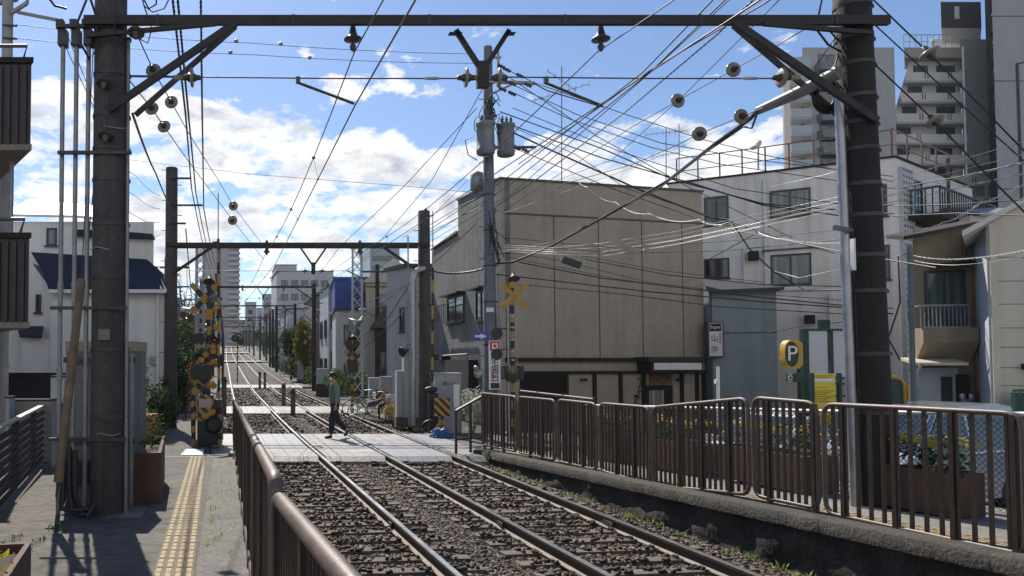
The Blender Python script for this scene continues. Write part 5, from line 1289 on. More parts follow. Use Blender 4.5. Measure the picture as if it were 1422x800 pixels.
# ------------------------------------------------------------ left side: brown balconies, white gambrel house
t = building('brown_balcony_building', 'dark brown corrugated balconies of a building at the picture edge', 'building', (-5.4, 12, 0))
M_CORR = mat('brown corrugated', (.026, .018, .020), .5, .2, 3, spec=.5)
for (y0, y1) in ((83, 203), (326, 450)):
    Yb = 11; xr = P(46, 0, Yb).x; z1, z0 = P(0, y0, Yb).z, P(0, y1, Yb).z
    b = MB(); foot = [(xr, Yb), (xr - .6, Yb + .9), (-5.6, 13.2), (-8.2, 13.2), (-8.2, Yb)]
    b.prism([(xr - .02, Yb + .02), (-5.3, 12.9), (-8.2, 13.2), (-8.2, Yb + .02)], z0 + .03, z1 - .05)
    x = xr - .05
    while x > -6.8: b.box(x - .09, x - .03, Yb - .012, Yb + .03, z0 + .02, z1 - .1); x -= .12
    bo = b.build('balcony', M_CORR, t)
    b = MB(); b.prism([(xr + .03, Yb - .03), (-5.25, 12.95), (-8.2, 13.25), (-8.2, Yb - .03)], z1 - .05, z1 + .03); b.build('balcony_cap', M_BRN, bo)
    b = MB(); b.prism([(xr + .01, Yb - .01), (-5.28, 12.93), (-8.2, 13.2), (-8.2, Yb - .01)], z0 - .06, z0 + .0299); b.build('soffit', mat('soffit boards', (.22, .185, .16), .8, .15), bo)
    b = MB(); zr = z1 + .25; b.tube([(-8, Yb + .1, zr), (xr - .12, Yb + .1, zr), (xr - .35, Yb + .45, z1)], .03, 6); b.build('handrail', M_GALVD, bo)
m = MB(); m.prism([(-9.5, 12.0), (-5.75, 13.0), (-9.2, 19), (-13, 19)], 0, P(0, 60, 11).z - 2.2); m.build('wall', mat('brown side', (.10, .085, .08), .7, .2), t)
m = MB(); m.tube([(-4.5, 11.5, P(0, 203, 11).z - .1), (-4.5, 11.5, P(0, 326, 11).z)], .035, 8); m.build('drain_pipe', M_GALVD, t)
# pole top over it
t = thing('white_concrete_pole', 'pale concrete pole with metal arms rising above the brown balcony', 'utility pole', (P(10, 0, 14).x, 14, 0))
x = P(11, 0, 14).x; m = MB(); m.tube([(x, 14, 0), (x, 14, P(0, -60, 14).z)], .10, 14); m.build('pole', mat('pale pole', (.36, .36, .35), .8, .15, 5, streak=.2), t)
m = MB(); m.bar(P(-20, 8, 14), P(24, -2, 14), .08); m.bar(P(16, 18, 13.9), P(38, 4, 13.9), .06); m.bar(P(38, 4, 13.9), P(38, -20, 13.9), .05); m.bar(P(24, 17, 14), P(80, 28, 14), .05); m.build('cross_arm', M_GALVD, t)
m = MB()
for py in (35, 53): m.bar(P(4, py, 13.9), P(24, py + 1, 13.9), .03)
m.build('insulator_pins', M_BLK, t)

t = building('white_gambrel_house', 'white three storey house with dark blue mansard roofs across the crossing street', 'house', (-6.8, 22, 0))
M_WH2 = mat('bright white siding', (.72, .72, .71), .75, .05, 1, streak=.08)
M_BLR = mat('dark blue roof', (.008, .012, .028), .65, .25, 8, .3, 40)
Yw = 22.0
fw_ = Face((X(42, Yw), Yw), (X(229, Yw), Yw))
xr = X(228, Yw); zl0 = P(0, 401, Yw).z
m = MB(); m.prism([(X(70, Yw), Yw), (xr, Yw), (xr - 1.4, Yw + 7), (X(70, Yw) - 1.4, Yw + 7)], 0, zl0); m.build('wall', M_WH2, t)
m = MB(); m.extr([(X(-60, Yw + .6), Yw + .6, 0), (X(72, Yw + .6), Yw + .6, 0), (X(72, Yw + .6), Yw + .6, P(0, 401, Yw).z), (X(44, Yw + .6), Yw + .6, P(0, 362, Yw).z), (X(-60, Yw + .6), Yw + .6, P(0, 362, Yw).z)], (0, 6, 0)); m.build('side_wing', M_WH2, t)
xa, xb = X(38, Yw), X(230, Yw)
m = MB()
m.extr([(X(72, Yw), Yw - .28, zl0 - .05), (xr + .12, Yw - .28, zl0 - .05), (X(224, Yw), Yw + .15, P(0, 379, Yw + .15).z), (X(203, Yw + 1), Yw + 1.0, P(0, 360, Yw + 1).z), (X(42, Yw + 1), Yw + 1.0, P(0, 350, Yw + 1).z), (X(56, Yw), Yw + .2, P(0, 378, Yw + .2).z)], (0, .3, 0)); m.build('mansard_roof', M_BLR, t)
m = MB(); m.bar((X(72, Yw), Yw - .3, zl0 - .1), (xr + .12, Yw - .3, zl0 - .1), .08, .1); m.bar((xr + .1, Yw - .3, zl0 - .1), (X(214, Yw), Yw + .6, P(0, 371, Yw + .6).z), .07); m.bar((X(214, Yw), Yw + .6, P(0, 373, Yw).z), (X(180, Yw), Yw + 1, P(0, 361, Yw).z), .07); m.build('roof_trim', M_WHITE, t)
m = MB(); m.prism([(X(5, Yw + 1.4), Yw + 1.4), (X(213, Yw + 1.4), Yw + 1.4), (X(213, Yw + 1.4) - 1, Yw + 6), (X(5, Yw + 1.4) - 1, Yw + 6)], zl0, P(0, 308, Yw + 1.4).z); m.build('upper_storey', M_WH2, t)
ys_ = Yw + 1.4
m = MB(); m.extr([(X(103, ys_), ys_ - .25, P(0, 329, ys_).z), (X(215, ys_), ys_ - .25, P(0, 333, ys_).z), (X(206, ys_), ys_ + .3, P(0, 315, ys_).z), (X(103, ys_), ys_ + .3, P(0, 306, ys_).z)], (0, .3, 0)); m.build('upper_roof', M_BLR, t)
m = MB(); m.extr([(X(2, ys_), ys_ - .3, P(0, 303, ys_).z), (X(112, ys_), ys_ - .3, P(0, 305, ys_).z), (X(200, ys_), ys_ + .2, P(0, 314, ys_ + .2).z), (X(165, ys_ + 3), ys_ + 3, P(0, 292, ys_ + 3).z), (X(40, ys_ + 3), ys_ + 3, P(0, 280, ys_ + 3).z)], (0, 0, .08)); m.build('light_roof', mat('light metal roof', (.62, .63, .65), .35, .05, spec=.7), t)
fu = Face((X(5, ys_), ys_), (X(213, ys_), ys_))
wpx(fu, t, 65, 317, 79, 341, mull=0, glass=glassmat('blue glass', '#2a4250', .08))
f6 = Face((X(-60, Yw + .6), Yw + .6), (X(72, Yw + .6), Yw + .6)); wpx(f6, t, 50, 409, 57, 434, mull=0)
m = MB(); m.extr([(X(15, Yw), Yw + .55, P(0, 455, Yw).z), (X(52, Yw), Yw + .55, P(0, 455, Yw).z), (X(60, Yw), Yw - .1, P(0, 470, Yw).z), (X(30, Yw), Yw - .1, P(0, 469, Yw).z)], (0, 0, .07)); m.build('porch_roof', M_BLR, t)
m = MB(); m.box(X(30, Yw), X(76, Yw), Yw + .1, Yw + .6, 0, P(0, 470, Yw).z); m.build('porch', M_WH2, t)
m = MB(); m.tube([(X(220, Yw), Yw - .08, 0), (X(220, Yw), Yw - .08, zl0)], .04, 8); m.build('drain_pipe', M_WHITE, t)
m = MB(); f = Face((X(70, Yw), Yw), (xr, Yw)); f.slab(m, *f.rect(209, 495, 218, 506), 0, .12); m.build('meter_box', mat('meter beige', (.35, .33, .3), .6), t)
m = MB(); c = f.p(*f.px(196, 496), .05); m.lathe(c, (0, -1, 0), [(0, .07), (.06, .07), (.08, .03)], 10); m.build('vent_cap', M_GALVD, t)

# ------------------------------------------------------------ houses along the track further off
def house(name, label, x0, x1, Y, depth, ztop, m_, roof=None, wins=(), swins=0, group=None, roofcol=M_ROOFD, gable=0, skew=-.1, z0=None):
    z0 = Zt(Y) - .2 if z0 is None else z0
    t = building(name, label, 'building' if 'block' in name or 'office' in name or 'tower' in name else 'house', ((x0 + x1) / 2, Y, z0), group)
    foot = [(x0, Y), (x1, Y), (x1 + skew * depth, Y + depth), (x0 + skew * depth, Y + depth)]
    m = MB(); m.prism(foot, z0, ztop); m.build('wall', m_, t)
    if gable:
        m = MB(); xm = (x0 + x1) / 2; e = .25
        m.extr([(x0 - e, Y - e, ztop - .02), (x1 + e, Y - e, ztop - .02), (xm, Y - e, ztop + gable)], (skew * depth, depth + 2 * e, 0)); m.build('roof', roofcol, t)
    else:
        m = MB(); e = .12; m.prism([(foot[0][0] - e, Y - e), (foot[1][0] + e, Y - e), (foot[2][0] + e, foot[2][1] + e), (foot[3][0] - e, foot[3][1] + e)], ztop, ztop + .18); m.build('roof', roofcol, t)
    ffr = Face((x0, Y), (x1, Y))
    for (a, b, c_, d_) in wins: window(ffr, t, a, b, c_, d_, mull=1, sill=True, fw=.07)
    if swins:
        left = abs(x0) > 0 and x0 > CS(Y)
        fs = Face((x0, Y), (x0 + skew * depth, Y + depth)) if x0 > CS(Y) else Face((x1, Y), (x1 + skew * depth, Y + depth))
        nf = max(1, int((ztop - z0) / 2.9))
        for fl_ in range(nf):
            for k in range(swins):
                u = depth * (k + .3) / swins; zz_ = z0 + .9 + 2.8 * fl_; window(fs, t, u, u + min(1.6, depth / swins * .5), zz_, zz_ + 1.3, mull=1, fw=.07)
    return t
M_H1 = mat('light grey house', (.36, .37, .38), .8, .08, 1, streak=.15)
M_H2 = mat('cream house', (.42, .38, .31), .8, .08, 1, streak=.15)
M_H3 = mat('white metal house', (.44, .46, .48), .7, .06, 1, streak=.1)
M_H4 = mat('brown grey block', (.16, .145, .135), .85, .1, 1, streak=.1)
M_H5 = mat('lavender block', (.40, .42, .50), .8, .05, 1, streak=.05)
M_BLUE = mat('blue tarp', (.012, .045, .22), .6, .15, 4, .3, 8)
# R1 grey white narrow house
Y1 = 33.5; x0 = X(563, Y1)
t = house('narrow_house', 'narrow pale grey house with a tall slit window behind the portal pole', x0, X(603, Y1), Y1, 1.6, Z(372, Y1), M_H1, skew=-.42)
fs = Face((x0, Y1), (x0 - .42 * 1.6, Y1 + 1.6)); a, b, c_, d_ = fs.rect(555.5, 427, 561.5, 461); window(fs, t, a, b, c_, d_, mull=0, fw=.08)
# metal roofed house behind it
house('metal_roof_house', 'house with a pale corrugated metal roof, between the blue tarp and the portal pole', X(508, 41), X(585, 41), 41, 8, Z(392, 41), M_H2, gable=1.3, roofcol=mat('corrugated pale', (.42, .40, .36), .45, .15, 9, .4, 60, metal=.3), wins=[(.8, 2.0, 3.0, 4.2)], skew=.085)
house('tiled_house', 'old wooden house with a dark tiled roof beneath the blue tarp', X(520, 37.5), X(553, 37.5), 37.5, 3, Z(455, 37.5), M_BRN, gable=1.2, wins=[(.25, .8, 1.2, 2.4)], skew=.09)
house('blue_tarp_house', 'house whose upper floor is wrapped in deep blue tarp sheeting', X(466, 47), X(552, 47), 47, 8, Z(432, 47), M_H3, wins=[(.5, 1.5, 3.0, 4.2), (2.3, 3.2, 3.0, 4.2), (.5, 1.3, .6, 1.7)], skew=.0)
t2 = house('blue_tarp_house', 'deep blue tarp sheeting wrapped round the top of the white house', X(465, 47) , X(552.5, 47), 46.9, 8.2, Z(389, 47), M_BLUE, z0=Z(432, 47) + .19, roofcol=M_BLUE, skew=.0); t2.name = 'tarp_cover'; t2['category'] = 'tarp'
house('stepped_house', 'tall thin white house with stepped balconies left of the blue tarp', X(456, 53), X(473, 53), 53, 5, Z(398, 53), M_H3, wins=[(.15, .5, 4.2, 5.2), (.15, .5, 1.5, 2.6)], swins=2)
house('slab_block', 'brown grey blank slab block rising behind the dark portal pole', X(439, 59), X(457, 59), 59, 9, Z(411, 59), M_H4, swins=3)
house('lavender_block', 'pale lavender block catching the light beyond the yellow tree', X(400, 90), X(440, 90), 90, 12, Z(430, 90), M_H5, swins=3, wins=[(.6, 1.4, 4, 5)])
house('cream_house', 'cream house with a small gable below the lavender block', X(402, 80), X(437, 80), 80, 5, Z(462, 80), M_H2, gable=.9, roofcol=mat('tan roof', (.2, .13, .08), .8))
house('office_block', 'wide pale office block with a fenced roof far behind the slab block', X(384, 165), X(463, 165), 165, 20, Z(377, 165), M_H3, wins=[(1 + 2.2 * k, 2.6 + 2.2 * k, z, z + 1.4) for k in range(5) for z in (12, 15.2, 18.2)])
house('office_block', 'second pale office block set back left of the fenced roof one', X(383, 190), X(412, 190), 190, 15, Z(352, 190) - 3, mat('pale concrete', (.36, .38, .40), .8, .05), wins=[(1, 4.5, z, z + 1.2) for z in (14, 17, 20)])
house('glass_tower', 'blue grey office tower rising over the metal roofed house', X(514, 260), X(555, 260), 260, 20, Z(342, 260), mat('tower blue grey', (.17, .23, .29), .35, .08, .2, spec=.8), wins=[(.6, 9.6, z, z + 1.8) for z in (26, 29.5, 33, 36.5)])
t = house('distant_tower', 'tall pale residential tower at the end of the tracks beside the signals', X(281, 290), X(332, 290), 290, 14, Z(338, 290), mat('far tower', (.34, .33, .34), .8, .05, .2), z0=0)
m = MB()
for k in range(22):
    z = Z(343, 290) - 2.15 * k; m.box(X(318, 290), X(333.5, 290), 288.4, 290 - .02, z - .9, z)
m.build('balcony_bands', mat('far tower balcony', (.42, .41, .40), .8, .05), t)
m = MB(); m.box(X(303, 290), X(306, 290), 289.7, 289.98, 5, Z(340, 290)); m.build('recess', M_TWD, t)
m = MB(); m.box(X(294, 290), X(303, 290), 292, 298, Z(338, 290), Z(334, 290)); m.build('plant_room', M_TWD, t)
for (a, b, top, Y, lab) in ((341, 356, 420, 330, 'small hazy tower at the vanishing point of the track, broader one'), (357, 368, 428, 360, 'low hazy block beside the small tower at the vanishing point'), (366, 384, 409, 300, 'hazy block at the vanishing point with a flat roof, tallest there'), (330, 341, 445, 340, 'low far building touching the residential tower')):
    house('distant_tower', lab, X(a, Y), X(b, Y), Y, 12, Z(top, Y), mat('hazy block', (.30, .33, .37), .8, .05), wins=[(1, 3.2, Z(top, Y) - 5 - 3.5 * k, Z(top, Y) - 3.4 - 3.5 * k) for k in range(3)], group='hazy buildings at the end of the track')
# rows of houses on both sides of the slope
random.seed(11)
descR = ['grey', 'cream', 'white', 'brown grey']; mats_ = [M_H1, M_H2, M_H3, M_H4]
yy = 68
ordn = ['first', 'second', 'third', 'fourth', 'fifth', 'sixth', 'seventh', 'eighth', 'ninth', 'tenth', 'eleventh', 'twelfth']
k = 0
while yy < 260 and k < 11:
    w = random.uniform(6, 9); d = random.uniform(7, 11); h = random.uniform(4.5, 7.5); i = random.randrange(4)
    x0 = CS(yy) + 6.5 + random.uniform(0, 1.5)
    house('row_house', f'{ordn[k]} small {descR[i]} house up the slope on the hedge side of the track', x0, x0 + w, yy, d, Zt(yy) + h, mats_[i], gable=random.choice([0, 1.3, 1.6]), swins=2, wins=[(1, 2.4, Zt(yy) + 3.4, Zt(yy) + 4.6)], group='houses up the slope, hedge side')
    yy += d + random.uniform(3, 8); k += 1
yy = 44; k = 0
while yy < 260 and k < 12:
    w = random.uniform(6, 9); d = random.uniform(7, 11); h = random.uniform(4.0, 6.0) if yy < 60 else random.uniform(4.5, 7); i = random.randrange(4)
    x1 = CS(yy) - 5.8 - random.uniform(0, 1.0)
    house('row_house', f'{ordn[k]} small {descR[i]} house behind the striped signals on the footpath side', x1 - w, x1, yy, d, Zt(yy) + h, mats_[i], gable=random.choice([0, 1.3, 1.6]), swins=2, wins=[(w - 2.6, w - 1.2, Zt(yy) + 2.9, Zt(yy) + 4.0)], group='houses up the slope, footpath side')
    yy += d + random.uniform(2, 6); k += 1
# crest buildings that close the view
for k in range(9):
    Y = 300 + 14 * (k % 3); xx = CS(Y) - 40 + k * 11
    if abs(xx + 4.5 - CS(Y)) < 5: xx += 8
    house('crest_building', f'{ordn[k]} hazy low building along the crest of the slope', xx, xx + 9, Y, 10, Zt(Y) + 5 + (k * 37 % 5), mats_[k % 4], group='low buildings on the crest', wins=[(1, 3, Zt(Y) + 4, Zt(Y) + 5.4)])
# ------------------------------------------------------------ tube railings
def rounded_loop(pts_corner, rc, n=5):
    """corner points of a 4-cornered loop (3D) -> rounded closed polyline"""
    out = []; k = len(pts_corner)
    for i in range(k):
        p = Vector(pts_corner[i]); a = (Vector(pts_corner[i - 1]) - p).normalized(); b = (Vector(pts_corner[(i + 1) % k]) - p).normalized()
        p0 = p + a * rc; p1 = p + b * rc
        for j in range(n + 1):
            t = j / n; out.append((p0 * (1 - t) + p * t) * (1 - t) + (p * (1 - t) + p1 * t) * t)
    return out
def fence_panel(label, A, B, zA0, zA1, zB0, zB1, nbar, posts, r=.023, group='brown railing panels', barw=.027, rc=.13):
    """railing between plan points A and B with bottom / top heights at both ends"""
    A3, B3 = Vector((A[0], A[1], 0)), Vector((B[0], B[1], 0)); L = (B3 - A3).length; u = (B3 - A3).normalized()
    t = thing('railing_panel', label, 'railing', (A3 + B3) / 2 + Vector((0, 0, min(zA0, zB0) - .08)), group)
    def q(s, f):
        z0 = zA0 + (zB0 - zA0) * s; z1 = zA1 + (zB1 - zA1) * s; return A3.lerp(B3, s) + Vector((0, 0, z0 + (z1 - z0) * f))
    e = r / L
    loop = rounded_loop([q(e, .03), q(e, 1), q(1 - e, 1), q(1 - e, .03)], rc)
    m = MB(); m.tube(loop + [loop[0], loop[1]], r, 10, cap=False); m.build('frame', M_BROWNR, t)
    for k in range(nbar):
        s = (k + 1) / (nbar + 1); m = MB(); m.bar(q(s, .035), q(s, .985), barw, barw * .9, up=u); m.build('bar', M_BROWN, t)
    for s in posts:
        m = MB(); m.bar(q(s, 0) - Vector((0, 0, .14)), q(s, .99), .05, .042, up=u); m.build('post', M_BROWN, t)
    return t
def onR(px):
    """plan point on the right railing line for a photo column"""
    k = (px - CX) / F; Y = 6.288 / (k + .1465); return (fenceR(Y), Y)
panels = [((1139, 561, 716), (1421, 575, 779), 13, (.13, .42, .70, .955), 'closest brown railing panel, widest one, rounded at the picture edge'),
          ((1042, 552, 692), (1135, 560, 712), 9, (.27, .93), 'second closest brown railing panel, left of the widest one'),
          ((903, 566, 677), (1039, 553, 691), 18, (.32, .56, .82), 'brown railing panel whose top rises towards the sign post'),
          ((831, 560, 656), (902, 566, 676), 14, (.35, .7), 'brown railing panel with flowers seen through, left of the rising one'),
          ((773, 555, 643), (828, 561, 656), 13, (.33, .66), 'brown railing panel before the timber lattice wall'),
          ((719, 551, 631), (771, 556, 642), 12, (.33, .66), 'brown railing panel below the striped signal post'),
          ((668, 546, 619), (717, 551, 630), 11, (.3, .65), 'farthest full brown railing panel on the platform')]
for a, b, nb, ps, lab in panels:
    A, B = onR(a[0]), onR(b[0])
    zz = [P(a[0], a[2], A[1]).z, P(a[0], a[1], A[1]).z, P(b[0], b[2], B[1]).z, P(b[0], b[1], B[1]).z]
    fence_panel(lab, A, B, *zz, nb, ps)
# continuation towards the camera, outside the picture edge
A, B = (fenceR(5.45), 5.45), (fenceR(3.2), 3.2)
fence_panel('brown railing panel just beyond the picture edge nearest the camera', A, B, zR(5.45) + .07, zR(5.45) + 1.13, zR(3.2) + .07, zR(3.2) + 1.13, 12, (.3, .7))
# mesh panel turned towards the crossing
Am, Bm = (P(668, 0, 16.4).x, 16.4), (P(629, 0, 16.0).x, 16.0)
t = thing('mesh_railing', 'see through brown mesh railing panel at the crossing corner beside the blue sheet', 'railing', (3.6, 16.2, 0))
m = MB(); z0, z1a, z1b = P(0, 612, 16.2).z, P(0, 549, 16.4).z, P(0, 571, 16.0).z
m.bar((*Am, z1a), (*Bm, z1b), .05); m.build('top_rail', M_BROWNR, t); m = MB(); m.bar((*Am, z0 + .05), (*Bm, z0 + .05), .04); m.build('bottom_rail', M_BROWN, t)
for s in (0, .5, 1):
    m = MB(); x, y = Am[0] + (Bm[0] - Am[0]) * s, Am[1] + (Bm[1] - Am[1]) * s; m.bar((x, y, -.1), (x, y, z1a + (z1b - z1a) * s), .05); m.build('post', M_BROWN, t)
m = MB(); 
for k in range(26):
    s = k / 25; x, y = Am[0] + (Bm[0] - Am[0]) * s, Am[1] + (Bm[1] - Am[1]) * s; m.bar((x, y, z0 + .05), (x, y, z1a + (z1b - z1a) * s), .009)
m.build('mesh_infill', M_BROWN, t)
# inner handrail behind (white topped), towards the signal post
t = thing('handrail', 'brown handrail with pale sunlit top behind the farthest railing panels', 'handrail', (5.2, 15, .0))
pA, pB = P(722, 543, 15.5), P(825, 555, 12.8)
m = MB(); m.tube([pA, pB], .025, 8); m.build('top_rail', M_BROWNR, t)
for s in (0, .28, .63, 1):
    q = pA.lerp(pB, s); m = MB(); m.bar((q.x, q.y, .0), (q.x, q.y, q.z + .05), .04); m.build('post', M_BROWN, t)
m = MB()
for k in range(40): q = pA.lerp(pB, k / 39); m.bar((q.x, q.y, .15), (q.x, q.y, q.z), .014)
m.build('bars', M_BROWN, t)
# left railing beside the camera
def LP(Y): return (fenceL(Y), Y)
for (ya, yb, nb, lab) in ((1.52, 2.86, 22, 'nearest brown railing panel with a fat rounded end in the bottom foreground'), (2.93, 4.75, 20, 'second brown railing panel along the footpath'), (4.85, 7.0, 20, 'third brown railing panel along the footpath'), (7.1, 9.4, 20, 'fourth brown railing panel along the footpath'), (9.5, 11.9, 20, 'fifth brown railing panel along the footpath'), (12, 14.4, 20, 'sixth brown railing panel along the footpath'), (14.5, 16.9, 20, 'last brown railing panel ending at the crossing')):
    za, zb2 = 1.555 - (ya - 1.6) * .032, 1.555 - (yb - 1.6) * .032
    if ya < 1.6: za = 1.50; zb2 = 1.462
    A, B = LP(ya), LP(yb)
    t = fence_panel(lab, A, B, zL(ya) + .1, za, zL(yb) + .1, zb2, nb, (.04, .5, .96) if ya > 2 else (.06, .5, .95), r=.030, rc=.065, barw=.02, group='brown railing panels along the footpath')
A, B = LP(1.3), LP(-1.5)

# ------------------------------------------------------------ left wall, slat fence, cabinet, planters
t = thing('slat_fence', 'dark brown louvred slat fence with light showing between the boards', 'fence', (-3.6, 10, .1))
ya, yb = 4.5, 13.9
for k in range(6):
    y = ya + (yb - ya) * k / 5; m = MB(); x = wallL(y) - .14; m.bar((x, y, 0), (x, y, 1.18), .07); m.build('post', M_BRN, t)
for k in range(8):
    z = .33 + .108 * k; m = MB(); m.bar((wallL(ya) - .08, ya, z), (wallL(yb) - .08, yb, z), .018, .07); m.build('slat', M_BRN, t)
m = MB(); m.bar((wallL(ya) - .1, ya, 1.20), (wallL(yb) - .1, yb, 1.20), .09, .03); m.build('top_cap', mat('pale cap', (.35, .31, .25), .5, .2), t)  # cap paler than the slats
o = ribbon('low_wall', 3.0, 14.2, lambda y: wallL(y) - .16, lambda y: wallL(y) + .04, lambda y: .26 + .0 * y, mat('low wall', (.12, .11, .10), .95, .4, 3, .7, 20, spots=.4, streak=.3), thick=.8); tag(o, 'low stained concrete wall under the dark slat fence', 'wall')
t = thing('navy_fence', 'plain dark navy panel fence in the shade in front of the white house', 'fence', (-6.5, 19, 0))
m = MB(); m.box(X(-40, 18.5), X(91, 18.5), 18.5, 18.56, 0, P(0, 519, 18.5).z); m.build('panel', mat('navy panel', (.018, .022, .04), .6, .2), t)
m = MB(); m.box(X(-40, 18.5), X(91, 18.5), 18.45, 18.6, P(0, 521, 18.5).z, P(0, 517, 18.5).z); m.build('cap', M_FRAME, t)
for (a, b, y0, y1, Y, lab, col) in ((10, 15, 553, 580, 12.5, 'small pale upright pipe box behind the slat fence', (.35, .36, .38)), (18, 74, 557, 585, 12.8, 'grey low wall piece behind the slat fence', (.22, .22, .22)), (72, 90, 524, 560, 13.2, 'small white board behind the conduits', (.5, .5, .54)), (0, 8, 510, 520, 18, 'dark box on top of the navy fence', (.03, .03, .04))):
    m = MB(); m.box(X(a, Y), X(b, Y), Y, Y + .25, P(0, y1, Y).z if y1 < 570 else 0, P(0, y0, Y).z); m.m = 1; m.box(X(a, Y) - .02, X(b, Y) + .02, Y - .02, Y + .27, P(0, y0, Y).z + .003, P(0, y0, Y).z + .03)
    tag(m.build('low_box' if b - a < 30 else 'block_wall', [mat(lab[:12], col, .8, .1), M_COPING]), lab, 'box' if b - a < 30 else 'wall')
t = thing('equipment_cabinet', 'large grey equipment cabinet with a beige top strip behind the thick pole', 'cabinet', (-2.4, 9.2, .2))
Yc2 = 8.95; x0, x1 = X(93, Yc2), X(187, Yc2)
M_CAB = mat('cabinet grey', (.17, .165, .16), .75, .15, 2, .1, 30, streak=.3)
m = MB(); m.box(x0, x1, Yc2, Yc2 + .7, .2, P(0, 488, Yc2).z); m.build('body', M_CAB, t)
m = MB(); m.box(x0 - .01, x1 + .01, Yc2 - .01, Yc2 + .71, P(0, 488, Yc2).z + .002, P(0, 474, Yc2).z); m.build('top_strip', mat('beige strip', (.30, .26, .20), .8, .1), t)
for py in (500, 612):
    m = MB(); m.box(x0 - .02, x1 + .02, Yc2 - .05, Yc2 - .001, P(0, py + 4, Yc2).z, P(0, py - 4, Yc2).z); m.build('rail', M_STEEL, t)
m = MB(); m.tube([(x1 - .02, Yc2 - .03, .2), (x1 - .02, Yc2 - .03, P(0, 490, Yc2).z)], .03, 8); m.build('corner_pipe', M_GALVD, t)
m = MB(); m.box((x0 + x1) / 2 - .005, (x0 + x1) / 2 + .005, Yc2 - .006, Yc2 - .0001, .25, P(0, 490, Yc2).z); m.build('door_seam', M_SEAM, t)
m = MB(); m.box(X(103, 8.9), X(128, 8.9), 8.82, 8.92, P(0, 672, 8.9).z, P(0, 640, 8.9).z); m.build('service_box', M_BLK, t)

# leaves
def leaf_mesh(m, c, rad, n, size, box=False, flat=.0):
    for _ in range(n):
        while True:
            p = Vector((random.uniform(-1, 1), random.uniform(-1, 1), random.uniform(-1, 1)))
            if box or p.length < 1: break
        if not box and random.random() < .6: p = p.normalized() * random.uniform(.7, 1.0)
        q = Vector((p.x * rad[0], p.y * rad[1], p.z * rad[2])) + Vector(c)
        a = Vector((random.gauss(0, 1), random.gauss(0, 1), random.gauss(0, .6))).normalized(); b = a.orthogonal().normalized(); b = (b + .3 * Vector((random.uniform(-1, 1), random.uniform(-1, 1), random.uniform(-1, 1)))).normalized()
        s = size * random.uniform(.6, 1.3)
        m.add([q - a * s, q - b * s * .45, q + a * s, q + b * s * .45], [(0, 1, 2, 3)])
def crown(m, c, rad, n_cl, n_leaf, size, spread=.75):
    for _ in range(n_cl):
        while True:
            p = Vector((random.uniform(-1, 1), random.uniform(-1, 1), random.uniform(-1, 1)))
            if .25 < p.length < 1: break
        cc = Vector(c) + Vector((p.x * rad[0] * spread, p.y * rad[1] * spread, p.z * rad[2] * spread))
        k = random.uniform(.25, .45); leaf_mesh(m, cc, (rad[0] * k, rad[1] * k, rad[2] * k * .8), n_leaf, size)
L_G = leafmat('leaf mid green', '#2c4a1a', '#5e7a2e'); L_D = leafmat('leaf dark green', '#1c3016', '#3c5426'); L_Y = leafmat('leaf yellow green', '#3a4e1a', '#86802c'); L_R = leafmat('leaf russet', '#4a2b20', '#7a4a30'); L_DRY = leafmat('dry grass', '#8a7a4a', '#b8a468'); L_O = leafmat('orange flowers', '#c8761a', '#e8a020'); L_YF = leafmat('yellow edge leaves', '#8a8a2a', '#c8b040'); L_W2 = leafmat('weed green', '#5a7a30', '#a8b860'); L_W = leafmat('variegated', '#8a9a80', '#d8dcd0')
M_TERRA = mat('brown planter', (.115, .062, .045), .8, .25, 4, .3, 30, streak=.3, spots=.2)
M_BARK = mat('bark', (.09, .065, .05), .95, .3, 8, .6, 30)
M_SOIL = mat('soil', (.04, .03, .02), 1, .3)
def tree(label, x, y, z0, ht, crown_r, leaf, n_cl=26, n_leaf=60, size=.12, kind='tree', group=None, bare=False, trunk=.35):
    t = thing(kind, label, 'tree', (x, y, z0), group); m = MB(); r = max(.05, ht * .02)
    top = Vector((x + random.uniform(-.2, .2), y, z0 + ht * trunk * 1.6)); m.tube([(x, y, z0 - .1), (x + .05, y, z0 + ht * trunk), top], [r, r * .8, r * .35], 8)
    for k in range(7 if not bare else 16):
        s = Vector((x + .03, y, z0 + ht * random.uniform(trunk * .7, trunk * 1.4))); an = random.uniform(0, 6.28); l = crown_r[0] * random.uniform(.6, 1.0)
        e = s + Vector((math.cos(an) * l, math.sin(an) * l, ht * random.uniform(.15, .4))); mid = s.lerp(e, .5) + Vector((0, 0, .1)); m.tube([s, mid, e], [r * .4, r * .25, r * .08], 5)
        if bare:
            for _ in range(4): e2 = e + Vector((random.uniform(-.5, .5), random.uniform(-.5, .5), random.uniform(-.1, .6))) * l * .6; m.tube([mid.lerp(e, random.random()), e2], [r * .12, r * .04], 4)
    m.build('trunk', M_BARK, t)
    m = MB(); crown(m, (x, y, z0 + ht - crown_r[2]), crown_r, n_cl, n_leaf, size); m.build('crown', leaf, t); return t
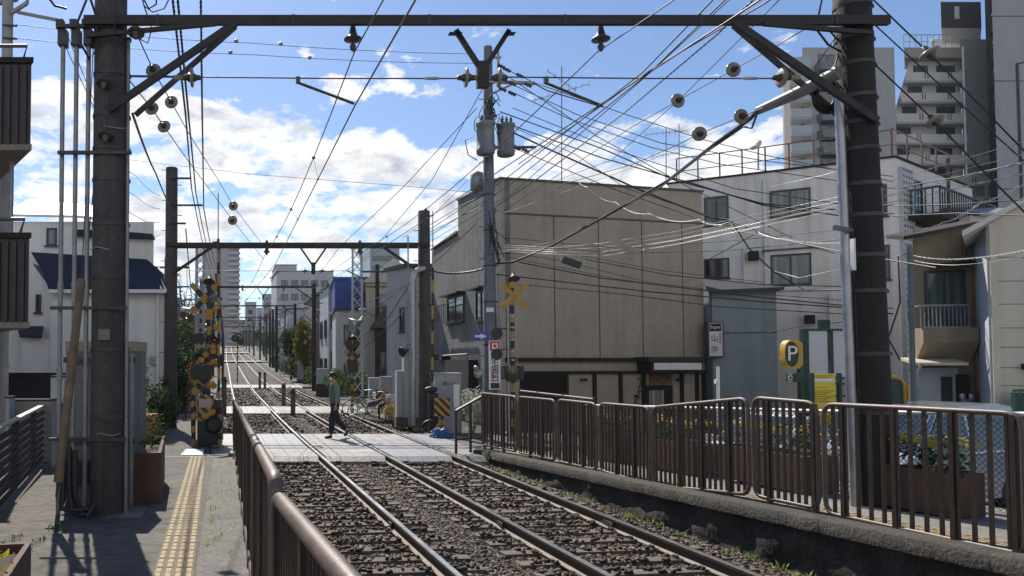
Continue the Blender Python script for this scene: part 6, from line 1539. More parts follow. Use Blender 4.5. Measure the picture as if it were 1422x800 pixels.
def planter(label, corner, u, w, l, h, z0, leaf=None, lh=.35, leaf2=None, group='brown planter boxes', soilonly=False, nleaf=500, name='planter'):
    """corner: near plan corner; u: direction of the long side"""
    u = Vector((u[0], u[1], 0)).normalized(); v = Vector((u.y, -u.x, 0)); c = Vector((corner[0], corner[1], z0))
    t = thing(name, label, 'planter', c + u * l / 2 + v * w / 2, group)
    m = MB(); th = .04
    for (a0, a1, b0, b1) in ((0, l, 0, th), (0, l, w - th, w), (0, th, th, w - th), (l - th, l, th, w - th)):
        cc = c + u * (a0 + a1) / 2 + v * (b0 + b1) / 2 + Vector((0, 0, h / 2 + .03)); m.obox(cc, u, v, (0, 0, 1), (a1 - a0) / 2, (b1 - b0) / 2, h / 2)
    m.build('box', M_TERRA, t)
    m = MB(); m.obox(c + u * l / 2 + v * w / 2 + Vector((0, 0, h * .45)), u, v, (0, 0, 1), l / 2 - th - .002, w / 2 - th - .002, h * .42); m.build('soil', M_SOIL, t)
    if leaf:
        m = MB(); cc = c + u * l / 2 + v * w / 2 + Vector((0, 0, h + lh * .42))
        for _ in range(int(nleaf / 30)):
            o = cc + u * random.uniform(-.45, .45) * l + v * random.uniform(-.4, .4) * w + Vector((0, 0, random.uniform(-.4, .45) * lh)); leaf_mesh(m, o, (.13, .13, .12), 30, .032)
        f = m.build('shrub', leaf, t)
        if leaf2:
            m = MB(); 
            for _ in range(60): o = cc + u * random.uniform(-.5, .5) * l + v * random.uniform(-.5, .5) * w + Vector((0, 0, lh * random.uniform(.4, .6))); leaf_mesh(m, o, (.08, .08, .03), 4, .03)
            m.build('blossom', leaf2, f)
    return t
random.seed(5)
# left footpath planters
planter('brown planter box with a clipped shrub beside the grey cabinet', (X(172, 8.9) + .0, 8.95), (-.16, 1), .44, 2.0, .62, .22, L_D, .45, group='planters along the footpath')
planter('brown planter box in the bottom corner with a yellow green plant', (-2.33, 4.55), (-.2, 1), .5, 1.1, .24, .33, L_YF, .34, group='planters along the footpath', nleaf=160)
for k, (px, py, Y, a) in enumerate(((203, 602, 15.0, .5), (209, 600, 15.4, .2))):
    c = P(px, py, Y); c.z = .05; m = MB(); s = .12; m.obox(c + Vector((0, 0, .42)), (math.cos(a), math.sin(a), 0), (-math.sin(a), math.cos(a), .15), (0, -.15, 1), .15, .015, .42)
    tag(m.build('leaning_board', mat('orange brown board', (.30, .12, .04), .6, .2)), ['orange brown board leaning against the shrubs, left one', 'orange brown board leaning against the shrubs, right one'][k], 'board', 'leaning boards by the path')
def bush(label, px, Y, w, h, leaf, z0=0, n=22, size=.05, name='bush', group='bushes along the street', dry=False):
    x = P(px, 0, Y).x if False else X(px, Y); t = thing(name, label, 'bush', (x, Y, z0), group)
    m = MB()
    for k in range(5): m.tube([(x, Y, z0 - .05), (x + random.uniform(-.4, .4) * w, Y + random.uniform(-.3, .3) * w, z0 + h * random.uniform(.6, .95))], [.02, .006], 5)
    m.build('stem', M_BARK, t)
    m = MB(); crown(m, (x, Y, z0 + h * .52), (w * .5, w * .5, h * .5), n, 30, size, .9); m.build('foliage', leaf, t); return t
bush('light green bush left of the round concrete pole behind the orange board', 195, 17.5, .9, 1.9, L_G, n=26)
bush('dry straw coloured grass clump next to the light green bush', 192, 16.0, .6, 1.2, L_DRY, n=22)
bush('dark green bush at the foot of the round concrete pole', 217, 18.5, .8, 1.5, L_D, n=26)
bush('low green shrub between the pole and the orange flowers', 228, 21.0, 1.0, 1.6, L_D, n=26, size=.06)
bush('dark shrub behind the striped signals', 258, 27, 1.6, 2.6, L_D, n=40, size=.08)
bush('bush with orange flowers beside the lattice mast', 263, 30, .45, 1.5, L_O, z0=.6, n=12, size=.05)
bush('green bush beside the far footpath, low', 252, 33, 2.0, 2.2, L_G, n=30, size=.09)
tree('nearly bare russet tree over the small roof left of the signals', X(256, 38), 38, 0, 6.0, (1.5, 1.2, 1.6), L_R, n_cl=26, n_leaf=18, size=.09, bare=True, trunk=.5)
tree('yellow green conical tree beyond the dark portal pole', X(423, 60), 60, .1, 5.6, (1.0, 1.0, 2.3), L_Y, n_cl=60, n_leaf=60, size=.13, trunk=.2)
tree('dark green tree half hidden left of the yellow green one', X(404, 66), 66, .3, 5.0, (1.1, 1.0, 1.9), L_D, n_cl=40, n_leaf=50, size=.13, trunk=.2)
for k, (off, Y, h, lf) in enumerate(((5.6, 84, 4.5, L_D), (-5.2, 66, 4.0, L_D), (5.2, 104, 4.2, L_G), (-5.4, 88, 4.4, L_G), (5.4, 130, 5, L_D), (-5.6, 120, 5, L_D), (5.8, 160, 5, L_G), (-5.6, 150, 5, L_D), (6.2, 200, 6, L_D), (-6, 195, 6, L_G))):
    tree(f'{"dark" if lf is L_D else "mid"} green tree {"on the hedge side" if off > 0 else "on the footpath side"} of the slope, number {ordn[k]} going up', CS(Y) + off, Y, Zt(Y), h, (1.3, 1.3, h * .36), lf, n_cl=26, n_leaf=30, size=.2, group='trees up the slope')
# hedge along the track beyond the crossing
hz = 36
k = 0
while hz < 100:
    o = CS(hz) + 3.9; t = thing('hedge', f'{ordn[k]} stretch of green hedge along the track after the crossing', 'hedge', (o, hz, Zt(hz)), 'hedge stretches along the track')
    m = MB(); L_ = 7.0 if hz > 50 else 5.0
    for _ in range(46): leaf_mesh(m, (o + random.uniform(-.35, .35) - .105 * 0, hz + random.uniform(0, L_), Zt(hz) + random.uniform(.2, 1.25)), (.35, .35, .25), 26, .07 + hz * .0008)
    m.build('foliage', L_G if k % 2 else L_D, t); m = MB()
    for q in range(4): m.tube([(o, hz + q * L_ / 4 + .5, Zt(hz) - .1), (o, hz + q * L_ / 4 + .5, Zt(hz) + .9)], .03, 5)
    m.build('stem', M_BARK, t)
    hz += L_ + 1.2; k += 1
# weeds
def weeds(name, label, pts, lf, size=.02):
    m = MB()
    for (x, y, z, r, n) in pts:
        for _ in range(n):
            an = random.uniform(0, 6.28); d = Vector((math.cos(an), math.sin(an), 0)); b = Vector((x + random.uniform(-r, r), y + random.uniform(-r, r), z)); h = random.uniform(.5, 1.4) * size * 3
            tip = b + d * h * .8 + Vector((0, 0, h)); sd_ = Vector((-d.y, d.x, 0)) * size * .35
            m.add([b - sd_ * .5, b + d * h * .4 + Vector((0, 0, h * .7)) - sd_, tip, b + d * h * .4 + Vector((0, 0, h * .7)) + sd_], [(0, 1, 2, 3)])
    o = m.build(name, lf, origin=(0, 0, 0)); o['kind'] = 'stuff'; o['label'] = label; o['category'] = 'weeds'
random.seed(21)
pts = [(fenceR(y) - .34 + random.uniform(-.1, .06), y, -.16, .07, random.randrange(2, 15)) for y in [6 + 9.0 * i / 46 + random.uniform(-.15, .15) for i in range(46)] if random.random() < .6]
weeds('weeds', 'sparse light green weeds sprouting between the outer rail and the platform wall', pts, L_W2, .024)
pts = [(fenceL(y) - .25 + random.uniform(-.14, .14), y, zL(y), .05, random.randrange(3, 10)) for y in [3 + .22 * i for i in range(52)] if random.random() < .7]
weeds('weeds', 'tiny weeds along the edge of the footpath under the railing', pts, L_YF, .014)
pts = [(-2.8 + random.uniform(-.5, .5), y, zL(y), .06, random.randrange(4, 14)) for y in [5.6 + .1 * i for i in range(20)]] + [(-1.72 - .15, 9.2 + random.uniform(0, .6), zL(9.4), .05, 14) for _ in range(5)]
weeds('weeds', 'weeds growing on the shaded ground by the thick pole', pts, L_G, .018)
pts = [(CS(y) + 3.1 + random.uniform(-.2, .3), y, -.05, .15, 20) for y in [20.8 + .35 * i for i in range(22)]]
weeds('weeds', 'grass tufts along the track beyond the crossing', pts, L_YF, .035)
pts = [(CS(y) + 3.0 + random.uniform(-.3, .3), y, -.02, .1, 14) for y in [14.6 + .1 * i for i in range(8)]]
weeds('weeds', 'grass tufts at the corner of the crossing and the platform', pts, L_YF, .03)

# right platform planters behind the railing (long side parallel to the railing)
dirR = (-.1465, 1)
def pl_at(Yn, off=1.25, l=1.25, w=.5, h=.46, **k): return planter(k.pop('label'), (fenceR(Yn) + off, Yn), dirR, w, l, h, zR(Yn) - .02, **k)
random.seed(8)
pl_at(7.55, l=.66, w=.45, h=.44, label='brown planter box between the widest railing panel and the silver car', leaf=L_D, lh=.34, leaf2=L_YF, off=1.27)
pl_at(9.3, l=1.5, label='brown planter box left of the thick dark pole', leaf=L_D, lh=.36, leaf2=L_YF)
pl_at(11.3, l=1.5, label='brown planter with yellow edged shrubs behind the rising railing panel', leaf=L_D, lh=.36, leaf2=L_YF)
pl_at(13.3, l=1.4, label='brown planter box with low shrubs, farthest along the platform', leaf=L_D, lh=.4, leaf2=L_YF)
# chain link fence behind the planters
t = thing('chain_link_fence', 'grey chain link fence with a pale top rail between platform and street', 'fence', (7.5, 10, .0))
def cl(y): return fenceR(y) + 1.95
m = MB(); m.tube([(cl(5), 5, zR(5) + 1.08), (cl(9.8), 9.8, zR(9.8) + 1.02), (cl(15.8), 15.8, zR(15.8) + 1.0)], .024, 8); m.build('top_rail', mat('pale rail', (.6, .58, .54), .5, .1), t)
for k in range(8):
    y = 5 + 1.54 * k; m = MB(); m.tube([(cl(y), y, -.4), (cl(y), y, zR(y) + 1.04)], .022, 8); m.build('post', M_GALVD, t)
m = MB()
s = 0
for k in range(170):
    y = 5 + k * .064
    for sg_ in (1, -1):
        y2 = y + sg_ * .95
        if y2 < 5 or y2 > 15.8: continue
        m.bar((cl(y), y, zR(y) + .06), (cl(y2), y2, zR(y2) + 1.0), .0045)
m.build('wire_mesh', M_STEEL, t)
# flower pots and bicycle near the picture edge
random.seed(14)
for k, (x, y, col) in enumerate(((6.65, 6.45, (.02, .20, .15)), (6.95, 6.7, (.30, .29, .27)), (6.5, 5.9, (.25, .24, .23)), (7.0, 6.1, (.2, .07, .05)))):
    z = zR(y); t = thing('flower_pot', ['turquoise flower pot with a leafy plant by the railing end', 'pale grey flower pot behind the turquoise one', 'grey pot at the picture edge with a small plant', 'brick red flower pot at the picture edge'][k], 'flower pot', (x, y, z), 'flower pots')
    m = MB(); m.lathe((x, y, z), (0, 0, 1), [(0, .09), (.02, .10), (.2, .13), (.21, .145), (.25, .145), (.251, .12), (.2, .115)], 16); m.build('pot', mat(f'pot {k}', col, .4, .1), t)
    m = MB(); leaf_mesh(m, (x, y, z + .42), (.2, .2, .2), 160, .035); m.build('plant', L_G if k % 2 else L_D, t)
    m = MB(); m.tube([(x, y, z + .15), (x, y, z + .4)], .008, 5); m.build('stem', M_BARK, t)
# ------------------------------------------------------------ crossing signals and barriers
M_LENS = mat('dark red lens', (.09, .008, .008), .2, .1, spec=.8)
def striped_tube(m, a, b, r, seg=.22, n=12):
    a = Vector(a); b = Vector(b); L = (b - a).length; k = max(1, round(L / seg)); k0 = m.m
    for i in range(k):
        m.m = i % 2; m.tube([a.lerp(b, i / k), a.lerp(b, (i + 1) / k)], r, n)
    m.m = k0
YB = [M_YEL, M_BLK]
def striped_board(m, c, ax, L, w, th=.012, seg=4, n=(0, -1, 0)):
    ax = Vector(ax).normalized(); nn = Vector(n); up = nn.cross(ax).normalized(); c = Vector(c)
    for i in range(seg):
        m.m = i % 2; m.obox(c + ax * L * ((i + .5) / seg - .5), ax, nn, up, L / seg / 2, th / 2, w / 2)
    m.m = 0
def diag_panel(m, x0, x1, y, z0, z1, n=5, d=1):
    """diagonal yellow/black stripes on an upright board facing the camera, with a black backing"""
    m.m = 1; m.box(x0, x1, y, y + .04, z0, z1); m.m = 0
    w = x1 - x0; h = z1 - z0; tot = w + h; st = tot / n
    for k in range(n):
        lo, hi = k * st, k * st + st * .5
        poly = []
        def clipline(c):   # x + z = c in local coordinates
            pa = (min(c, w), max(0, c - w)); pb = (max(0, c - h), min(c, h)); return pa, pb
        a1, b1 = clipline(lo); a2, b2 = clipline(hi); pts = [a1, a2]
        if lo < w < hi: pts = [a1, (w, 0), a2]
        pts2 = [b2, b1]
        if lo < h < hi: pts2 = [b2, (0, h), b1]
        q = pts + pts2; q2 = []
        for p in q:
            if not q2 or abs(p[0] - q2[-1][0]) + abs(p[1] - q2[-1][1]) > 1e-6: q2.append(p)
        if len(q2) > 2 and abs(q2[0][0] - q2[-1][0]) + abs(q2[0][1] - q2[-1][1]) < 1e-6: q2.pop()
        if len(q2) < 3: continue
        pp = [((x0 + p[0]) if d > 0 else (x1 - p[0]), y - .004, z0 + p[1]) for p in q2]
        m.add(pp, [tuple(range(len(pp)))])
def light_head(parent, c, r, face=(0, -1, 0), back=False):
    c = Vector(c); f = Vector(face).normalized()
    m = MB(); m.lathe(c, f, [(-.16, r * .35), (-.1, r * .5), (-.015, r * .55), (-.012, r), (0, r)], 22); hd = m.build('signal_head', M_BLK, parent)
    if not back:
        m = MB(); m.lathe(c, f, [(0.001, r * .42), (.03, r * .38), (.045, r * .2)], 16); m.build('lens', M_LENS, hd)
        m = MB(); k = 9; vs = []
        for i in range(k):
            an = math.pi * (i / (k - 1)); rr = r * .55; side = f.cross(Vector((0, 0, 1))).normalized()
            p = c + side * math.cos(an) * rr + Vector((0, 0, math.sin(an) * rr)); vs += [p, p + f * .14 * (math.sin(an) * .6 + .4)]
        m.add(vs, [(2 * i, 2 * i + 1, 2 * i + 3, 2 * i + 2) for i in range(k - 1)]); m.build('hood', M_BLK, hd)
def crossbuck(parent, c, L, w, seg=5, plain=False, ang=48, y=0):
    for s in (-1, 1):
        m = MB(); cc = Vector(c) + Vector((0, -.015 if s > 0 else 0, 0)); ax = (math.cos(R(ang)), 0, s * math.sin(R(ang)))
        if plain: m.obox(cc, ax, (0, 1, 0), (-ax[2], 0, ax[0]), L / 2, .006, w / 2)
        else: striped_board(m, cc, ax, L, w, seg=seg)
        m.build('crossbuck_board', YB, parent)

def small_signal(label, px, Y, ytop, zb, heads, xs=None, loc_s=1.0, plain=False, box=None, horn=True, group='level crossing signals'):
    x = X(px, Y); zt = P(px, ytop, Y).z; t = thing('crossing_signal', label, 'crossing signal', (x, Y, zb), group)
    m = MB(); striped_tube(m, (x, Y, zb), (x, Y, zt), .05 * loc_s, .21); m.build('post', YB, t)
    if xs:
        for (cx, cy, L, w, pl) in xs: crossbuck(t, P(cx, cy, Y - .09), L, w, plain=pl)
    for (hx, hy, r, bk) in heads:
        c = P(hx, hy, Y - .05); light_head(t, c, r, back=bk); m = MB(); m.bar((x, Y, c.z + .12), (c.x, Y + .03, c.z + .12), .035); m.bar((c.x, Y + .03, c.z + .12), (c.x, Y + .03, c.z), .03); m.build('arm', M_STEEL, t)
    if box: m = MB(); a, b = P(box[0], box[1], Y - .15), P(box[2], box[3], Y - .15); m.box(a.x, b.x, Y - .25, Y - .06, b.z, a.z); m.build('control_box', M_BLK, t)
    if horn: m = MB(); c = Vector((x + .02, Y - .08, zt + .05)); m.lathe(c, (0, -.5, -1), [(-.12, .03), (-.05, .05), (0, .09), (.07, .15), (.075, .13)], 14); m.build('bell_horn', M_STEEL, t)
    return t
Ys = 17.7
t = small_signal('tangled striped crossing signal with crossed boards next to the footpath end', 290, Ys, 392, .05,
                 [(276, 471, .15, True), (298, 472, .15, False), (277, 497, .16, False), (302, 500, .16, True)],
                 xs=[(284, 415, .95, .12, False), (286, 492, .62, .11, False)], box=(266, 507, 294, 527))
m = MB(); c = P(298, 410, Ys - .1); m.lathe(c, (.1, -.3, -1), [(-.1, .04), (0, .09), (.1, .19), (.105, .17)], 16); m.build('megaphone', M_GALVD, t)
m = MB(); a, b = P(285, 430, Ys - .2), P(295, 444, Ys - .2); m.box(a.x, b.x, Ys - .25, Ys - .1, b.z, a.z); m.build('yellow_box', M_YEL, t)
for (px, py) in ((280, 500), (300, 455), (301, 503), (296, 488)):
    m = MB(); m.lathe(P(px, py, Ys - .22), (0, -1, 0), [(0, .07), (.02, .075), (.03, .05)], 14); m.build('marker_disc', M_YEL, t)
m = MB(); m.tube([P(300, 380, Ys), P(310, 470, Ys), (X(309, Ys), Ys, .1)], .03, 8); m.build('riser_pipe', M_STEEL, t)
m = MB(); m.bar(P(268, 538, Ys), P(300, 538, Ys), .05); m.bar(P(266, 470, Ys), P(300, 470, Ys), .035); m.build('bracket', M_STEEL, t)
for i, (px, py) in enumerate(((271, 529), (284, 529), (271, 543), (284, 543), (296, 535))):
    m = MB(); m.m = i % 2; m.obox(P(px, py, Ys - .12), (1, 0, 1), (0, 1, 0), (-1, 0, 1), .075, .01, .075); m.build('diamond_plate', YB, t)
m = MB(); a = P(301, 442, Ys - .12); m.extr([a, a + Vector((.09, 0, .02)), a + Vector((.06, 0, -.5)), a + Vector((-.04, 0, -.42))], (0, .03, 0)); m.build('white_lever', M_WHITE, t)
# barrier machine
t = thing('barrier_machine', 'striped black and yellow barrier machine with a pink plate and its boom raised', 'barrier', (X(288, 17.2), 17.2, .05))
x0, x1 = X(266, 17.0), X(309, 17.0); z1, z0 = P(0, 548, 17).z, .05
m = MB(); m.box(x0 + .14, x1 - .04, 17.02, 17.5, z0, z1 - .12); m.build('housing', M_BLK, t)
m = MB(); diag_panel(m, x0 + .16, x0 + .52, 16.97, z0 + .55, z1 - .02, 4, 1); m.build('striped_panel', YB, t)
for (xa, xb, za, zb_) in ((x0, x0 + .12, z0, z1 - .25), (x1 - .10, x1, z0, z1 - .3), (x0, x0 + .10, z0 + .3, z1)):
    m = MB(); striped_tube(m, ((xa + xb) / 2, 17.0, za), ((xa + xb) / 2, 17.0, zb_), .05, .14); m.build('guard_post', YB, t)
m = MB(); a, b = P(276, 554, 16.93), P(294, 566, 16.93); m.box(a.x, b.x, 16.93, 16.945, b.z, a.z); m.build('notice_plate', mat('pinkish notice', (.42, .32, .32), .6, .1), t)
m = MB(); m.lathe(P(297, 590, 16.98), (0, -1, 0), [(0, .18), (.06, .2), (.1, .12)], 16); m.build('crank_cover', M_BLK, t)
m = MB(); a = P(290, 575, 16.95); m.obox(a, (1, 0, .5), (0, 1, 0), (-.5, 0, 1), .17, .02, .05); m.build('yellow_arm', M_YEL, t)
m = MB(); striped_tube(m, P(304, 560, 17.3), P(303, 332, 17.3), .032, .28); m.tube([P(303, 332, 17.3), P(303, 268, 17.3)], .012, 6); m.build('boom', YB, t)
# right hand barrier
t = thing('barrier_machine', 'slim raised striped boom beside the second portal pole with a diagonal striped board', 'barrier', (X(600, 20.6), 20.6, 0))
m = MB(); striped_tube(m, P(600, 585, 20.6), P(601, 372, 20.6), .035, .36); m.tube([P(601, 372, 20.6), P(601, 293, 20.6)], .014, 6); m.build('boom', YB, t)
m = MB(); m.box(X(594, 20.6), X(606, 20.6), 20.4, 20.8, 0, P(0, 545, 20.6).z); m.build('housing', M_BLK, t)
m = MB(); c = P(599, 541, 20.3); m.lathe(c, (1, 0, 0), [(-.16, .05), (-.05, .09), (.05, .09), (.16, .05)], 12); m.build('pivot', M_BLK, t)
m = MB(); pts = [P(598 + 14 * math.cos(a_), 598 + 14 * math.sin(a_), 20.2) for a_ in np.linspace(math.pi * .95, math.pi * 1.9, 9)]; striped_tube_pts = pts; m.m = 1; m.tube(pts, .03, 8); m.build('guard_hoop', YB, t)
t = thing('striped_board', 'yellow and black diagonal striped board on a short post by the blue sheet', 'warning board', (X(613, 19.9), 19.9, 0))
a, b = P(603, 553, 19.9), P(625, 578, 19.9)
m = MB(); diag_panel(m, a.x, b.x, 19.9, b.z, a.z, 4, 1); m.build('board', YB, t)
m = MB(); striped_tube(m, (X(613, 19.95), 19.95, 0), (X(613, 19.95), 19.95, b.z), .04, .13); m.bar(P(604, 600, 19.9), P(612, 583, 19.9), .05); m.bar(P(622, 600, 19.9), P(614, 583, 19.9), .05); m.build('stand', YB, t)
# blue sheet bundle
m = MB(); c = P(612, 606, 19.3); vs = []; n1, n2 = 18, 9
for i in range(n2 + 1):
    for j in range(n1):
        th_ = math.pi / 2 * i / n2; ph = 2 * math.pi * j / n1; rr = 1 + .25 * noise.noise(Vector((math.cos(ph) * 2, math.sin(ph) * 2, i * .5)))
        vs.append((c.x + .28 * math.cos(th_) * math.cos(ph) * rr, c.y + .25 * math.cos(th_) * math.sin(ph) * rr, -.02 + .27 * math.sin(th_) * rr))
m.add(vs, [(i * n1 + j, i * n1 + (j + 1) % n1, (i + 1) * n1 + (j + 1) % n1, (i + 1) * n1 + j) for i in range(n2) for j in range(n1)])
tag(m.build('blue_sheet', mat('blue sheet', (.02, .075, .22), .5, .3, 9, .6, 14)), 'crumpled bright blue plastic sheet bundle at the crossing corner', 'plastic sheet')
# relay cabinet
t = thing('relay_cabinet', 'pale grey relay cabinet with small dark lettering behind the diagonal board', 'cabinet', (X(621, 20.9), 20.9, -.05))
M_CABL = mat('pale cabinet', (.34, .35, .37), .6, .06, 1.5, .05, 20, streak=.12)
a, b = P(603, 520, 20.9), P(641, 600, 20.9)
m = MB(); m.box(a.x, b.x, 20.9, 21.5, -.05, a.z); m.build('body', M_CABL, t)
m = MB(); m.box(a.x - .03, b.x + .03, 20.87, 21.53, a.z + .002, a.z + .04); m.build('lid', M_CABL, t)
text_part('(東)-C1', .13, facing(P(623, 533, 20.895), (1, 0, 0)), M_BLK, t)
t = thing('relay_cabinet', 'tall narrow grey white cabinet left of the second portal pole', 'cabinet', (X(566, 23), 23, -.05))
for (p0, p1, q0, Y) in ((561, 581, 497, 22.7), (551, 562, 515, 22.9)):
    m = MB(); a = P(p0, q0, Y); b = P(p1, 560, Y); m.box(a.x, b.x, Y, Y + .5, .25, a.z); m.m = 1; m.box(a.x - .03, b.x + .03, Y - .03, Y + .53, -.05, .248); m.m = 0
    m.box(a.x + .02, b.x - .02, Y - .012, Y - .001, .35, a.z - .06); m.build('cabinet_door', [M_CABL, M_SEAM], t)
m = MB(); m.lathe(P(573, 533, 22.68), (0, -1, 0), [(0, .03), (.03, .03)], 8); m.build('handle', M_STEEL, t)
t = thing('relay_cabinet', 'pale square cabinet on a dark base beside the far track at the second crossing', 'cabinet', (X(448, 43), 43, -.05))
m = MB(); a, b = P(440, 512, 43), P(457, 533, 43); m.box(a.x, b.x, 43, 43.6, b.z, a.z); m.build('body', M_CABL, t); m = MB(); m.box(a.x - .05, b.x + .05, 42.95, 43.65, -.1, b.z - .002); m.build('base', M_BLK, t)
bush('bush with pale variegated leaves in front of the mortar wall', 655, 21.2, 1.0, 1.35, L_W, z0=-.1, n=34, size=.05)
t = thing('white_placard', 'narrow white upright placard beside the pale leaved bush', 'placard', (X(633, 20.6), 20.6, 0)); m = MB(); m.box(X(629, 20.6), X(637, 20.6), 20.6, 20.62, P(0, 566, 20.6).z, P(0, 534, 20.6).z); m.build('board', M_WHITE, t); m = MB(); m.bar((X(633, 20.65), 20.65, 0), (X(633, 20.65), 20.65, P(0, 540, 20.6).z), .03); m.build('stake', M_GALVD, t)
t = thing('traffic_mirror', 'small round traffic mirror on a thin pole before the old mortar wall', 'traffic mirror', (X(668, 21.8), 21.8, -.1))
m = MB(); m.tube([(X(670, 21.8), 21.8, -.1), (X(670, 21.8), 21.8, P(0, 512, 21.8).z)], .025, 8); m.build('pole', M_GALVD, t); m = MB(); m.lathe(P(664, 519, 21.7), (-.3, -1, 0), [(-.04, .12), (0, .13), (.02, .12), (.045, .05)], 16); m.build('mirror', M_GALV, t); m = MB(); m.lathe(P(661, 511, 21.7), (-.5, -1, 0), [(-.04, .07), (.03, .07), (.05, .02)], 12); m.build('lamp', M_GALV, t)

# tall signal in front of the beige building
t = small_signal('tall striped crossing signal with plain yellow crossed boards before the beige building', 711, 18.6, 388, -.1,
                 [(690, 463, .145, True), (690, 492, .145, True)], xs=None)
crossbuck(t, P(714, 411, 18.45), .86, .125, plain=True, ang=44)
for px in (701, 722):
    m = MB(); a, b = P(px - 3, 508, 18.5), P(px + 4, 527, 18.5); m.box(a.x, b.x, 18.4, 18.7, b.z, a.z); m.build('signal_box', M_BLK, t)
m = MB(); a, b = P(704, 519, 18.4), P(718, 530, 18.4); m.box(a.x, b.x, 18.35, 18.5, b.z, a.z); m.build('control_box', M_STEELB, t)
m = MB(); m.tube([(X(705, 18.5), 18.5, -.1), (X(705, 18.5), 18.5, P(0, 420, 18.5).z)], .018, 6); m.tube([(X(717, 18.5), 18.5, -.1), (X(717, 18.5), 18.5, P(0, 425, 18.5).z)], .01, 6); m.build('riser_pipe', M_GALV, t)
for py in (439, 455, 472, 488, 500):
    m = MB(); m.tube([(X(711, 18.6), 18.6, P(0, py, 18.6).z - .02), (X(711, 18.6), 18.6, P(0, py, 18.6).z + .02)], .062, 12); m.build('steel_band', M_GALV, t)
# signals beyond the crossing
small_signal('crossing signal with a cluster of yellow and black plates beyond the walking person', 489, 28, 470, 0, [(489, 478, .26, True), (492, 492, .22, True)], xs=[(489, 497, .75, .17, False)], box=(483, 503, 497, 517), loc_s=1.1)
small_signal('thin crossing signal with striped crossed boards at the hedge in the distance', 430, 58, 458, .1, [], xs=[(430, 468, 1.3, .22, False)], horn=False)
small_signal('crossing signal with twin dark heads far along the footpath side', 330, 60, 462, .1, [(326, 470, .3, True), (334, 474, .3, True)], xs=[(330, 466, .8, .14, False)], horn=False)
t = thing('striped_board', 'diagonal striped board standing by the bicycles beyond the crossing', 'warning board', (X(530, 26), 26, -.1))
a, b = P(522, 541, 26), P(539, 562, 26); m = MB(); diag_panel(m, a.x, b.x, 26, b.z, a.z, 4, -1); m.build('board', YB, t); m = MB(); m.bar((X(526, 26.1), 26.1, -.1), (X(526, 26.1), 26.1, b.z + .2), .06); m.bar((X(535, 26.1), 26.1, -.1), (X(535, 26.1), 26.1, b.z + .2), .06); m.build('stand', M_BLK, t)
t = thing('speaker_post', 'grey loudspeaker horn on the lattice mast bracket above the plate cluster signal', 'loudspeaker', P(497, 450, 29)); m = MB(); m.lathe(P(497, 448, 29), (-1, -.3, -.4), [(-.2, .06), (0, .1), (.3, .3), (.31, .27)], 14); m.build('horn', M_GALV, t); m = MB(); m.bar(P(497, 448, 29), P(503, 440, 29.6), .05); m.build('bracket', M_STEEL, t)
t = thing('loudspeaker', 'dark loudspeaker horn hanging left of the second portal pole', 'loudspeaker', P(565, 487, 22)); m = MB(); m.lathe(P(563, 487, 21.6), (-.8, -.4, -.3), [(-.1, .05), (0, .08), (.14, .16), (.15, .14)], 14); m.build('horn', M_BLK, t); m = MB(); m.tube([P(564, 486, 21.7), P(564, 478, 21.7), P(578, 478, 21.9)], .02, 6); m.build('bracket', M_STEEL, t)

# lattice masts
def lattice(label, px, Y, ytop, w, z0=0, group='steel lattice masts'):
    x = X(px, Y); zt = P(px, ytop, Y).z; t = thing('lattice_mast', label, 'lattice mast', (x, Y, z0), group); mt = mat('pale galvanised lattice', (.36, .37, .37), .55, .15, metal=.3)
    for a in (-1, 1):
        for b in (-1, 1): m = MB(); m.bar((x + a * w / 2, Y + b * w / 2, z0), (x + a * w / 2 * .85, Y + b * w / 2 * .85, zt), .06); m.build('leg', mt, t)
    m = MB(); n = int((zt - z0) / (w * 1.1))
    for k in range(n):
        za, zb_ = z0 + (zt - z0) * k / n, z0 + (zt - z0) * (k + 1) / n
        for b in (-1, 1):
            m.bar((x - w / 2 * .95, Y + b * w / 2 * .93, za), (x + w / 2 * .95, Y + b * w / 2 * .93, zb_), .03); m.bar((x + w / 2 * .95, Y + b * w / 2 * .93, za), (x - w / 2 * .95, Y + b * w / 2 * .93, zb_), .03)
            m.bar((x + b * w / 2 * .93, Y - w / 2, za), (x + b * w / 2 * .93, Y + w / 2, zb_), .03)
    m.build('bracing', mt, t)
    m = MB(); m.box(x - w * .6, x + w * .6, Y - w * .6, Y + w * .6, zt, zt + .08); m.build('cap', mt, t)
lattice('pale steel lattice mast in front of the blue tarp', 496, 33, 345, .46)
lattice('slim pale steel lattice mast rising behind the footpath signals', 278, 27, 342, .30)
lattice('thin far lattice mast beside the lavender block', 392, 75, 430, .45, .4)
for (px, Y, yt, lab) in ((379, 95, 430, 'dark far wooden pole left of the cluster of far poles'), (370, 118, 436, 'dark far pole next to the hazy block'), (384, 84, 424, 'dark far pole rising beside the far office block')):
    t = thing('far_pole', lab, 'pole', (X(px, Y), Y, Zt(Y))); m = MB(); m.tube([(X(px, Y), Y, Zt(Y) - .2), (X(px, Y), Y, P(px, yt, Y).z)], .16, 8); m.build('shaft', M_CONCD, t); m = MB(); m.bar((X(px, Y) - .9, Y, P(px, yt + 6, Y).z), (X(px, Y) + .9, Y, P(px, yt + 6, Y).z), .1); m.build('cross_arm', M_STEEL, t)

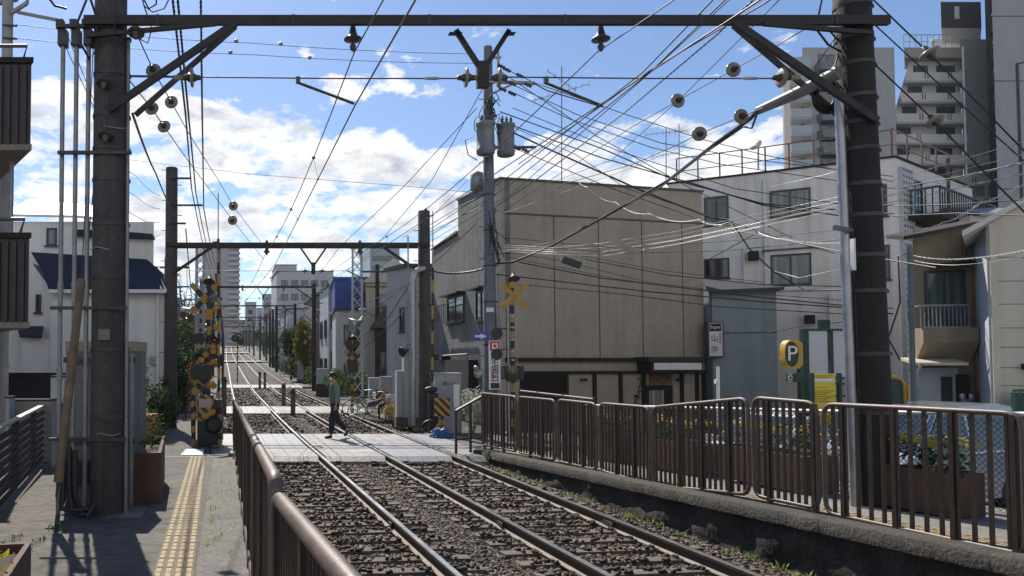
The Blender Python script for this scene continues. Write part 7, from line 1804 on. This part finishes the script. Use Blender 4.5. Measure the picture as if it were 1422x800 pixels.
# bollards on the second crossing
def bollard(label, px, yb, yt, Y, group='brown posts at the far crossings'):
    t = thing('bollard', label, 'bollard', (X(px, Y), Y, Zt(Y) - .2), group); x = X(px, Y); zt = P(px, yt, Y).z
    m = MB(); m.tube([(x, Y, Zt(Y) - .2), (x, Y, zt - .03), (x, Y, zt)], [.09, .09, .06], 14); m.build('post', mat('brown post', (.12, .075, .06), .6, .2), t)
    m = MB(); m.tube([(x, Y, zt - .2), (x, Y, zt - .12)], .095, 14); m.build('reflective_band', M_BRN, t)
bollard('brown post between the tracks just before the second crossing, nearer one', 407, 571, 539, 28.4)
bollard('brown post between the tracks at the second crossing, taller one', 394, 562, 532, 32.9)
bollard('brown post on the fence side edge of the second crossing', 312, 570, 523, 28.7)
bollard('small brown post at the third crossing, first of a close pair', 361, 532, 516, 52)
bollard('small brown post at the third crossing, second of a close pair', 368, 532, 517, 52.4)

# bicycles
def bicycle(label, x, y, z, yaw, col, group='parked bicycles'):
    t = thing('bicycle', label, 'bicycle', (x, y, z), group); t.rotation_euler = (0, 0, 0); cs, sn = math.cos(yaw), math.sin(yaw)
    def T(a, b, c): return Vector((x + a * cs - b * sn, y + a * sn + b * cs, z + c))
    fm = mat('bicycle frame ' + str(col), col, .4, .1)
    for s in (-.53, .53):
        m = MB(); ring = [T(s + .32 * math.cos(a), 0, .33 + .32 * math.sin(a)) for a in np.linspace(0, 2 * math.pi, 21)]; m.tube(ring, .018, 6, cap=False); w_ = m.build('wheel', M_BLK, t)
        m = MB()
        for a in np.linspace(0, math.pi, 8)[:-1]: m.tube([T(s - .3 * math.cos(a), 0, .33 - .3 * math.sin(a)), T(s + .3 * math.cos(a), 0, .33 + .3 * math.sin(a))], .003, 4)
        m.build('spokes', M_GALV, w_)
    m = MB(); j = lambda *p: m.tube([T(*q) for q in p], .016, 7)
    j((-.53, 0, .33), (-.12, 0, .28)); j((-.12, 0, .28), (.38, 0, .68)); j((-.12, 0, .28), (-.25, 0, .78)); j((-.53, 0, .33), (-.23, 0, .70)); j((.53, 0, .33), (.36, 0, .95)); j((-.2, 0, .62), (.40, 0, .78))
    m.build('frame', fm, t)
    m = MB(); m.tube([T(.28, -.28, .98), T(.38, -.1, 1.0), T(.38, .1, 1.0), T(.28, .28, .98)], .013, 6); m.build('handlebar', M_GALV, t)
    m = MB(); m.obox(T(-.27, 0, .82), (cs, sn, 0), (-sn, cs, 0), (0, 0, 1), .13, .07, .03); m.build('saddle', M_BLK, t)
    m = MB()
    for k in range(5):
        f = k / 4; zz_ = .68 + .22 * f; q = [T(.5, -.15, zz_), T(.78, -.15, zz_), T(.78, .15, zz_), T(.5, .15, zz_), T(.5, -.15, zz_)]; m.tube(q, .005, 4)
    for a, b in ((.5, -.15), (.78, -.15), (.78, .15), (.5, .15), (.64, -.15), (.64, .15), (.78, 0)): m.tube([T(a, b, .68), T(a, b, .9)], .005, 4)
    m.build('basket', M_GALV, t)
bicycle('parked bicycle with a basket beyond the crossing, left one', X(503, 27), 27, -.1, .5, (.12, .12, .13))
bicycle('parked bicycle leaning beside the diagonal striped board beyond the crossing', X(516, 25.5), 25.5, -.1, .2, (.2, .2, .22))

# ------------------------------------------------------------ parking area signs and cars
Yp = 13.6
t = thing('parking_sign', 'yellow and green oval P parking sign on a dark green pole', 'parking sign', (X(1108, Yp), Yp, STREET))
a, b = P(1087, 472, Yp), P(1113, 512, Yp); cx_, cz_ = (a.x + b.x) / 2, (a.z + b.z) / 2; rx, rz = (b.x - a.x) / 2, (a.z - b.z) / 2
m = MB(); pts = []
for k in range(28):
    an = 2 * math.pi * k / 28; q = lambda v: math.copysign(abs(v) ** .72, v); px_ = cx_ + rx * (q(math.cos(an)) if math.cos(an) < 0 else min(1, 1.15 * q(math.cos(an)))); pts.append((px_, Yp - .05, cz_ + rz * q(math.sin(an))))
m.extr(pts, (0, .16, 0)); m.build('housing', mat('parking yellow', (.48, .28, .03), .5, .1), t)
m = MB(); m.extr([(cx_ - rx * .24 + rx * .72 * math.cos(a_), Yp - .062, cz_ + rz * .86 * math.sin(a_)) for a_ in np.linspace(0, 2 * math.pi, 26)[:-1]], (0, .011, 0)); M_PG = mat('parking green', (.004, .034, .025), .5, .1); m.build('green_oval', M_PG, t)
text_part('P', rz * 1.5, facing((cx_ - rx * .26, Yp - .068, cz_), (1, 0, 0)), M_WHITE, t)
m = MB(); m.tube([(X(1107, Yp + .05), Yp + .05, STREET), (X(1107, Yp + .05), Yp + .05, b.z)], .035, 8); m.build('pole', M_PG, t)
a, b = P(1092, 518, Yp), P(1114, 531, Yp); m = MB(); m.box(a.x, b.x, Yp - .05, Yp + .02, b.z, a.z); sb = m.build('lower_panel', mat('dark panel', (.02, .05, .045), .5, .1), t)
m = MB(); c = P(1097.5, 524.5, Yp - .055); m.tube([c + Vector((.035 * math.cos(a_), 0, .035 * math.sin(a_))) for a_ in np.linspace(0, 2 * math.pi, 15)], .009, 5); m.bar(c + Vector((-.04, 0, .065)), c + Vector((.04, 0, .065)), .012); m.bar(c + Vector((-.04, 0, -.065)), c + Vector((.04, 0, -.065)), .012); m.build('symbol', M_WHITE, sb)
t = thing('sign_frame', 'dark green frame holding two large blank white boards in the parking area', 'sign frame', (X(1150, Yp), Yp + .3, STREET)); Yq = Yp + .3
for (x0_, x1_) in ((1120, 1150), (1154, 1184)):
    a, b = P(x0_, 460, Yq), P(x1_, 523, Yq); m = MB(); m.box(a.x, b.x, Yq, Yq + .04, b.z, a.z); m.build('white_board', mat('board white', (.52, .52, .56), .6, .04), t)
for (xx, y0_) in ((1116, 457), (1152, 457), (1186, 457)):
    m = MB(); z_ = P(0, y0_, Yq).z; xw = .055 if xx == 1116 else .025; m.box(X(xx, Yq) - xw, X(xx, Yq) + xw, Yq - .03, Yq + .07, STREET, z_); m.build('upright', M_PG, t)
for py in (458, 525, 533, 550):
    z_ = P(0, py, Yq).z; m = MB(); m.box(X(1116, Yq), X(1186, Yq), Yq - .02, Yq + .06 + .002 * (py % 5), z_ - .02, z_ + .02); m.build('cross_bar', M_FRAME, t)
m = MB(); a, b = P(1138, 444, Yq), P(1153, 457, Yq); m.box(a.x, b.x, Yq, Yq + .06, b.z, a.z); m.build('top_plate', M_PG, t)
t = thing('yellow_notice_board', 'yellow parking notice board with rows of small print between dark green posts', 'notice board', (X(1144, 12.9), 12.9, STREET)); Yn = 12.9
a, b = P(1128, 519, Yn), P(1161, 570, Yn); m = MB(); m.box(a.x, b.x, Yn, Yn + .04, P(0, 590, Yn).z, a.z); m.build('board', mat('notice yellow', (.72, .54, .05), .6, .08), t)
m = MB(); m.box(a.x + .03, b.x - .03, Yn - .006, Yn - .001, P(0, 530, Yn).z, P(0, 526, Yn).z); m.build('white_strip', M_WHITE, t)
m = MB()
for k, py in enumerate((522, 524.3, 538, 543, 545.5, 548, 550.5, 553, 555.5, 558)):
    z_ = P(0, py, Yn).z; m.box(a.x + .03, b.x - .03 - .06 * (k % 3), Yn - .004, Yn - .0005, z_ - .006, z_ + (.006 if py != 538 else .001))
m.build('small_print', mat('print brown', (.25, .17, .04), .7), t)
for xx in (1125, 1163): m = MB(); m.box(X(xx, Yn) - .025, X(xx, Yn) + .025, Yn - .02, Yn + .05, STREET, P(0, 518, Yn).z); m.build('upright', M_PG, t)
t = thing('payment_machine', 'dark green payment hood with a yellow rounded rim right of the thick dark pole', 'payment machine', (X(1246, 12.5), 12.5, STREET)); Yg = 12.5
m = MB(); a, b = P(1228, 524, Yg), P(1256, 560, Yg); pts = [(a.x, Yg, STREET + .5), (b.x, Yg, STREET + .5), (b.x, Yg, a.z - .12), (b.x - .05, Yg, a.z - .03), (b.x - .16, Yg, a.z), (a.x, Yg, a.z)]
m.extr(pts, (0, .3, 0)); m.build('hood', M_PG, t); m = MB(); m.tube([(p[0], Yg - .01, p[2]) for p in pts[1:]], .03, 8); m.build('rim', M_YEL, t)
m = MB(); a, b = P(1257, 535, Yg), P(1261, 556, Yg); m.box(a.x, b.x, Yg - .05, Yg + .05, b.z, a.z); m.build('lamp_strip', M_YEL, t); m = MB(); m.box(X(1240, Yg), X(1250, Yg), Yg + .05, Yg + .25, STREET, STREET + .5); m.build('plinth', M_FRAME, t)

M_TYRE = mat('tyre', (.015, .015, .016), .8, .2)
def car(label, x, y, z, yaw, paint, L=3.6, W=1.55, HT=1.62, name='parked_car', boxy=True):
    t = thing(name, label, 'car', (x, y, z), 'cars in the parking area'); cs, sn = math.cos(yaw), math.sin(yaw)
    def T(a, b, c): return Vector((x + a * cs - b * sn, y + a * sn + b * cs, z + c))
    h = L / 2; belt = HT * .56
    if boxy: low = [(-h, .25), (-h, .5), (-h + .05, belt), (h - .62, belt), (h - .12, belt * .84), (h, .5), (h, .25)]; cab = [(-h + .08, belt), (-h + .22, HT - .04), (-h + .5, HT), (h - 1.25, HT - .03), (h - .62, belt)]
    else: low = [(-h, .25), (-h, .55), (-h + .1, belt), (h - 1.0, belt), (h - .2, belt * .8), (h, .5), (h, .25)]; cab = [(-h + .35, belt), (-h + .95, HT - .03), (-h + 1.4, HT), (h - 1.9, HT - .04), (h - 1.05, belt)]
    def loft(m, prof, w0, w1):
        n = len(prof); zmin = min(p[1] for p in prof); zmax = max(p[1] for p in prof); vs = []
        rings = [(-1, .94), (-1, 1.0), (1, 1.0), (1, .94)]; offs = [-1.0, -.93, .93, 1.0]
        for o_, (s, sc) in zip(offs, rings):
            for (a, c) in prof:
                f = (c - zmin) / (zmax - zmin + 1e-6); w = (w0 + (w1 - w0) * f) / 2; vs.append(T(a * (sc if abs(o_) == 1 else 1) + 0, o_ * w, zmin + (c - zmin) * (1 if abs(o_) < 1 else .97)))
        for r_ in range(3):
            for k in range(n): m.add([vs[r_ * n + k], vs[r_ * n + (k + 1) % n], vs[(r_ + 1) * n + (k + 1) % n], vs[(r_ + 1) * n + k]], [(0, 1, 2, 3)])
        m.add(vs[:n], [tuple(range(n))]); m.add(vs[3 * n:], [tuple(range(n))[::-1]])
    m = MB(); loft(m, low, W, W); m.build('body', paint, t)
    m = MB(); loft(m, cab, W * .96, W * .80); m.build('cabin', paint, t)
    ws = cab[-2], cab[-1]; rw = cab[0], cab[1]
    g = MB()
    def pane(p, q, w0, w1, o):
        a = Vector((p[0], p[1])); b = Vector((q[0], q[1])); d = (b - a); nn = Vector((-d.y, d.x)).normalized() * o
        p1, q1 = a + d * .08 + nn, b - d * .08 + nn; g.add([T(p1.x, -w0, p1.y), T(p1.x, w0, p1.y), T(q1.x, w1, q1.y), T(q1.x, -w1, q1.y)], [(0, 1, 2, 3)])
    pane(ws[1], ws[0], W * .42, W * .36, -.02); g.build('windscreen', glassmat('car glass', '#1a2228', .04), t)
    g = MB(); pane(rw[0], rw[1], W * .42, W * .36, .02); g.build('rear_window', glassmat('car glass', '#1a2228', .04), t)
    for s in (-1, 1):
        g = MB(); z0_, z1_ = belt + .04, HT - .12; a0, a1 = cab[0][0] + .25, cab[-1][0] - .12; b1 = cab[-2][0] - .02
        for (u0_, u1_, v0_, v1_) in ((a0, (a0 + a1) / 2 - .05, a0 + .08, (a0 + a1) / 2 - .05), ((a0 + a1) / 2 + .05, a1, (a0 + a1) / 2 + .05, b1)):
            w0_ = W * .48 * 1.0 + .012; w1_ = W * .41 + .012
            g.add([T(u0_, s * w0_, z0_), T(u1_, s * w0_, z0_), T(v1_, s * w1_, z1_), T(v0_, s * w1_, z1_)], [(0, 1, 2, 3)])
        g.build('side_window', glassmat('car glass', '#1a2228', .04), t)
        m = MB(); m.obox(T(h - .01, s * W * .36, .66), (cs, sn, 0), (-sn, cs, 0), (0, 0, 1), .05, .16, .07); m.build('headlight', mat('headlight', (.7, .7, .7), .15, .05), t)
        m = MB(); m.obox(T(-h + .02, s * W * .44, .85), (cs, sn, 0), (-sn, cs, 0), (0, 0, 1), .04, .07, .15); m.build('tail_light', mat('tail red', (.35, .01, .01), .3), t)
        m = MB(); m.obox(T(cab[-1][0] - .15, s * (W / 2 + .08), belt + .06), (cs, sn, 0), (-sn, cs, 0), (0, 0, 1), .05, .09, .07); m.build('door_mirror', paint, t)
        for a in (-h + .62, h - .62):
            m = MB(); c = T(a, s * (W / 2 - .09), .29); ax = Vector((-sn * s, cs * s, 0)); m.lathe(c, ax, [(-.09, .24), (-.08, .28), (.07, .28), (.1, .25)], 20); w_ = m.build('wheel', M_TYRE, t); m = MB(); m.lathe(c, ax, [(.09, .19), (.112, .17), (.10, .05)], 14); m.build('rim', M_GALV, w_)
    m = MB(); m.obox(T(h + .012, 0, .42), (cs, sn, 0), (-sn, cs, 0), (0, 0, 1), .01, .16, .08); m.build('number_plate', mat('plate white', (.6, .6, .5), .5), t)
P_W = mat('car white paint', (.72, .73, .74), .12, .02, spec=.7); P_S = mat('car silver paint', (.42, .45, .50), .18, .03, metal=.6, spec=.6)
car('white low car seen through the second closest railing panel, windscreen glaring', X(1150, 13.0), 14.4, STREET, R(197), P_W, 4.0, 1.62, 1.38, boxy=False)
car('silver blue box shaped car behind the widest railing panel', X(1298, 11.6), 12.1, STREET, R(200), P_S, 3.4, 1.48, 1.68)

# ------------------------------------------------------------ the person walking over the crossing
def skin_mesh(name, joints, edges, material, parent, org, rot, root=0, sub=2):
    me = bpy.data.meshes.new(name); M3 = rot
    vs = [tuple(Vector(org) - Vector(parent.location) + M3 @ Vector(j[0])) for j in joints]
    me.from_pydata(vs, edges, []); me.materials.append(material)
    o = bpy.data.objects.new(name, me); COL.objects.link(o); o.parent = parent
    o.modifiers.new('Skin', 'SKIN')
    if not me.skin_vertices: bpy.context.view_layer.objects.active = o
    sv = me.skin_vertices[0].data if me.skin_vertices else None
    if sv is None: return o
    for i, j in enumerate(joints):
        r = j[1] if isinstance(j[1], tuple) else (j[1], j[1]); sv[i].radius = r; sv[i].use_root = (i == root)
    o.modifiers['Skin'].use_smooth_shade = True
    s = o.modifiers.new('Sub', 'SUBSURF'); s.levels = sub; s.render_levels = sub
    dg = bpy.context.evaluated_depsgraph_get(); ev = o.evaluated_get(dg); m2 = bpy.data.meshes.new_from_object(ev)
    o.modifiers.clear(); o.data = m2
    if not m2.materials: m2.materials.append(material)
    for p in m2.polygons: p.use_smooth = True
    return o
pp = P(465, 607, 19.1); org = Vector((pp.x, 19.1, -.004)); rot = Matrix.Rotation(R(14), 3, 'Z')
t = thing('person', 'person in a dark cap, white mask and grey green jacket striding over the crossing', 'person', org)
SKIN = mat('skin', (.42, .25, .17), .55, .08); JK = mat('teal grey jacket', (.085, .125, .115), .85, .15, 8); SLV = mat('pale green sleeve', (.16, .20, .17), .85, .12, 8); TR = mat('dark trousers', (.013, .014, .020), .8, .2, 8); SH = mat('black shoe', (.012, .012, .012), .4); HR = mat('black hair', (.012, .010, .009), .6)
# facing -x; legs
hipz = .87
J = [((0, 0, .95), .09), ((0, 0, 1.12), .085), ((-.01, 0, 1.28), .09), ((-.015, 0, 1.38), .065), ((-.03, 0, 1.45), .045), ((-.045, 0, 1.54), (.07, .075)), ((-.05, 0, 1.61), (.065, .07)),
     ((-.01, -.15, 1.36), .05), ((.02, -.19, 1.10), .038), ((-.03, -.20, .86), .028), ((-.01, .15, 1.36), .05), ((.05, .19, 1.11), .038), ((.06, .20, .87), .028),
     ((0, -.085, .86), .078), ((-.10, -.085, .48), .055), ((-.12, -.085, .10), .036), ((-.20, -.085, .045), .030),
     ((0, .085, .86), .078), ((.07, .085, .47), .055), ((.34, .085, .19), .036), ((.36, .085, .09), .030)]
E = [(0, 1), (1, 2), (2, 3), (3, 4), (4, 5), (5, 6), (3, 7), (7, 8), (8, 9), (3, 10), (10, 11), (11, 12), (0, 13), (13, 14), (14, 15), (15, 16), (0, 17), (17, 18), (18, 19), (19, 20)]
skin_mesh('body', J, E, SKIN, t, org, rot)
skin_mesh('jacket', [((.01, 0, .84), (.185, .16)), ((0, 0, 1.02), (.175, .145)), ((-.01, 0, 1.22), (.185, .15)), ((-.015, 0, 1.35), (.145, .12)), ((-.025, 0, 1.42), (.07, .065))], [(0, 1), (1, 2), (2, 3), (3, 4)], JK, t, org, rot)
for s, e, w_ in ((-1, (.02, -.20, 1.10), (-.03, -.21, .90)), (1, (.05, .20, 1.11), (.06, .21, .91))):
    skin_mesh('sleeve', [((-.01, s * .12, 1.36), .085), ((0, s * .18, 1.27), .08), (e, .068), (w_, .054)], [(0, 1), (1, 2), (2, 3)], SLV, t, org, rot)
for s, kn, an in ((-1, (-.10, -.085, .48), (-.12, -.085, .10)), (1, (.07, .085, .47), (.33, .085, .20))):
    skin_mesh('trouser_leg', [((0, s * .06, .93), .12), ((0, s * .08, .82), .115), (kn, .09), (an, .075)], [(0, 1), (1, 2), (2, 3)], TR, t, org, rot)
skin_mesh('shoe', [((-.09, -.085, .055), .05), ((-.20, -.085, .042), .042), ((-.30, -.09, .034), .034)], [(0, 1), (1, 2)], SH, t, org, rot)
skin_mesh('shoe', [((.36, .085, .19), .045), ((.335, .085, .10), .045), ((.27, .085, .04), .038)], [(0, 1), (1, 2)], SH, t, org, rot)
for s, w_ in ((-1, Vector((-.03, -.20, .86))), (1, Vector((.06, .20, .87)))):
    jj = [(tuple(w_ + Vector((0, 0, -.0))), .026), (tuple(w_ + Vector((-.01, 0, -.07))), (.034, .018))]; ee = [(0, 1)]
    for k in range(4):
        b = w_ + Vector((-.035 + .02 * k, 0, -.09)); l = (.055, .065, .06, .048)[k]; jj += [(tuple(b), .010), (tuple(b + Vector((-.01, 0, -l * .55))), .009), (tuple(b + Vector((-.025, s * -.01, -l))), .007)]
        n = len(jj); ee += [(1, n - 3), (n - 3, n - 2), (n - 2, n - 1)]
    b = w_ + Vector((-.035, 0, -.03)); jj += [(tuple(b), .011), (tuple(b + Vector((-.025, 0, -.035))), .009)]; n = len(jj); ee += [(1, n - 2), (n - 2, n - 1)]
    skin_mesh('hand', jj, ee, SKIN, t, org, rot, sub=1)
def L3(v): return org + rot @ Vector(v)
m = MB(); m.lathe(L3((-.045, 0, 1.585)), (0, 0, 1), [(-.02, .098), (.02, .104), (.06, .098), (.09, .07), (.10, .02)], 18); hr = m.build('cap', HR, t)
m = MB(); m.extr([L3((-.10, -.07, 1.60)), L3((-.19, -.04, 1.585)), L3((-.19, .04, 1.585)), L3((-.10, .07, 1.60))], (0, 0, .012)); m.build('brim', HR, hr)
m = MB(); m.lathe(L3((-.015, 0, 1.545)), (0, 0, 1), [(-.05, .06), (-.02, .085), (.04, .092), (.06, .08)], 16); m.build('hair', HR, t)
m = MB(); m.lathe(L3((-.135, 0, 1.515)), rot @ Vector((-1, 0, -.1)), [(-.05, .048), (-.02, .046), (.0, .03), (.008, .01)], 14); m.build('face_mask', mat('mask white', (.75, .76, .8), .8, .03), t)
for s in (-1, 1):
    m = MB(); m.lathe(L3((-.118, s * .032, 1.565)), rot @ Vector((-1, 0, 0)), [(-.01, .012), (.0, .012), (.004, .006)], 8); m.build('eye', M_BLK, t)
    m = MB(); m.lathe(L3((-.04, s * .078, 1.545)), rot @ Vector((0, s, 0)), [(-.01, .022), (.008, .026), (.012, .012)], 8); m.build('ear', SKIN, t)
m = MB(); m.extr([L3((-.05, -.05, 1.44)), L3((-.085, 0, 1.36)), L3((-.05, .05, 1.44)), L3((-.06, 0, 1.47))], (0, 0, .03)); m.build('collar', M_WHITE, t)
m = MB(); m.bar(L3((-.27, 0, .0)), L3((-.26, 0, .0)), .001)

# vine on the restaurant front
t = thing('climbing_vine', 'thin dark vine climbing the restaurant front left of its door', 'vine', P(886, 585, 24.4))
m = MB(); pts = [P(884, 590, 24.45), P(881, 560, 24.4), P(886, 548, 24.4), P(888, 536, 24.38), P(892, 526, 24.35)]; m.tube(pts, .02, 5); m.build('stem', M_BARK, t)
m = MB(); random.seed(4)
for p_ in pts[1:]:
    for _ in range(3): leaf_mesh(m, p_ + Vector((random.uniform(-.1, .1), -.08, random.uniform(-.15, .15))), (.1, .05, .16), 16, .04)
m.build('foliage', L_D, t)

# more street clutter up the slope: service poles, wires and cabinets
random.seed(31)
spots = [(-4.9, 30, 6.2), (-5.4, 41, 6.5), (-4.8, 58, 7), (-5.2, 78, 7), (-4.9, 99, 7.5), (-5.1, 128, 8), (-5.5, 160, 8), (-5.2, 198, 8), (5.6, 40, 7.2), (5.0, 56, 7.4), (5.3, 70, 7.4), (4.9, 92, 7.6), (5.4, 112, 8), (5.0, 140, 8), (5.6, 170, 8), (5.3, 215, 8.5)]
prev = {}
for k, (off, Y, h) in enumerate(spots):
    side_ = 'footpath' if off < 0 else 'hedge'; n_ = ordn[k if off < 0 else k - 8]
    x = CS(Y) + off; z0 = Zt(Y) - .1; t = thing('utility_pole', f'{n_} slim utility pole up the slope on the {side_} side of the tracks', 'utility pole', (x, Y, z0), f'slim utility poles up the slope, {side_} side')
    m = MB(); m.tube([(x, Y, z0), (x, Y, z0 + h)], [.15, .10], 8); m.build('pole', M_CONCD if k % 3 else M_CONC, t)
    m = MB(); m.bar((x - .9, Y, z0 + h - .4), (x + .9, Y, z0 + h - .4), .08); m.bar((x - .6, Y, z0 + h - 1.2), (x + .6, Y, z0 + h - 1.2), .07); m.build('cross_arm', M_STEEL, t)
    if k % 2 == 0: m = MB(); m.lathe((x + .32, Y - .1, z0 + h - 2.4), (0, 0, 1), [(0, .2), (.05, .26), (.75, .26), (.8, .15)], 10); m.build('transformer', M_GALVD, t)
    m = MB(); m.tube([(x, Y, z0 + h * .6), (x - math.copysign(.7, off), Y - .2, z0 + h * .66)], .04, 5); m.lathe((x - math.copysign(.7, off), Y - .2, z0 + h * .66), (-math.copysign(1, off), 0, 0), [(-.1, .05), (0, .1), (.3, .06)], 8); m.build('street_light', M_GALV, t)
    if side_ in prev:
        a = prev[side_]
        for q, (dx, dz) in enumerate(((-.8, -.35), (.8, -.35), (0, -1.15), (.5, -1.15))):
            b = Vector((x + dx, Y, z0 + h + dz)); a_ = Vector((a[0] + dx, a[1], a[2] + dz))
            W(f'wire between slim poles up the slope, {side_} side', [tuple(a_), tuple(b)], .012 + Y * .00006, sag=.35, group=f'wires between the slim poles, {side_} side', pixel=False)
    prev[side_] = (x, Y, z0 + h)
bush('tall dark evergreen shrub in front of the first small house behind the signals', 254, 34, 1.7, 4.2, L_D, n=60, size=.09)
bush('broad dark shrub at the foot of the lattice mast', 268, 31, 1.5, 2.2, L_D, n=40, size=.08)
bush('russet leaved shrub above the dark one behind the round pole', 251, 37, 1.4, 5.0, L_R, n=26, size=.08)
bush('low grass clump beside the relay cabinet and the bicycles', 545, 24, .7, .8, L_DRY, z0=-.1, n=18, size=.05)
bush('green bush beyond the person between cabinet and mast', 468, 40, 1.6, 1.4, L_G, n=34, size=.07)
for k, (px, Y, w_, h_) in enumerate(((247, 29, .7, 1.6), (520, 33, .5, 1.2), (536, 31, .5, 1.3), (420, 62, .9, 1.6), (396, 85, 1.0, 1.7))):
    x = X(px, Y); t = thing('control_box', ['dark control box by the footpath beyond the crossing', 'grey control box right of the lattice mast foot', 'grey control box behind the diagonal striped board and bicycles', 'pale control box at the yellow green tree', 'pale control box far up at the hedge side'][k], 'control box', (x, Y, Zt(Y) - .1), 'trackside control boxes')
    m = MB(); m.box(x - w_ / 2, x + w_ / 2, Y, Y + .5, Zt(Y) + .15, Zt(Y) + h_); m.build('body', M_CABL if k else M_BLK, t); m = MB(); m.box(x - w_ / 2 - .04, x + w_ / 2 + .04, Y - .04, Y + .54, Zt(Y) - .1, Zt(Y) + .148); m.build('base', M_SEAM, t)
# haze: even, thin air over the whole scene
hz_ = MB(); hz_.box(-1900, 1900, -900, 2600, -3, 75)
hm = bpy.data.materials.new('haze'); hm.use_nodes = True; N_ = hm.node_tree.nodes; N_.remove(N_['Principled BSDF'])
vv = N_.new('ShaderNodeVolumePrincipled'); vv.inputs['Color'].default_value = (.80, .88, 1, 1); vv.inputs['Density'].default_value = .00016; vv.inputs['Anisotropy'].default_value = .3
hm.node_tree.links.new(vv.outputs[0], N_['Material Output'].inputs['Volume'])
o = hz_.build('haze', hm, origin=(0, 0, 0)); o['kind'] = 'stuff'
